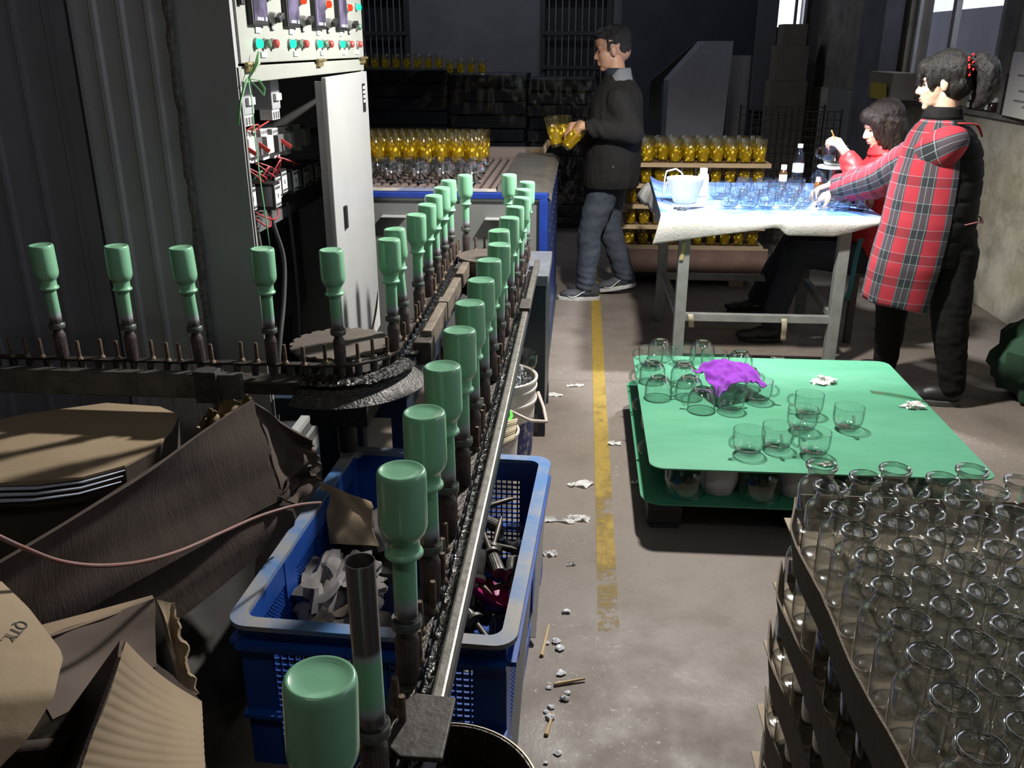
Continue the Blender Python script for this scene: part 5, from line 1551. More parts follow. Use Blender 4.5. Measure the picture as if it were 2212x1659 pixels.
# broken glass: too many splinters to count
random.seed(9)
mb = MB()
for k in range(420):
    a = random.uniform(0, 2 * PI); r = 0.128 * math.sqrt(random.random()); h = 0.36 + 0.06 * (1 - (r / 0.13) ** 2) * random.random() + 0.01 * random.random()
    c = Vector((r * math.cos(a), r * math.sin(a), h)); s_ = random.uniform(0.006, 0.02)
    d1 = Vector((random.uniform(-1, 1), random.uniform(-1, 1), random.uniform(-1, 1))).normalized() * s_
    d2 = Vector((random.uniform(-1, 1), random.uniform(-1, 1), random.uniform(-1, 1))).normalized() * s_
    d3 = d1.cross(d2).normalized() * 0.003
    mb.add([c, c + d1, c + d2, c + d1 + d2 * 0.4 + d3, c + d3], [(0, 1, 2), (0, 3, 1), (0, 2, 4), (1, 3, 2)])
SHARD = M('broken_glass', (0.55, 0.57, 0.60), 0.08, 0.0, (0.2, 0.21, 0.23), 60, coat=1.0)
sh = mb.build('broken_glass', SHARD, loc=(-0.300, 3.22, 0)); tag(sh, 'heap of broken clear glass filling the white bucket', 'broken glass'); sh['kind'] = 'stuff'
tag(MB().lathe([(0, 0), (0.032, 0), (0.034, 0.004), (0.046, 0.028), (0.050, 0.05), (0.045, 0.085), (0.0435, 0.085), (0.048, 0.05), (0.044, 0.030), (0.03, 0.01), (0, 0.01)], 30, Matrix.Rotation(R(12), 4, 'Y')).build('broken_tumbler', CLEAR, smooth=50, loc=(-0.215, 3.26, 0.385)),
    'clear round tumbler standing on the broken glass in the bucket', 'glass')
bk2 = thing('waste_bucket', 'white waste bucket with a glove and green rope behind the crate', 'bucket', (-0.325, 2.86, 0))
MB().lathe([(0, 0.004), (0.105, 0.0), (0.108, 0.01), (0.125, 0.30), (0.130, 0.302), (0.130, 0.31), (0.122, 0.31), (0.104, 0.02), (0, 0.02)], 40).build('body', BKW, bk2, smooth=40)
tag(MB().tube([(-0.325 + 0.10 * math.cos(a / 10), 2.86 + 0.10 * math.sin(a / 10), 0.318 + 0.02 * math.sin(a / 31) + 0.0004 * a) for a in range(-25, 110)], 0.007, 8).build('rope_coil', M('lime_rope', (0.10, 0.55, 0.06), 0.4), smooth=180), 'coil of bright green rope in the waste bucket', 'rope')
crumple('work_glove', 'dirty white work glove in the waste bucket', 'glove', (-0.345, 2.90, 0.375), 0.07, 0.07, 0.05, M('glove_white', (0.60, 0.57, 0.50), 0.9), 8, 28, 0.7)


def wov(u, v):
    p = Vector((-0.288, 2.800, 0.333)) * (1 - u) * (1 - v) + Vector((-0.198, 2.800, 0.379)) * u * (1 - v) + Vector((-0.203, 2.730, 0.332)) * u * v + Vector((-0.289, 2.730, 0.260)) * (1 - u) * v
    return p + Vector((0, -0.02, 0.015)) * math.sin(PI * u) + Vector((0, -0.003, 0.002)) * math.sin(v * 60)


tag(MB().sheet(wov, 12, 60, 0.003).build('ribbed_fabric', M('ribbed_straw', (0.50, 0.43, 0.30), 0.8), smooth=60), 'ribbed straw coloured fabric hanging over the waste bucket', 'cloth')
dm_ = thing('rusty_drum', 'rusty black drum with tarry waste at the bottom of the picture', 'drum', (-0.205, 1.135, 0))
DRM = M('tarry_rust', (0.045, 0.035, 0.028), 0.45, 0.2, (0.13, 0.085, 0.05), 14, (0.45, 0.7), bump=0.6, bscale=40)
MB().lathe([(0, 0.005), (0.150, 0.0), (0.155, 0.01), (0.158, 0.395), (0.163, 0.398), (0.163, 0.405), (0.157, 0.405), (0.152, 0.39), (0.150, 0.29)], 56).build('body', DRM, dm_, smooth=40)
MB().sheet(lambda u, v: (0.149 * v * math.cos(2 * PI * u), 0.149 * v * math.sin(2 * PI * u), 0.315 + 0.03 * noise.noise(Vector((v * math.cos(2 * PI * u) * 3, v * math.sin(2 * PI * u) * 3, 2))) + 0.012 * noise.noise(Vector((v * math.cos(2 * PI * u) * 12, v * math.sin(2 * PI * u) * 12, 2)))), 50, 16).build('tar', GREASE, dm_, smooth=180)
MB().lathe([(0.1632, 0.4045), (0.1645, 0.4065), (0.1618, 0.4068)], 56).build('rim', M('worn_rim', (0.30, 0.26, 0.20), 0.5, 0.5), dm_, smooth=60)
for k, (x, y, z, s_, l) in enumerate(((-0.150, 1.235, 0.335, 0.05, 'large glass shard lying in the tarry drum'), (-0.085, 1.155, 0.335, 0.035, 'pale glass shard at the right side of the tarry drum'))):
    tag(MB().prism([(-s_, -s_ * .5), (-s_ * .4, -s_ * .9), (s_ * .7, -s_ * .5), (s_, s_ * .3), (s_ * .1, s_ * .9), (-s_ * .7, s_ * .5)], 0, 0.004).build('glass_shard', GLASS('shard_%d' % k, (0.85, 0.88, 0.86), (0.5, 0.54, 0.52), 0.06, 2.0), loc=(x, y, z)), l, 'shard')

# ================================================================ yellow printed tumblers
def tumbler_material():
    m, nt, out = _nt('yellow_printed_glass')
    tc = _n(nt, 'ShaderNodeTexCoord')
    sx = _n(nt, 'ShaderNodeSeparateXYZ'); nt.links.new(tc.outputs['Object'], sx.inputs[0])
    mr = _n(nt, 'ShaderNodeMapRange'); mr.inputs['From Min'].default_value = 0.0; mr.inputs['From Max'].default_value = 0.13
    nt.links.new(sx.outputs['Z'], mr.inputs[0])
    z = mr.outputs[0]
    tint = ramp(nt, z, [(0.0, (0.95, 0.88, 0.22)), (0.45, (0.94, 0.86, 0.34)), (0.75, (0.96, 0.95, 0.88)), (1.0, (0.97, 0.98, 0.96))])
    tr = _n(nt, 'ShaderNodeBsdfTransparent'); nt.links.new(tint, tr.inputs[0])
    vo = _n(nt, 'ShaderNodeTexVoronoi'); vo.inputs['Scale'].default_value = 42; nt.links.new(tc.outputs['Object'], vo.inputs[0])
    dot = ramp(nt, vo.outputs['Distance'], [(0.30, (1, 1, 1)), (0.36, (0, 0, 0))])
    band = ramp(nt, z, [(0.08, (0, 0, 0)), (0.14, (1, 1, 1)), (0.50, (1, 1, 1)), (0.70, (0, 0, 0))])
    dm = _n(nt, 'ShaderNodeMath', operation='MULTIPLY'); nt.links.new(dot, dm.inputs[0]); nt.links.new(band, dm.inputs[1])
    pc = ramp(nt, vo.outputs['Color'], [(0.15, (0.05, 0.045, 0.02)), (0.28, (0.72, 0.30, 0.03)), (0.45, (0.80, 0.62, 0.06)), (0.9, (0.82, 0.68, 0.12))])
    d = _n(nt, 'ShaderNodeBsdfDiffuse'); nt.links.new(pc, d.inputs[0])
    tl = _n(nt, 'ShaderNodeBsdfTranslucent'); tl.inputs[0].default_value = (0.85, 0.66, 0.03, 1)
    df = _n(nt, 'ShaderNodeBsdfDiffuse'); df.inputs[0].default_value = (0.70, 0.52, 0.03, 1)
    ad = _n(nt, 'ShaderNodeMixShader'); ad.inputs[0].default_value = 0.5
    nt.links.new(tl.outputs[0], ad.inputs[1]); nt.links.new(df.outputs[0], ad.inputs[2])
    haze = ramp(nt, z, [(0.0, (0.34, 0.34, 0.34)), (0.42, (0.24, 0.24, 0.24)), (0.75, (0.01, 0.01, 0.01))])
    m1 = _n(nt, 'ShaderNodeMixShader'); nt.links.new(haze, m1.inputs[0]); nt.links.new(tr.outputs[0], m1.inputs[1]); nt.links.new(ad.outputs[0], m1.inputs[2])
    m2 = _n(nt, 'ShaderNodeMixShader'); nt.links.new(dm.outputs[0], m2.inputs[0]); nt.links.new(m1.outputs[0], m2.inputs[1]); nt.links.new(d.outputs[0], m2.inputs[2])
    lw = _n(nt, 'ShaderNodeLayerWeight'); lw.inputs[0].default_value = 0.5
    pw = _n(nt, 'ShaderNodeMath', operation='POWER'); pw.inputs[1].default_value = 3; nt.links.new(lw.outputs['Facing'], pw.inputs[0])
    mu = _n(nt, 'ShaderNodeMath', operation='MULTIPLY_ADD'); mu.inputs[1].default_value = 0.6; mu.inputs[2].default_value = 0.05; nt.links.new(pw.outputs[0], mu.inputs[0])
    g = _n(nt, 'ShaderNodeBsdfGlossy'); g.inputs[1].default_value = 0.05
    m3 = _n(nt, 'ShaderNodeMixShader'); nt.links.new(mu.outputs[0], m3.inputs[0]); nt.links.new(m2.outputs[0], m3.inputs[1]); nt.links.new(g.outputs[0], m3.inputs[2])
    nt.links.new(m3.outputs[0], out.inputs[0])
    return m


TUMB = tumbler_material()
tum_me = MB().lathe([(0.0, 0.004), (0.024, 0.002), (0.027, 0.0), (0.0285, 0.002), (0.0285, 0.008), (0.031, 0.012), (0.0405, 0.128), (0.0400, 0.130), (0.0388, 0.129), (0.0300, 0.016), (0.0, 0.014)], 24).mesh('yellow_tumbler', 50)
tum_me.materials.append(TUMB); second_material(tum_me, THICK, lambda c: c.z < 0.011)


def tumbler(p, lab, grp, sc=1.0, tall=1.0):
    return tag(link('yellow_tumbler', tum_me, None, p, (0, 0, random.uniform(0, 6)), (sc, sc, sc * tall)), lab, 'tumbler', grp)


random.seed(31)
for r_ in range(4):
    for c in range(9):
        x = -0.655 - 0.097 * c + (0.03 if r_ % 2 else 0); y = 5.44 + 0.096 * r_
        tumbler((x, y, 0.9065), 'yellow tumbler on the oven belt, %s row from the front, %s from the right' % (ORD[r_], ORD[c]), 'yellow tumblers on the oven belt', 1.12, 1.28)
PRESS = GLASS('pressed_glass', (0.93, 0.94, 0.95), (0.40, 0.42, 0.44), 0.10, 2.2, 0.3, 1.3)
CUPP = [(0, 0.003), (0.022, 0.0), (0.027, 0.002), (0.026, 0.006), (0.014, 0.010), (0.016, 0.014), (0.034, 0.022), (0.048, 0.040), (0.052, 0.060), (0.049, 0.088), (0.0475, 0.088), (0.050, 0.060), (0.046, 0.042), (0.032, 0.025), (0.0, 0.018)]
cup_me = MB().lathe(CUPP, 30).mesh('bowl', 50); cup_me.materials.append(PRESS)
ch_me = MB().tube([(0.050 + 0.024 * math.cos(R(75 - 150 * k / 10)), 0, 0.055 + 0.022 * math.sin(R(75 - 150 * k / 10))) for k in range(11)], 0.004, 7).mesh('handle', 180); ch_me.materials.append(THICK)
for r_ in range(3):
    for c in range(6):
        x = -0.565 - 0.140 * c - 0.05 * (r_ % 2) + random.uniform(-0.008, 0.008); y = 4.68 + 0.135 * r_
        t = thing('punch_cup', 'clear round glass cup on the belt, %s row from front, %s from the right' % (ORD[r_], ORD[c]), 'cup', (x, y, 0.9065), (0, 0, random.uniform(0, 6)), 'clear round cups on the oven belt')
        t.scale = (1.15, 1.15, 1.15)
        link('bowl', cup_me, t); link('handle', ch_me, t)

# ---------------------------------------------------------------- wooden trays of tumblers behind the man
WOOD = M('raw_wood', (0.36, 0.26, 0.15), 0.7, 0, (0.27, 0.19, 0.105), 10, stretch=(1, 8, 8))
PLY = M('brown_ply', (0.15, 0.085, 0.055), 0.6, 0, (0.10, 0.055, 0.038), 8, stretch=(1, 6, 1))
pw_ = thing('tray_pallet', 'low brown plywood pallet under the wooden trays of yellow tumblers', 'pallet', (0.77, 6.42, 0))
MB().box(-0.52, 0.52, -0.27, 0.27, 0.10, 0.125).build('board', PLY, pw_)
MB().sheet(lambda u, v: (-0.52 + 1.04 * u, -0.27 - 0.02 * v, 0.262 - 0.16 * v), 4, 3, 0.015).build('front_board', PLY, pw_)
MB().box(-0.52, 0.52, -0.285, -0.262, 0.250, 0.272).build('edge_strip', WOOD, pw_)
for x in (-0.45, 0.33): MB().box(x - 0.05, x + 0.05, -0.25, 0.25, 0, 0.10).build('foot', WOOD, pw_)
TZ = [0.27, 0.41, 0.55, 0.69, 0.83]
TN = ['bottom', 'fourth', 'third', 'second', 'top']
for k, z in enumerate(TZ):
    t = thing('wooden_tray', '%s wooden tray in the stack of yellow tumblers' % (TN[k] if k in (0, 4) else TN[k] + ' from top'), 'tray', (0.77, 6.42, z), group='stacked wooden trays')
    MB().box(-0.49, 0.49, -0.24, 0.24, -0.004, 0.004).build('tray_floor', PLY, t)
    MB().box(-0.49, 0.49, -0.262, -0.238, -0.014, 0.014).build('tray_edge', WOOD, t, bevel=0.002)
    MB().box(-0.49, 0.49, 0.238, 0.262, -0.014, 0.014).build('tray_edge', WOOD, t, bevel=0.002)
    for x in (-0.49, 0.47): MB().box(x, x + 0.022, -0.238, 0.238, -0.012, 0.012).build('tray_edge', WOOD, t)
    for r_ in range(4 if k == 4 else 2):
        for c in range(10):
            if k == 4 and c in (2,) and r_ == 0: continue
            tumbler((0.77 - 0.425 + 0.0945 * c + (0.02 if r_ % 2 else 0), 6.42 - 0.18 + 0.10 * r_, z + 0.0045),
                    'yellow tumbler on the %s wooden tray, %s row, %s from the left' % (TN[k], ['front', 'second', 'third', 'back'][r_], ORD[c]), 'yellow tumblers on the wooden trays', 1.04, 1.16 if k == 4 else 0.96)

# ---------------------------------------------------------------- wrapped stacks in the dark
BLK = M('black_tray', (0.010, 0.012, 0.018), 0.35, 0, (0.016, 0.018, 0.026), 9)
WRAP = GLASS('stretch_film', (0.80, 0.82, 0.86), (0.4, 0.42, 0.46), 0.12, 1.5)
for k, (x0, x1, y0, top, l) in enumerate(((-2.30, -1.20, 8.0, 1.40, 'wide stack of black wrapped trays behind the oven, left'), (-1.17, -0.52, 8.0, 1.36, 'stack of black wrapped trays behind the oven, middle'),
                                          (-0.49, 0.10, 8.2, 1.32, 'stack of dark wrapped trays behind the man'))):
    t = thing('tray_stack', l, 'stack', ((x0 + x1) / 2, y0 + 0.5, 0), group='wrapped tray stacks at the back')
    w = (x1 - x0) / 2; n_ = 12; h = top / n_
    random.seed(50 + k)
    for j in range(n_):
        o = random.uniform(-0.012, 0.012)
        MB().box(-w + o, w + o, -0.5, 0.5, j * h + 0.004, (j + 1) * h - 0.012).build('tray', BLK, t, bevel=0.004)
    MB().sheet(lambda u, v: (-w - 0.02 + (2 * w + 0.04) * u, -0.52 + 0.012 * noise.noise(Vector((u * 9, v * 14, k))), 0.05 + (top - 0.05) * v), 30, 30).build('film', WRAP, t, smooth=60)
random.seed(2)
for c in range(13):
    tumbler((-2.02 + 0.094 * c, 8.12, 1.392 if c < 9 else 1.352), 'dusty tumbler on top of the black stacks, %s from the left' % ORD[c], 'dusty tumblers on the black stacks', 0.95)

# grey machine, pipe, baskets, boxes far back
gm = thing('grey_machine', 'grey machine housing with a sloped front in the dark background', 'machine', (1.02, 8.6, 0))
MG = M('machine_grey', (0.20, 0.20, 0.23), 0.6, 0, (0.15, 0.15, 0.17), 3)
MB().prism([(-0.30, 0.45), (-0.30, 1.30), (-0.02, 1.62), (0.22, 1.62), (0.18, 0.45)], -0.02, 0.5, Matrix.Rotation(PI / 2, 4, 'X')).build('housing', MG, gm)
MB().prism([(-0.42, 0.95), (-0.42, 1.28), (-0.05, 1.60), (-0.05, 1.5), (-0.32, 1.26), (-0.32, 0.95)], -0.1, 0.0, Matrix.Rotation(PI / 2, 4, 'X')).build('sloped_edge', M('machine_dark', (0.03, 0.03, 0.035), 0.5), gm)
MB().box(-0.35, 0.25, -0.45, 0.05, 0.0, 0.45).build('base', M('machine_base', (0.05, 0.035, 0.04), 0.6), gm)
tag(MB().cyl((1.42, 8.75, 0), (1.42, 8.75, 1.50), 0.09, seg=24).build('grey_pipe', M('pipe_grey', (0.15, 0.14, 0.14), 0.6), smooth=40), 'thick grey standing pipe beside the grey machine', 'pipe')
tag(MB().lathe([(0, 0), (0.22, 0), (0.23, 0.02), (0.23, 0.55), (0.22, 0.57), (0, 0.57)], 32).build('red_drum', M('dull_red', (0.06, 0.025, 0.03), 0.6), smooth=40, loc=(1.26, 7.80, 0)), 'dull dark red drum in front of the grey pipe', 'drum')
WIRE = M('black_wire', (0.012, 0.012, 0.014), 0.5)
for k, (x, z, l) in enumerate(((1.72, 0.0, 'lower black wire basket in the dark corner'), (1.74, 0.55, 'upper black wire basket in the dark corner'))):
    t = thing('wire_basket', l, 'basket', (x, 8.0, z), group='stacked wire baskets')
    for y in (-0.28, 0.28):
        mb = MB()
        for i in range(14): mb.cyl((-0.36 + 0.72 * i / 13, y, 0), (-0.36 + 0.72 * i / 13, y, 0.53), 0.0035, seg=5, caps=False)
        for j in range(9): mb.cyl((-0.36, y, 0.53 * j / 8), (0.36, y, 0.53 * j / 8), 0.0035, seg=5, caps=False)
        mb.build('mesh_side', WIRE, t)['kind'] = 'stuff'
    for i in range(4): MB().cyl((-0.36 + 0.72 * (i % 2), -0.28 + 0.56 * (i // 2), 0), (-0.36 + 0.72 * (i % 2), -0.28 + 0.56 * (i // 2), 0.55), 0.008, seg=6).build('post', WIRE, t)
BOXM = M('old_box', (0.24, 0.20, 0.16), 0.85, 0, (0.19, 0.16, 0.125), 5)
for k, (x0, x1, z0, z1, l) in enumerate(((2.02, 2.42, 0.0, 1.22, 'tall beige carton under the far bright window'), (2.05, 2.40, 1.22, 1.58, 'beige carton with faint print stacked under the far window'), (2.10, 2.36, 1.58, 1.80, 'small box silhouetted in the far window'))):
    tag(MB().box(x0, x1, 10.38, 10.66, z0, z1).build('storage_box', BOXM, bevel=0.006), l, 'box', 'boxes under the far window')
# along the right wall
tag(quad_sheet('wall_board', ((2.520, 9.840, 0.526), (2.400, 8.097, 0.478), (2.580, 9.040, 1.148), (2.585, 10.143, 1.187)), M('pale_board', (0.20, 0.195, 0.18), 0.8), 6, 6, 0.01), 'pale board leaning on the right wall behind the table', 'board')
bx_ = thing('ledge_carton', 'small open carton with a yellow flap on the window ledge', 'box', (2.40, 7.95, 1.186), (0, 0, 0))
MB().box(-0.04, 0.14, -0.55, 0.05, 0, 0.20).build('carton_body', BOXM, bx_, bevel=0.004)
quad_sheet('flap', ((-0.05, -0.5, 0.0), (-0.05, -0.1, 0.0), (-0.06, -0.1, 0.12), (-0.06, -0.5, 0.12)), M('yellow_card', (0.50, 0.38, 0.06), 0.7), 4, 4, 0.004, 0, 0, 0, 0, bx_)
wbx = thing('white_carton', 'white carton with grey printed lines at the right edge on the ledge', 'box', (2.62, 5.62, 1.186), (0, 0, R(-6)))
MB().box(-0.10, 0.10, -0.30, 0.22, 0, 0.36).build('carton_body', M('white_carton', (0.60, 0.585, 0.54), 0.7), wbx, bevel=0.004)
pm = MB(); random.seed(8)
for k in range(8):
    pm.box(-0.1008, -0.0995, -0.27, -0.27 + random.uniform(0.12, 0.34), 0.06 + 0.028 * k, 0.072 + 0.028 * k)
pm.build('print_lines', M('grey_print', (0.22, 0.21, 0.20), 0.7), wbx)['kind'] = 'stuff'
MB().box(-0.108, -0.10, 0.215, 0.235, 0.0, 0.24).build('black_strip', BLACK, wbx)
for k in range(4):
    t = thing('ink_jar', '%s dark ink jar with white cap on the window ledge from the left' % ORD[k], 'jar', (2.60, 6.42 - 0.095 * k, 1.186), group='dark jars on the window ledge')
    MB().lathe([(0, 0), (0.034, 0), (0.036, 0.004), (0.036, 0.055), (0.030, 0.062)], 20).build('jar_body', M('ink_jar_%d' % k, (0.03, 0.018, 0.015), 0.15, coat=0.5), t, smooth=50)
    MB().lathe([(0.033, 0.060), (0.033, 0.085), (0.031, 0.087), (0, 0.087)], 20).build('cap', WHITEP, t, smooth=50)
    MB().box(-0.038, -0.0355, -0.02, 0.02, 0.012, 0.045).build('label', LABELM, t)
crumple('green_sack', 'dark green fabric sack on the floor at the right edge', 'sack', (2.22, 4.12, 0.18), 0.24, 0.22, 0.24, M('dark_green_cloth', (0.012, 0.045, 0.022), 0.9), 5, 30, 0.25)
# stool under the seated woman
st_ = thing('wooden_stool', 'dark wooden stool under the seated woman', 'stool', (1.66, 5.06, 0))
SW = M('stool_wood', (0.05, 0.04, 0.035), 0.7)
MB().box(-0.16, 0.16, -0.15, 0.15, 0.385, 0.415).build('seat', SW, st_, bevel=0.004)
for x in (-0.13, 0.13):
    for y in (-0.12, 0.12): MB().box(x - 0.018, x + 0.018, y - 0.018, y + 0.018, 0, 0.385).build('leg', SW, st_)

# ================================================================ people
def cap(mb, a, b, r0, r1, seg=20):
    a = Vector(a); b = Vector(b)
    d = b - a; L = max(d.length, 1e-6)
    prof = []
    for k in range(7):
        t = R(-90 + 90 * k / 6); prof.append((max(r0 * math.cos(t), 1e-5), r0 * math.sin(t)))
    for k in range(7):
        t = R(90 * k / 6); prof.append((max(r1 * math.cos(t), 1e-5), L + r1 * math.sin(t)))
    Mt = Matrix.Translation(a) @ d.to_track_quat('Z', 'Y').to_matrix().to_4x4()
    mb.lathe(prof, seg, Mt, True, True)


def ell(mb, c, r, rot=(0, 0, 0), Mt=None, seg=24):
    prof = []
    for k in range(13):
        t = R(-90 + 180 * k / 12); prof.append((max(math.cos(t), 1e-5), math.sin(t)))
    M_ = Matrix.Translation(c) @ Euler(rot).to_matrix().to_4x4() @ Matrix.Diagonal((r[0], r[1], r[2], 1))
    if Mt: M_ = Mt @ M_
    mb.lathe(prof, seg, M_, True, True)


def loft(mb, rings, seg=36, p=2.3):
    """closed upright loft: rings of (cx, cy, z, rx, ry, turn)"""
    vs = []
    for (cx, cy, z, rx, ry, tz) in rings:
        for k in range(seg):
            a = 2 * PI * k / seg
            ca, sa = math.cos(a), math.sin(a)
            x = rx * math.copysign(abs(ca) ** (2 / p), ca); y = ry * math.copysign(abs(sa) ** (2 / p), sa)
            vs.append((cx + x * math.cos(tz) - y * math.sin(tz), cy + x * math.sin(tz) + y * math.cos(tz), z))
    fs = []
    for i in range(len(rings) - 1):
        for k in range(seg):
            k2 = (k + 1) % seg
            fs.append((i * seg + k, i * seg + k2, (i + 1) * seg + k2, (i + 1) * seg + k))
    fs.append(tuple(range(seg))[::-1]); fs.append(tuple((len(rings) - 1) * seg + k for k in range(seg)))
    mb.add(vs, fs)


def fuse(mb, name, voxel, smooth=4, fold=None):
    """one continuous skin round overlapping volumes, with optional folds"""
    me = mb.mesh(name)
    o = bpy.data.objects.new(name, me); COL.objects.link(o)
    r = o.modifiers.new('r', 'REMESH'); r.mode = 'VOXEL'; r.voxel_size = voxel
    if smooth:
        s_ = o.modifiers.new('s', 'SMOOTH'); s_.factor = 0.5; s_.iterations = smooth
    dg = bpy.context.evaluated_depsgraph_get()
    out = bpy.data.meshes.new_from_object(o.evaluated_get(dg))
    bpy.data.objects.remove(o); bpy.data.meshes.remove(me)
    out.name = name
    if fold:
        ns = [v.normal.copy() for v in out.vertices]
        for v, n_ in zip(out.vertices, ns): v.co += n_ * fold(v.co, n_)
    for p in out.polygons: p.use_smooth = True
    return out


def part(me, name, m_, parent):
    me.materials.clear(); me.materials.append(m_)
    return link(name, me, parent)


def head(mb, Mt, s=1.0, female=False):
    S = Mt @ Matrix.Scale(s, 4)
    w = 0.94 if female else 1.0
    for c, r in (((-0.015, 0, 0.035), (0.098, 0.077, 0.092)), ((0.038, 0, -0.030), (0.056, 0.060 * w, 0.078)), ((0.034, 0, -0.072), (0.054, 0.050 * w, 0.040)), ((0.070, 0, -0.099), (0.020, 0.024, 0.017)),
                 ((0.055, 0.034, -0.026), (0.028, 0.022, 0.022)), ((0.055, -0.034, -0.026), (0.028, 0.022, 0.022)), ((0.070, 0, 0.024), (0.022, 0.050, 0.014)), ((0.050, 0, 0.055), (0.045, 0.055, 0.045)),
                 ((0.090, 0, -0.0585), (0.011, 0.021, 0.0065)), ((0.088, 0, -0.0715), (0.011, 0.019, 0.0075)), ((0.080, 0, -0.048), (0.012, 0.020, 0.010)),
                 ((-0.005, 0.077, -0.010), (0.019, 0.010, 0.031)), ((-0.005, -0.077, -0.010), (0.019, 0.010, 0.031)), ((0.096, 0.011, -0.034), (0.010, 0.009, 0.008)), ((0.096, -0.011, -0.034), (0.010, 0.009, 0.008))):
        ell(mb, c, r, Mt=S)
    cap(mb, S @ Vector((0.080, 0, 0.012)), S @ Vector((0.105, 0, -0.028)), 0.009 * s, 0.0125 * s)
    ell(mb, (-0.060, 0, -0.020), (0.055, 0.062, 0.060), Mt=S)


def face_bits(parent, Mt, s=1.0, brow=True):
    S = Mt @ Matrix.Scale(s, 4)
    DK = M('eye_dark', (0.015, 0.012, 0.012), 0.3)
    LIP = M('lip_tone', (0.34, 0.16, 0.12), 0.5)
    for y in (-0.031, 0.031):
        mb = MB(); ell(mb, (0.0775, y, 0.001), (0.006, 0.013, 0.0045), Mt=S); mb.build('eye', DK, parent, smooth=180)
        if brow:
            mb = MB(); ell(mb, (0.085, y * 1.05, 0.026), (0.006, 0.017, 0.004), Mt=S); mb.build('eyebrow', DK, parent, smooth=180)
    mb = MB(); ell(mb, (0.0925, 0, -0.0595), (0.0095, 0.020, 0.0055), Mt=S); ell(mb, (0.0905, 0, -0.0708), (0.0095, 0.018, 0.0062), Mt=S)
    mb.build('lips', LIP, parent, smooth=180)


def hand(mb, Mt, curl=(30, 30, 20), spread=0.0, left=True, s=1.0, thumb=20):
    """wrist at the origin, fingers along +X, palm towards -Z, thumb on the +Y side (mirrored for the right hand)"""
    m_ = 1 if left else -1

    def W(p): return Mt @ (Vector((p[0], p[1] * m_, p[2])) * s)
    cap(mb, W((-0.03, 0, 0)), W((0.01, 0, 0)), 0.026 * s, 0.027 * s)
    for i, y in enumerate((0.030, 0.010, -0.011, -0.030)):
        cap(mb, W((0.005, y * 0.55, 0)), W((0.082 - 0.004 * abs(i - 1), y, 0)), 0.0155 * s, 0.0125 * s)
    L = ((0.040, 0.024, 0.020), (0.045, 0.027, 0.021), (0.041, 0.026, 0.020), (0.032, 0.020, 0.018))
    for i, y in enumerate((0.031, 0.010, -0.011, -0.031)):
        p = Vector((0.084 - 0.004 * abs(i - 1), y, 0)); a = 0.0; r = 0.0098
        sp = R(spread * (1.5 - i))
        for j in range(3):
            a += R(curl[j] + 4 * i)
            q = p + Vector((math.cos(a) * math.cos(sp), math.cos(a) * math.sin(sp), -math.sin(a))) * L[i][j]
            cap(mb, W(p), W(q), r * s, (r - 0.0012) * s, 12)
            p = q; r -= 0.0012
    t0 = Vector((0.022, 0.022, -0.006)); a = R(42)
    for j, (l, r) in enumerate(((0.042, 0.0145), (0.032, 0.0115), (0.026, 0.0098))):
        q = t0 + Vector((math.cos(a) * math.cos(R(thumb)), math.sin(a) * math.cos(R(thumb)), -math.sin(R(thumb)))) * l
        cap(mb, W(t0), W(q), r * s, (r - 0.002) * s, 12)
        t0 = q; a -= R(18)


def frame(o, x, up):
    """matrix with its X axis along x and its Z axis near up"""
    x = Vector(x).normalized(); y = Vector(up).cross(x).normalized(); z = x.cross(y)
    return Matrix(((x.x, y.x, z.x, o[0]), (x.y, y.y, z.y, o[1]), (x.z, y.z, z.z, o[2]), (0, 0, 0, 1)))


def SKIN(name, c, c2):
    m, nt, out = _nt(name)
    b = _n(nt, 'ShaderNodeBsdfPrincipled'); b.inputs['Roughness'].default_value = 0.5
    b.inputs['Subsurface Weight'].default_value = 0.08; b.inputs['Subsurface Radius'].default_value = (0.012, 0.005, 0.003)
    tc = _n(nt, 'ShaderNodeTexCoord'); no = _n(nt, 'ShaderNodeTexNoise'); no.inputs['Scale'].default_value = 18
    nt.links.new(tc.outputs['Object'], no.inputs[0])
    nt.links.new(ramp(nt, no.outputs[0], [(0.35, c), (0.7, c2)]), b.inputs['Base Color'])
    nt.links.new(b.outputs[0], out.inputs[0])
    return m


def HAIR(name, c, c2, stretch):
    return M(name, c, 0.42, 0, c2, 60, (0.4, 0.75), bump=0.6, bscale=110, stretch=stretch, spec=0.3)


def folds(amp, f1, f2, seed, squash=(1, 1, 1)):
    def f(co, n_):
        p = Vector((co.x * squash[0], co.y * squash[1], co.z * squash[2]))
        return amp * (noise.noise(p * f1 + Vector((seed, 0, 0))) + 0.6 * noise.noise(p * f2 + Vector((0, seed, 0))))
    return f


def shoe(name, parent, Mt, m_upper, m_sole, L=0.275, toe_up=0.0):
    """heel at the origin, toe along +X"""
    mb = MB()
    for c, r in (((0.045, 0, 0.055), (0.050, 0.036, 0.050)), ((0.11, 0, 0.048), (0.075, 0.040, 0.042)), ((0.19, 0, 0.038), (0.075, 0.043, 0.032))): ell(mb, c, r, Mt=Mt)
    cap(mb, Mt @ Vector((0.05, 0, 0.06)), Mt @ Vector((0.055, 0, 0.105)), 0.042, 0.040)
    up = part(fuse(mb, name, 0.006, 4), name, m_upper, parent)
    so = MB(); out = []
    for k in range(28):
        a = 2 * PI * k / 28
        x = L / 2 + L / 2 * math.cos(a); w = 0.040 + 0.008 * math.sin(x / L * 4.2 - 0.6)
        out.append((x - 0.004, w * math.copysign(abs(math.sin(a)) ** 0.6, math.sin(a))))
    so.prism(out, 0.0, 0.026, Mt); so.build('sole', m_sole, up, bevel=0.004)
    return up


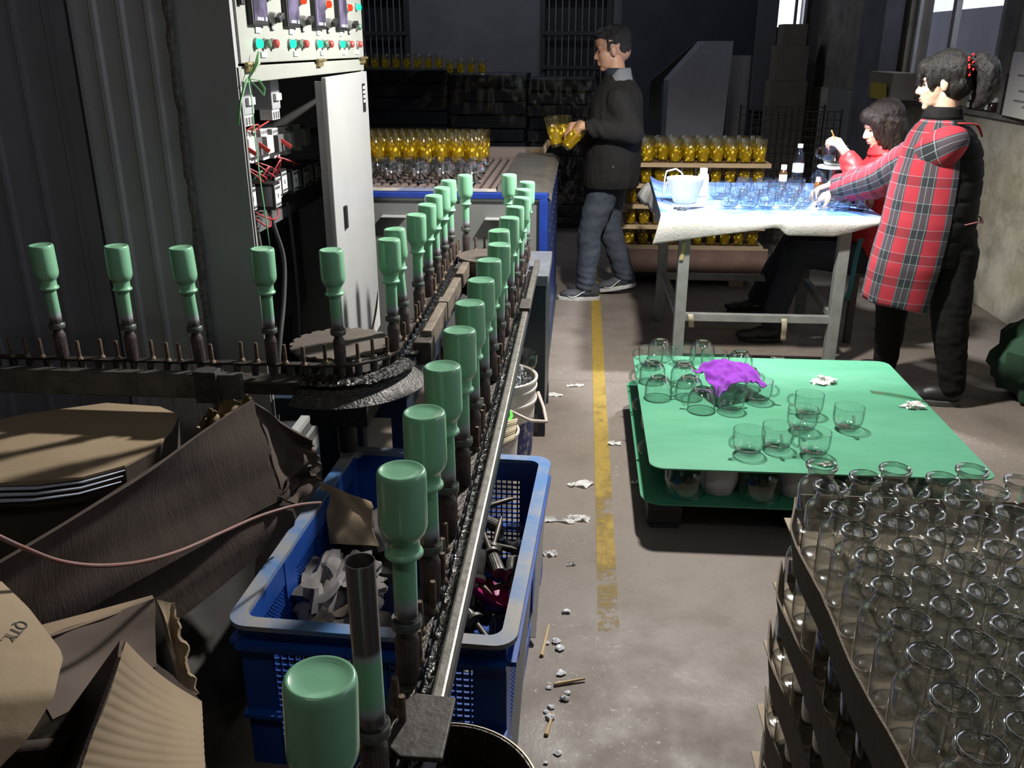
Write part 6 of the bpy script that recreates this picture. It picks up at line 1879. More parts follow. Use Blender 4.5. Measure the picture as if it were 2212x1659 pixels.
# ---------------------------------------------------------------- man carrying glasses
SK1 = SKIN('tanned_skin', (0.42, 0.235, 0.15), (0.36, 0.19, 0.12))
man = None
HM = frame((0.160, 5.83, 1.560), (-0.975, -0.05, -0.20), (0, 0, 1))
mb = MB()
head(mb, HM, 1.0)
cap(mb, (0.205, 5.83, 1.34), (0.180, 5.83, 1.50), 0.064, 0.058)
loft(mb, [(0.19, 5.84, 0.80, 0.10, 0.15, 0), (0.19, 5.84, 1.1, 0.11, 0.16, 0), (0.20, 5.84, 1.30, 0.10, 0.15, 0), (0.20, 5.84, 1.38, 0.06, 0.08, 0)])
for pts in (((0.215, 5.66, 1.28), (0.285, 5.60, 1.08), (0.02, 5.58, 1.125)), ((0.21, 6.02, 1.28), (0.27, 6.07, 1.07), (0.00, 5.98, 1.10))):
    cap(mb, pts[0], pts[1], 0.045, 0.038); cap(mb, pts[1], pts[2], 0.038, 0.028)
for pts in (((0.175, 5.77, 0.84), (0.065, 5.745, 0.46), (0.050, 5.75, 0.09)), ((0.20, 5.92, 0.84), (0.185, 5.92, 0.47), (0.315, 5.915, 0.12))):
    cap(mb, pts[0], pts[1], 0.07, 0.05); cap(mb, pts[1], pts[2], 0.05, 0.036)
hand(mb, frame((0.000, 5.58, 1.128), (-0.93, 0.10, -0.10), (0.05, -0.55, 0.85)), (38, 34, 22), 4, True, 1.0, 35)
hand(mb, frame((-0.02, 5.97, 1.105), (-0.93, -0.25, -0.12), (0, 0.5, 0.85)), (40, 34, 22), 4, False, 1.0, 35)
man = part(fuse(mb, 'person', 0.0055, 2), 'person', SK1, None)
tag(man, 'man in a dark jacket and jeans walking left with tumblers in his hands', 'person')
face_bits(man, HM)
# hair
mb = MB()
ell(mb, (-0.030, 0, 0.060), (0.100, 0.083, 0.082), Mt=HM); ell(mb, (-0.065, 0, 0.010), (0.058, 0.076, 0.070), Mt=HM); ell(mb, (0.045, 0.0, 0.098), (0.052, 0.064, 0.034), (0, 0.25, 0), Mt=HM)
for y in (-0.070, 0.070): ell(mb, (0.022, y, 0.020), (0.012, 0.008, 0.030), Mt=HM)
part(fuse(mb, 'hair', 0.006, 3, folds(0.006, 40, 90, 2)), 'hair', HAIR('man_hair', (0.012, 0.011, 0.011), (0.03, 0.028, 0.026), (1, 1, 4)), man)
# jacket
JACK = M('charcoal_jacket', (0.0125, 0.0118, 0.0112), 0.85, 0, (0.010, 0.0095, 0.009), 30, bump=0.15, bscale=260, spec=0.15)
mb = MB()
loft(mb, [(0.180, 5.84, 0.735, 0.186, 0.220, 0), (0.182, 5.84, 0.79, 0.190, 0.232, 0), (0.188, 5.84, 0.95, 0.184, 0.236, 0), (0.195, 5.84, 1.13, 0.180, 0.236, 0), (0.205, 5.84, 1.25, 0.165, 0.226, 0),
          (0.210, 5.84, 1.325, 0.140, 0.195, 0), (0.208, 5.84, 1.385, 0.100, 0.120, 0), (0.203, 5.84, 1.42, 0.080, 0.090, 0)])
cap(mb, (0.215, 5.655, 1.270), (0.292, 5.600, 1.085), 0.085, 0.076); cap(mb, (0.292, 5.600, 1.085), (0.055, 5.580, 1.118), 0.074, 0.056)
cap(mb, (0.21, 6.025, 1.270), (0.275, 6.07, 1.07), 0.085, 0.074); cap(mb, (0.275, 6.07, 1.07), (0.035, 5.98, 1.10), 0.072, 0.056)


def jf(co, n_):
    p = Vector((co.x * 2.2, co.y * 2, co.z))
    f = 0.007 * noise.noise(p * 7) + 0.004 * noise.noise(p * 16)
    if co.y < 5.64 and co.x < 0.13 and 1.05 < co.z < 1.2: f += 0.005 * math.sin(co.x * 110 + co.z * 60)      # bunched sleeve
    return f


part(fuse(mb, 'jacket', 0.010, 4, jf), 'jacket', JACK, man)
mb = MB()
for k in range(1):
    mb.sheet(lambda u, v: (0.205 + (0.092 + 0.020 * v) * math.cos(R(-35 - 290 * u)) * 1.0, 5.84 + (0.100 + 0.022 * v) * math.sin(R(-35 - 290 * u)), 1.455 - 0.075 * v - 0.065 * (0.5 - 0.5 * math.cos(R(-35 - 290 * u + 180)) ) * 0 - 0.10 * max(0, -math.cos(R(-35 - 290 * u)))), 40, 6, 0.006)
mb.build('collar', M('grey_collar', (0.12, 0.125, 0.135), 0.8), man, smooth=180)
mb = MB(); mb.lathe([(0.070, 1.375), (0.069, 1.42), (0.066, 1.455), (0.063, 1.455)], 32, Matrix.Translation((0.193, 5.83, 0)))
mb.build('polo_neck', M('navy_knit', (0.012, 0.016, 0.028), 0.9), man, smooth=180)
mb = MB(); mb.sheet(lambda u, v: (0.20 - 0.058 + 0.006 * v, 5.600 - 0.0, 0.86), 1, 1)
MB().lathe([(0.0, 0.004), (0.006, 0.004), (0.008, 0.0)], 12, Matrix.Translation((0.19, 5.602, 0.885)) @ Matrix.Rotation(PI / 2, 4, 'X')).build('zip_pull', M('bright_metal', (0.7, 0.7, 0.7), 0.25, 1.0), man)
JEAN = M('blue_jeans', (0.034, 0.043, 0.060), 0.85, 0, (0.022, 0.029, 0.042), 22, bump=0.2, bscale=240)
mb = MB()
ell(mb, (0.185, 5.84, 0.82), (0.14, 0.185, 0.14))
for pts in (((0.165, 5.765, 0.80), (0.062, 5.742, 0.46), (0.045, 5.75, 0.085)), ((0.20, 5.92, 0.80), (0.182, 5.92, 0.47), (0.310, 5.915, 0.125))):
    cap(mb, pts[0], pts[1], 0.108, 0.080); cap(mb, pts[1], pts[2], 0.080, 0.066)


def jeanf(co, n_):
    return 0.008 * noise.noise(Vector((co.x * 6, co.y * 6, co.z * 16))) + (0.006 * math.sin(co.z * 150 + co.x * 30) * max(0, 1 - co.z / 0.25)) + 0.004 * noise.noise(co * 30)


part(fuse(mb, 'jeans', 0.009, 3, jeanf), 'jeans', JEAN, man)
SNK = M('grey_sneaker', (0.042, 0.046, 0.054), 0.7, 0, (0.028, 0.031, 0.036), 40)
SOLE = M('pale_sole', (0.42, 0.42, 0.40), 0.6, 0, (0.30, 0.30, 0.29), 30)
SWH = M('white_mark', (0.72, 0.72, 0.70), 0.5)
for Mt, nm in ((frame((0.138, 5.745, 0.0), (-1, -0.05, 0), (0, 0, 1)), 'a'), (frame((0.385, 5.915, 0.055), (-0.985, -0.03, -0.17), (0, 0, 1)), 'b')):
    s_ = shoe('shoe', man, Mt, SNK, SOLE, 0.285)
    pts = []
    for k in range(13):
        t = k / 12
        pts.append(Mt @ Vector((0.215 - 0.15 * t, 0.0445 - 0.004 * abs(t - .4), 0.038 + 0.052 * t ** 2.2 - 0.020 * math.sin(PI * min(1, t * 1.6)) * (1 - t))))
    MB().tube(pts, [0.002 + 0.009 * math.sin(PI * min(1, (1 - k / 12) ** 1.0)) ** 1.0 * (0.35 + 0.65 * (1 - k / 12)) for k in range(13)], 8, flat=0.3).build('side_mark', SWH, s_, smooth=180)
# the tumblers in his hands
for k, (p, d, l) in enumerate((((-0.158, 5.60, 1.005), (-0.22, -0.03, 1.0), 'yellow tumbler carried furthest forward in the hand of the man'), ((-0.118, 5.71, 1.00), (0.0, 0.05, 1.0), 'yellow tumbler carried behind the two others by the man'),
                             ((-0.105, 5.575, 1.000), (0.62, -0.12, 0.80), 'tilted yellow tumbler nearest the wrist of the man'))):
    t = tumbler(p, l, 'yellow tumblers carried by the man', 1.15, 1.22)
    t.rotation_euler = Vector(d).to_track_quat('Z', 'Y').to_euler()

# ---------------------------------------------------------------- plaid cloth
def plaid_material():
    m, nt, out = _nt('red_plaid')
    b = _n(nt, 'ShaderNodeBsdfPrincipled'); b.inputs['Roughness'].default_value = 0.85
    uv = _n(nt, 'ShaderNodeUVMap'); uv.uv_map = 'UVMap'
    sx = _n(nt, 'ShaderNodeSeparateXYZ'); nt.links.new(uv.outputs[0], sx.inputs[0])

    def band(sock, period, a0, a1, off=0.0):
        d = _n(nt, 'ShaderNodeMath', operation='MULTIPLY_ADD'); nt.links.new(sock, d.inputs[0]); d.inputs[1].default_value = 1 / period; d.inputs[2].default_value = off
        f = _n(nt, 'ShaderNodeMath', operation='FRACT'); nt.links.new(d.outputs[0], f.inputs[0])
        g = _n(nt, 'ShaderNodeMath', operation='GREATER_THAN'); nt.links.new(f.outputs[0], g.inputs[0]); g.inputs[1].default_value = a0
        l = _n(nt, 'ShaderNodeMath', operation='LESS_THAN'); nt.links.new(f.outputs[0], l.inputs[0]); l.inputs[1].default_value = a1
        x = _n(nt, 'ShaderNodeMath', operation='MULTIPLY'); nt.links.new(g.outputs[0], x.inputs[0]); nt.links.new(l.outputs[0], x.inputs[1])
        return x.outputs[0]

    def mix(f, a, c, k=1.0):
        x = _n(nt, 'ShaderNodeMix', data_type='RGBA')
        if k != 1.0:
            q = _n(nt, 'ShaderNodeMath', operation='MULTIPLY'); nt.links.new(f, q.inputs[0]); q.inputs[1].default_value = k; f = q.outputs[0]
        nt.links.new(f, x.inputs[0])
        for s_, v in ((6, a), (7, c)):
            if isinstance(v, tuple): x.inputs[s_].default_value = _c(v)
            else: nt.links.new(v, x.inputs[s_])
        return x.outputs[2]
    U, V = sx.outputs['X'], sx.outputs['Y']
    P_ = 0.112
    c = mix(band(V, P_, 0.0, 0.42), (0.31, 0.014, 0.028), (0.12, 0.009, 0.017), 0.6)
    c2 = mix(band(V, P_, 0.0, 0.42), (0.040, 0.030, 0.038), (0.010, 0.013, 0.017))
    c = mix(band(U, P_, 0.0, 0.50), c, c2)
    for sock, a in ((U, 0.02), (U, 0.22), (U, 0.43), (V, 0.02), (V, 0.40)):
        c = mix(band(sock, P_, a, a + 0.018), c, (0.40, 0.45, 0.50), 0.38)
    nt.links.new(c, b.inputs['Base Color'])
    nt.links.new(b.outputs[0], out.inputs[0])
    return m


PLAID = plaid_material()


def uv_tube(mb, pts, rad, seg=28, wob=0.0, seed=0.0, sag=None):
    """sleeve: open tube with UVs in metres (round, along)"""
    pts = [Vector(p) for p in pts]
    dense, rr = [], []
    n = len(pts); N = 14
    for i in range(n - 1):
        for j in range(N):
            t = j / N
            p0, p1, p2, p3 = [pts[min(max(i + d, 0), n - 1)] for d in (-1, 0, 1, 2)]
            dense.append(0.5 * ((2 * p1) + (p2 - p0) * t + (2 * p0 - 5 * p1 + 4 * p2 - p3) * t * t + (3 * p1 - p0 - 3 * p2 + p3) * t ** 3))
            rr.append(rad[i] + (rad[i + 1] - rad[i]) * t)
    dense.append(pts[-1]); rr.append(rad[-1])
    if mb.uv is None: mb.uv = [(0, 0)] * len(mb.v)
    base = len(mb.v); s_ = 0.0; prev = None; vs = []; uvs = []
    for i, p in enumerate(dense):
        d = (dense[min(i + 1, len(dense) - 1)] - dense[max(i - 1, 0)]).normalized()
        x = d.cross(Vector((0, 0, 1))) if prev is None else prev - d * prev.dot(d)
        x.normalize(); prev = x; y = d.cross(x)
        if i: s_ += (p - dense[i - 1]).length
        for k in range(seg + 1):
            a = 2 * PI * k / seg
            q = Vector((math.cos(a), math.sin(a), 0))
            r = rr[i] * (1 + wob * noise.noise(Vector((q.x * 1.3, q.y * 1.3, s_ * 14 + seed))) + wob * 0.7 * math.sin(s_ * 75 + 2 * a + seed) * min(1, i / 8))
            dz = (sag * math.sin(PI * i / (len(dense) - 1)) * max(0, -(y.z * math.sin(a) + x.z * math.cos(a)))) if sag else 0
            vs.append(p + x * (r * math.cos(a)) + y * (r * math.sin(a)) + Vector((0, 0, -dz)))
            uvs.append((a * 0.068 + 0.02, s_))
    fs = []
    w = seg + 1
    for i in range(len(dense) - 1):
        for k in range(seg): fs.append((i * w + k, i * w + k + 1, (i + 1) * w + k + 1, (i + 1) * w + k))
    mb.add(vs, fs); mb.uv += uvs


# ---------------------------------------------------------------- standing woman
SK2 = SKIN('fair_skin', (0.60, 0.40, 0.29), (0.54, 0.34, 0.24))
FW = math.atan2(0.39, -0.92)                    # the way she faces
HW = frame((1.535, 4.15, 1.435), (-0.93, 0.30, -0.16), (0, 0, 1))
WR = [(1.560, 4.140, 1.290, 0.075, 0.090), (1.568, 4.140, 1.255, 0.115, 0.145), (1.574, 4.145, 1.215, 0.140, 0.160), (1.578, 4.145, 1.15, 0.165, 0.168), (1.578, 4.145, 1.05, 0.185, 0.178), (1.576, 4.150, 0.85, 0.198, 0.200), (1.566, 4.165, 0.65, 0.206, 0.215), (1.552, 4.190, 0.45, 0.200, 0.205)]
mb = MB()
head(mb, HW, 0.93, True)
cap(mb, (1.575, 4.14, 1.22), (1.555, 4.145, 1.38), 0.058, 0.052)
loft(mb, [(x, y, z, a * 0.6, b_ * 0.6, FW) for x, y, z, a, b_ in WR[2:6]])
cap(mb, (1.53, 4.07, 1.165), (1.435, 4.39, 1.02), 0.040, 0.034); cap(mb, (1.435, 4.39, 1.02), (1.300, 4.68, 0.885), 0.034, 0.026)
cap(mb, (1.62, 4.29, 1.21), (1.50, 4.60, 1.02), 0.040, 0.034); cap(mb, (1.50, 4.60, 1.02), (1.34, 4.88, 0.895), 0.034, 0.026)
for pts in (((1.60, 4.24, 0.80), (1.535, 4.33, 0.40), (1.555, 4.36, 0.08)), ((1.67, 4.07, 0.80), (1.700, 4.035, 0.40), (1.755, 4.015, 0.08))):
    cap(mb, pts[0], pts[1], 0.06, 0.045); cap(mb, pts[1], pts[2], 0.045, 0.034)
hand(mb, frame((1.290, 4.695, 0.880), (-0.72, 0.45, -0.42), (-0.2, -0.25, 0.9)), (24, 30, 20), 3, True, 0.92, 30)
hand(mb, frame((1.335, 4.895, 0.895), (-0.85, 0.10, -0.30), (-0.2, 0.1, 0.95)), (20, 26, 18), 3, False, 0.92, 30)
wom = part(fuse(mb, 'person', 0.0055, 2), 'person', SK2, None)
tag(wom, 'standing woman in a red plaid smock reaching over the sorting table', 'person')
face_bits(wom, HW, 0.93)
# hair drawn back into a clipped tail
WH = HAIR('woman_hair', (0.008, 0.007, 0.007), (0.026, 0.023, 0.021), (3, 3, 0.8))
mb = MB()
ell(mb, (-0.025, 0, 0.042), (0.104, 0.086, 0.092), Mt=HW); ell(mb, (-0.050, 0, -0.020), (0.070, 0.078, 0.066), Mt=HW); ell(mb, (0.050, 0.0, 0.062), (0.048, 0.068, 0.050), (0, 0.5, 0), Mt=HW)
for y in (-0.068, 0.068): ell(mb, (0.045, y * 0.85, 0.020), (0.020, 0.012, 0.050), Mt=HW)
ell(mb, (0.088, 0.0, 0.030), (0.012, 0.045, 0.034), Mt=HW)
part(fuse(mb, 'hair', 0.006, 4, folds(0.005, 45, 100, 4, (1, 1, 0.35))), 'hair', WH, wom)
mb = MB()
for k, (w0, dx) in enumerate(((0.0, 0.0), (0.022, 0.01), (-0.022, -0.004), (0.010, 0.022), (-0.010, 0.016))):
    pts = [HW @ Vector(p) for p in ((-0.105, w0, 0.060), (-0.140 - dx, w0 * 1.4, 0.066), (-0.158 - dx, w0 * 1.7, 0.030), (-0.160 - dx, w0 * 1.6, -0.030), (-0.145 - dx, w0 * 1.4, -0.085), (-0.120 - dx, w0, -0.115))]
    cc = [cap(mb, pts[i], pts[i + 1], [0.022, 0.034, 0.040, 0.040, 0.032][i], [0.034, 0.040, 0.040, 0.032, 0.016][i]) for i in range(5)]
part(fuse(mb, 'hair_tail', 0.006, 3, folds(0.005, 50, 110, 6, (1, 1, 0.35))), 'hair_tail', WH, wom)
mb = MB(); random.seed(4)
for k in range(9):
    a = R(-70 + 18 * k)
    ell(mb, HW @ Vector((-0.104 - 0.010 * math.cos(k * 2.1), 0.052 + 0.006 * math.sin(k * 1.7), 0.095 - 0.010 * k)), (0.006, 0.006, 0.006), seg=8)
mb.build('hair_clip', M('red_beads', (0.60, 0.02, 0.02), 0.2), wom, smooth=180)
# black padded vest under the smock
VEST = M('black_padded_vest', (0.007, 0.007, 0.0075), 0.85, 0, (0.011, 0.011, 0.011), 20, spec=0.12)
mb = MB()
loft(mb, [(WR[6][0] + 0.03, WR[6][1] - 0.02, 0.66, 0.155, 0.19, FW)] + [(x + 0.006, y - 0.003, z, a * 0.965, b_ * 0.965, FW) for x, y, z, a, b_ in WR[5::-1][0:4]] + [(1.568, 4.14, 1.250, 0.112, 0.140, FW), (1.562, 4.142, 1.285, 0.078, 0.085, FW), (1.556, 4.145, 1.315, 0.068, 0.068, FW)])
part(fuse(mb, 'vest', 0.010, 4, lambda co, n_: -0.006 * max(0, math.cos((co.z - 0.7) * 2 * PI / 0.085)) ** 6 + 0.004 * noise.noise(co * 11)), 'vest', VEST, wom)
mb = MB()
mb.sheet(lambda u, v: (1.556 + (0.066 + 0.016 * v) * math.cos(2 * PI * u), 4.145 + (0.068 + 0.016 * v) * math.sin(2 * PI * u), 1.336 - 0.05 * v), 32, 4, 0.004)
mb.build('vest_collar', VEST, wom, smooth=180)
# smock: wraps the front and the sides, open at the back
mb = MB(); mb.uv = []
seg = 64; rings = []
NZ = 60
for i in range(NZ + 1):
    z = 1.285 - 0.835 * i / NZ
    for (A, B) in zip(WR, WR[1:]):
        if B[2] <= z <= A[2] + 1e-6:
            t = (A[2] - z) / (A[2] - B[2]); r5 = [A[k] + (B[k] - A[k]) * t for k in range(5)]; break
    for k in range(seg + 1):
        th = R(-118 + 236 * k / seg)
        hm = 0.02 * math.sin(th * 1.3 + 0.5) if i == NZ else 0
        fo = 1 + 0.016 * noise.noise(Vector((math.cos(th) * 2.2, math.sin(th) * 2.2, z * 4))) + (0.028 * math.sin(th * 7 + z * 3) * max(0, 0.95 - z)) + 0.010 * noise.noise(Vector((th * 3, z * 16, 2)))
        x, y = (r5[3] + 0.006) * fo * math.cos(th), (r5[4] + 0.006) * fo * math.sin(th)
        mb.v.append(Vector((r5[0] + x * math.cos(FW) - y * math.sin(FW), r5[1] + x * math.sin(FW) + y * math.cos(FW), z + hm)))
        mb.uv.append((th * 0.175, z))
w = seg + 1
for i in range(NZ):
    for k in range(seg): mb.f.append([i * w + k, (i + 1) * w + k, (i + 1) * w + k + 1, i * w + k + 1])
uv_tube(mb, [(1.612, 4.080, 1.185), (1.580, 4.028, 1.198), (1.545, 4.012, 1.194), (1.510, 4.085, 1.158), (1.468, 4.24, 1.090), (1.428, 4.41, 1.005), (1.350, 4.59, 0.930), (1.298, 4.685, 0.888)], [0.040, 0.062, 0.076, 0.086, 0.082, 0.074, 0.060, 0.047], 30, 0.045, 1.0, 0.040)
uv_tube(mb, [(1.66, 4.245, 1.215), (1.645, 4.265, 1.20), (1.615, 4.33, 1.165), (1.57, 4.45, 1.095), (1.50, 4.60, 1.000), (1.41, 4.78, 0.93), (1.345, 4.88, 0.898)], [0.006, 0.055, 0.08, 0.08, 0.07, 0.058, 0.047], 30, 0.045, 3.0, 0.03)
mb.build('smock', PLAID, wom, smooth=180)
RIB = M('red_tie', (0.45, 0.02, 0.03), 0.7)
bk_ = lambda th, rr, z: Vector((1.575 + (rr[0] * math.cos(th)) * math.cos(FW) - (rr[1] * math.sin(th)) * math.sin(FW), 4.14 + (rr[0] * math.cos(th)) * math.sin(FW) + (rr[1] * math.sin(th)) * math.cos(FW), z))
MB().tube([bk_(R(120), (0.10, 0.12), 1.275), bk_(R(150), (0.115, 0.12), 1.272), bk_(R(168), (0.125, 0.12), 1.265), bk_(R(180), (0.135, 0.12), 1.245), bk_(R(176), (0.150, 0.12), 1.215)], [0.006, 0.006, 0.009, 0.007, 0.004], 7, flat=0.5).build('neck_tie', RIB, wom, smooth=180)
MB().tube([bk_(R(135), (0.205, 0.215), 0.86), bk_(R(155), (0.208, 0.215), 0.865), bk_(R(175), (0.210, 0.215), 0.855), bk_(R(195), (0.210, 0.21), 0.865), bk_(R(220), (0.205, 0.21), 0.86)], [0.004, 0.006, 0.009, 0.006, 0.004], 7, flat=0.5).build('waist_tie', M('pink_tie', (0.22, 0.07, 0.07), 0.7), wom, smooth=180)
BTR = M('black_trousers', (0.007, 0.007, 0.0075), 0.9, 0, (0.012, 0.0115, 0.0115), 14, spec=0.12)
mb = MB()
ell(mb, (1.640, 4.150, 0.745), (0.155, 0.165, 0.15))
for pts in (((1.595, 4.235, 0.72), (1.538, 4.33, 0.40), (1.555, 4.36, 0.085)), ((1.675, 4.075, 0.72), (1.700, 4.035, 0.40), (1.755, 4.015, 0.095))):
    cap(mb, pts[0], pts[1], 0.105, 0.080); cap(mb, pts[1], pts[2], 0.080, 0.058)
part(fuse(mb, 'trousers', 0.009, 3, folds(0.006, 9, 24, 5, (1, 1, 1.6))), 'trousers', BTR, wom)
BSH = M('black_shoe', (0.012, 0.012, 0.012), 0.5)
for Mt in (frame((1.60, 4.35, 0.0), (-0.95, 0.3, 0), (0, 0, 1)), frame((1.80, 4.005, 0.0), (-0.95, 0.2, 0), (0, 0, 1))):
    shoe('shoe', wom, Mt, BSH, M('dark_sole', (0.06, 0.058, 0.055), 0.6), 0.245)

# ---------------------------------------------------------------- seated woman painting a cup
HS = frame((1.590, 5.05, 1.185), (-0.93, -0.06, -0.36), (0, 0, 1))
mb = MB()
head(mb, HS, 0.94, True)
cap(mb, (1.640, 5.05, 0.98), (1.610, 5.05, 1.12), 0.055, 0.050)
loft(mb, [(1.67, 5.06, 0.45, 0.12, 0.16, 0), (1.66, 5.06, 0.70, 0.10, 0.13, 0), (1.65, 5.06, 0.95, 0.10, 0.13, 0), (1.645, 5.06, 1.02, 0.06, 0.08, 0)])
cap(mb, (1.62, 4.90, 0.96), (1.475, 4.86, 0.885), 0.040, 0.034); cap(mb, (1.475, 4.86, 0.885), (1.395, 4.95, 1.045), 0.034, 0.026)
cap(mb, (1.63, 5.20, 0.95), (1.56, 5.10, 0.82), 0.040, 0.034); cap(mb, (1.56, 5.10, 0.82), (1.455, 4.93, 0.862), 0.034, 0.026)
for pts in (((1.66, 4.97, 0.47), (1.20, 4.95, 0.50), (1.10, 4.93, 0.08)), ((1.66, 5.14, 0.47), (1.24, 5.25, 0.50), (1.12, 5.48, 0.08))):
    cap(mb, pts[0], pts[1], 0.06, 0.045); cap(mb, pts[1], pts[2], 0.045, 0.034)
hand(mb, frame((1.392, 4.955, 1.050), (-0.62, 0.10, 0.74), (0.55, -0.60, 0.5)), (40, 48, 30), 3, False, 0.92, 45)
hand(mb, frame((1.445, 4.925, 0.868), (-0.97, -0.02, 0.06), (0.2, -0.5, 0.85)), (16, 18, 12), 3, False, 0.92, 30)
sit = part(fuse(mb, 'person', 0.0055, 2), 'person', SK2, None)
tag(sit, 'seated woman in a red padded jacket painting a glass cup with a brush', 'person')
face_bits(sit, HS, 0.94, False)
SHR = HAIR('seated_hair', (0.008, 0.006, 0.006), (0.030, 0.018, 0.012), (3, 3, 0.5))
mb = MB()
ell(mb, (-0.025, 0, 0.045), (0.106, 0.090, 0.090), Mt=HS); ell(mb, (0.045, 0, 0.068), (0.055, 0.074, 0.048), (0, 0.5, 0), Mt=HS); ell(mb, (-0.060, 0, -0.045), (0.068, 0.085, 0.105), Mt=HS)
for y in (-1, 1):
    cap(mb, HS @ Vector((0.040, y * 0.066, 0.040)), HS @ Vector((0.030, y * 0.072, -0.100)), 0.028, 0.017); cap(mb, HS @ Vector((-0.02, y * 0.070, 0.02)), HS @ Vector((0.010, y * 0.074, -0.135)), 0.030, 0.020); cap(mb, HS @ Vector((-0.05, y * 0.066, 0.0)), HS @ Vector((-0.025, y * 0.070, -0.150)), 0.034, 0.022)
    cap(mb, HS @ Vector((0.062, y * 0.054, 0.050)), HS @ Vector((0.060, y * 0.066, -0.050)), 0.018, 0.010)
part(fuse(mb, 'hair', 0.006, 3, folds(0.005, 45, 110, 8, (1, 1, 0.3))), 'hair', SHR, sit)
REDJ = M('red_padded_jacket', (0.62, 0.018, 0.022), 0.55, 0, (0.55, 0.014, 0.018), 12)
mb = MB()
loft(mb, [(1.66, 5.06, 0.50, 0.175, 0.215, 0), (1.66, 5.06, 0.62, 0.170, 0.21, 0), (1.65, 5.06, 0.80, 0.155, 0.20, 0), (1.645, 5.06, 0.93, 0.135, 0.185, 0), (1.645, 5.06, 1.00, 0.10, 0.125, 0), (1.632, 5.055, 1.055, 0.078, 0.085, 0)])
cap(mb, (1.62, 4.90, 0.95), (1.480, 4.865, 0.885), 0.080, 0.072); cap(mb, (1.480, 4.865, 0.885), (1.412, 4.94, 1.015), 0.070, 0.052)
cap(mb, (1.63, 5.20, 0.94), (1.57, 5.10, 0.83), 0.080, 0.070); cap(mb, (1.57, 5.10, 0.83), (1.49, 4.97, 0.855), 0.066, 0.048)
part(fuse(mb, 'jacket', 0.010, 3, lambda co, n_: 0.006 * noise.noise(co * 14) + 0.005 * noise.noise(co * 30) - 0.005 * max(0, math.cos(co.z * 2 * PI / 0.09)) ** 6), 'jacket', REDJ, sit)
mb = MB(); mb.sheet(lambda u, v: (1.628 + (0.074 + 0.01 * v) * math.cos(2 * PI * u), 5.055 + (0.078 + 0.01 * v) * math.sin(2 * PI * u), 1.085 - 0.055 * v), 32, 4, 0.006); mb.build('jacket_collar', REDJ, sit, smooth=180)
DNV = M('dark_navy_trousers', (0.012, 0.013, 0.020), 0.85)
mb = MB(); ell(mb, (1.66, 5.06, 0.49), (0.16, 0.20, 0.075))
for pts in (((1.62, 4.97, 0.48), (1.20, 4.95, 0.50), (1.10, 4.93, 0.12)), ((1.62, 5.14, 0.48), (1.24, 5.25, 0.50), (1.12, 5.48, 0.12))):
    cap(mb, pts[0], pts[1], 0.095, 0.075); cap(mb, pts[1], pts[2], 0.075, 0.062)
part(fuse(mb, 'trousers', 0.010, 3, folds(0.006, 9, 24, 7)), 'trousers', DNV, sit)
for Mt in (frame((1.165, 4.93, 0.0), (-1, 0.0, 0), (0, 0, 1)), frame((1.185, 5.49, 0.0), (-1, 0.15, 0), (0, 0, 1))): shoe('boot', sit, Mt, BSH, M('boot_sole', (0.015, 0.015, 0.015), 0.6), 0.25)
bru = thing('paint_brush', 'thin yellow paint brush held by the seated woman', 'brush', (0, 0, 0))
pa, pb = Vector((1.300, 4.93, 1.165)), Vector((1.372, 5.02, 1.065))
MB().cyl(pa, pa.lerp(pb, 0.72), 0.0035, 0.0042, 8).build('brush_handle', M('yellow_lacquer', (0.60, 0.42, 0.08), 0.4), bru, smooth=40)
MB().cyl(pa.lerp(pb, 0.72), pb, 0.004, 0.001, 8).build('bristles', BLACK, bru, smooth=40)

# ================================================================ litter
PAPER = M('white_tissue', (0.72, 0.71, 0.69), 0.9, 0, trans=0.3)


def scrap(name, lab, x, y, z, L, W_, ang, seed, m_=PAPER, cat='paper', h=0.012, group='scraps on the floor'):
    def P(u, v):
        a = (u - 0.5) * L; b_ = (v - 0.5) * W_ * (0.6 + 0.6 * noise.noise(Vector((u * 2.5, seed, 1)))) 
        a += 0.12 * L * noise.noise(Vector((v * 4, seed * 2.0, 3)))
        zz = max(0.001, h * (0.5 + noise.noise(Vector((u * 3.5, v * 3.5, seed)))) + 0.4 * h * noise.noise(Vector((u * 9, v * 9, seed))))
        ca, sa = math.cos(ang), math.sin(ang)
        return (x + a * ca - b_ * sa, y + a * sa + b_ * ca, z + zz)
    return tag(MB().sheet(P, 14, 10, 0.0).build(name, m_, smooth=40), lab, cat, group)


for k, (x, y, L, W_, a, l) in enumerate(((-0.115, 3.985, 0.10, 0.045, -0.15, 'white tissue next to the oven foot'), (-0.005, 4.115, 0.085, 0.03, 0.1, 'thin white tissue strip near the floor joint'),
                                       (0.168, 3.443, 0.055, 0.05, 0.0, 'round white paper scrap right of the yellow line'), (0.028, 3.06, 0.095, 0.075, 0.3, 'white tissue left of the yellow line'),
                                       (0.243, 3.086, 0.045, 0.025, 0.4, 'small white scrap left of the pallet'), (0.022, 2.795, 0.075, 0.055, -0.2, 'crumpled white tissue beside the blue crate, right piece'),
                                       (-0.058, 2.775, 0.13, 0.045, -0.1, 'long white tissue touching the blue crate'), (0.0, 2.49, 0.03, 0.015, 0.3, 'tiny white paper crumb on the aisle floor'),
                                       (-0.072, 2.55, 0.045, 0.05, 0.2, 'square white paper by the crate corner'))):
    scrap('paper_scrap', l, x, y, 0.0, L, W_, a, k + 1)
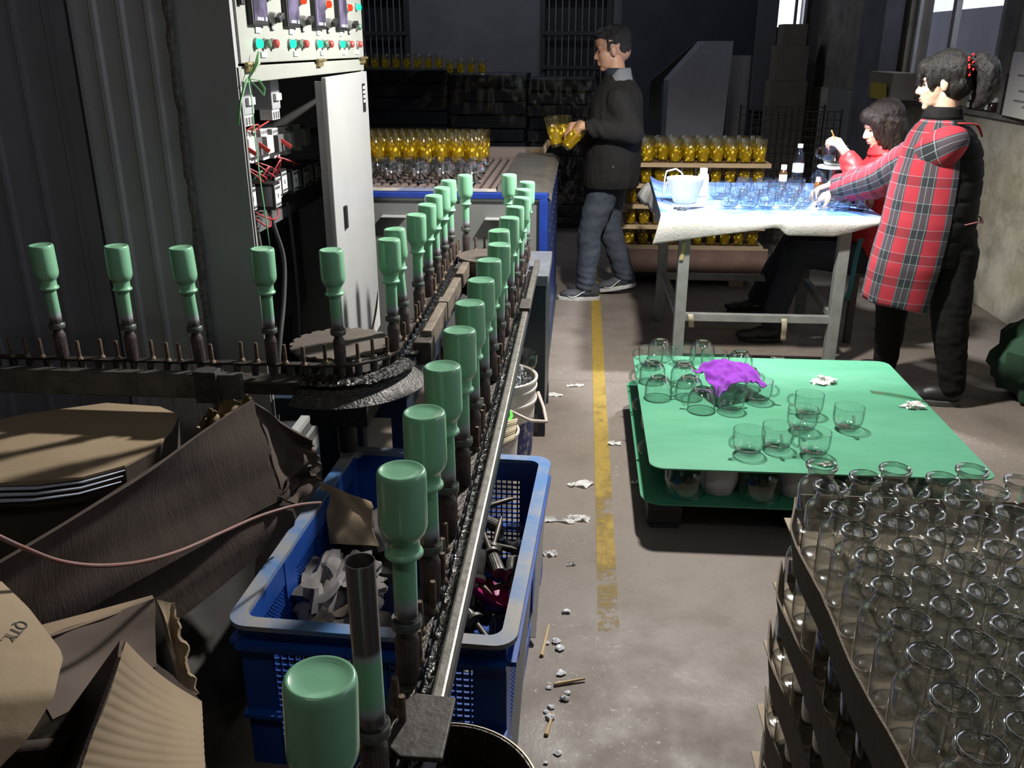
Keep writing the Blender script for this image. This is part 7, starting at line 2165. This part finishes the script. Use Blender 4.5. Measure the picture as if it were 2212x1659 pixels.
for k, (x, y, l) in enumerate(((1.034, 3.567, 'white twisted tissue in the middle of the green sheet'), (1.315, 3.31, 'crumpled white tissue near the right edge of the green sheet'), (0.845, 2.765, 'tiny white scrap at the front edge of the green sheet'))):
    s_ = (0.03, 0.026, 0.014)[k]
    crumple('tissue_ball', l, 'paper', (x, y, 0.2595 + s_ * 0.35), s_ * 1.3, s_ * 0.8, s_ * 0.55, PAPER, 12 + k, 22, 0.9)
for k, (px, l) in enumerate((((1.08, 4.62), 'white paper scrap under the front of the table'), ((1.38, 5.0), 'white paper scrap under the table near the back leg'), ((1.85, 5.1), 'paper scrap on the floor between table and wall'), ((1.62, 4.62), 'small paper scrap behind the green sheet'))):
    scrap('paper_scrap', l, px[0], px[1], 0.0, 0.07, 0.05, 0.4 * k, 30 + k)
tag(MB().sheet(lambda u, v: (1.20 + 0.19 * u, 3.455 - 0.10 * u + 0.035 * v, 0.2600 + 0.006 * math.sin(3 * u) + 0.010 * max(0, u - 0.7) * math.sin(9 * v)), 12, 4).build('film_strip', GLASS('clear_film', (0.75, 0.80, 0.72), (0.5, 0.55, 0.5), 0.15, 1.6), smooth=180), 'strip of clear film at the right edge of the green sheet', 'film')
# splinters of wood and broken glass beside the crate
WSP = M('wood_splinter', (0.45, 0.33, 0.18), 0.8)
for k, (a, b_, l) in enumerate((((-0.075, 2.02, 0.004), (-0.060, 2.16, 0.006), 'longest pale wood splinter beside the blue crate'), ((-0.05, 1.72, 0.003), (-0.035, 1.80, 0.003), 'short wood splinter near the drum'), ((-0.035, 1.905, 0.004), (0.045, 1.930, 0.008), 'thin twig with torn paper on the aisle floor'))):
    tag(MB().tube([a, b_], [0.006, 0.003], 6).build('wood_splinter', WSP), l, 'splinter', 'splinters on the floor')
random.seed(66)
SHG = M('glass_chip', (0.62, 0.63, 0.65), 0.08, 0, coat=1.0)
for k in range(14):
    x = random.uniform(-0.075, -0.005) + (0.02 if k % 3 == 0 else 0); y = random.uniform(1.62, 2.25)
    s_ = random.uniform(0.006, 0.014)
    o = crumple('glass_chip', 'glass chip beside the crate, %s nearest the camera' % 'x', 'shard', (x, y, s_ * 0.4), s_, s_ * 0.8, s_ * 0.45, SHG, 90 + k, 8, 0.9, 'glass chips on the floor')
    o['yy'] = y
chips = sorted([o for o in COL.objects if o.name.startswith('glass_chip')], key=lambda o: o['yy'])
for k, o in enumerate(chips):
    o['label'] = 'small broken glass chip by the crate, %s nearest the camera' % ORD[k]
    del o['yy']
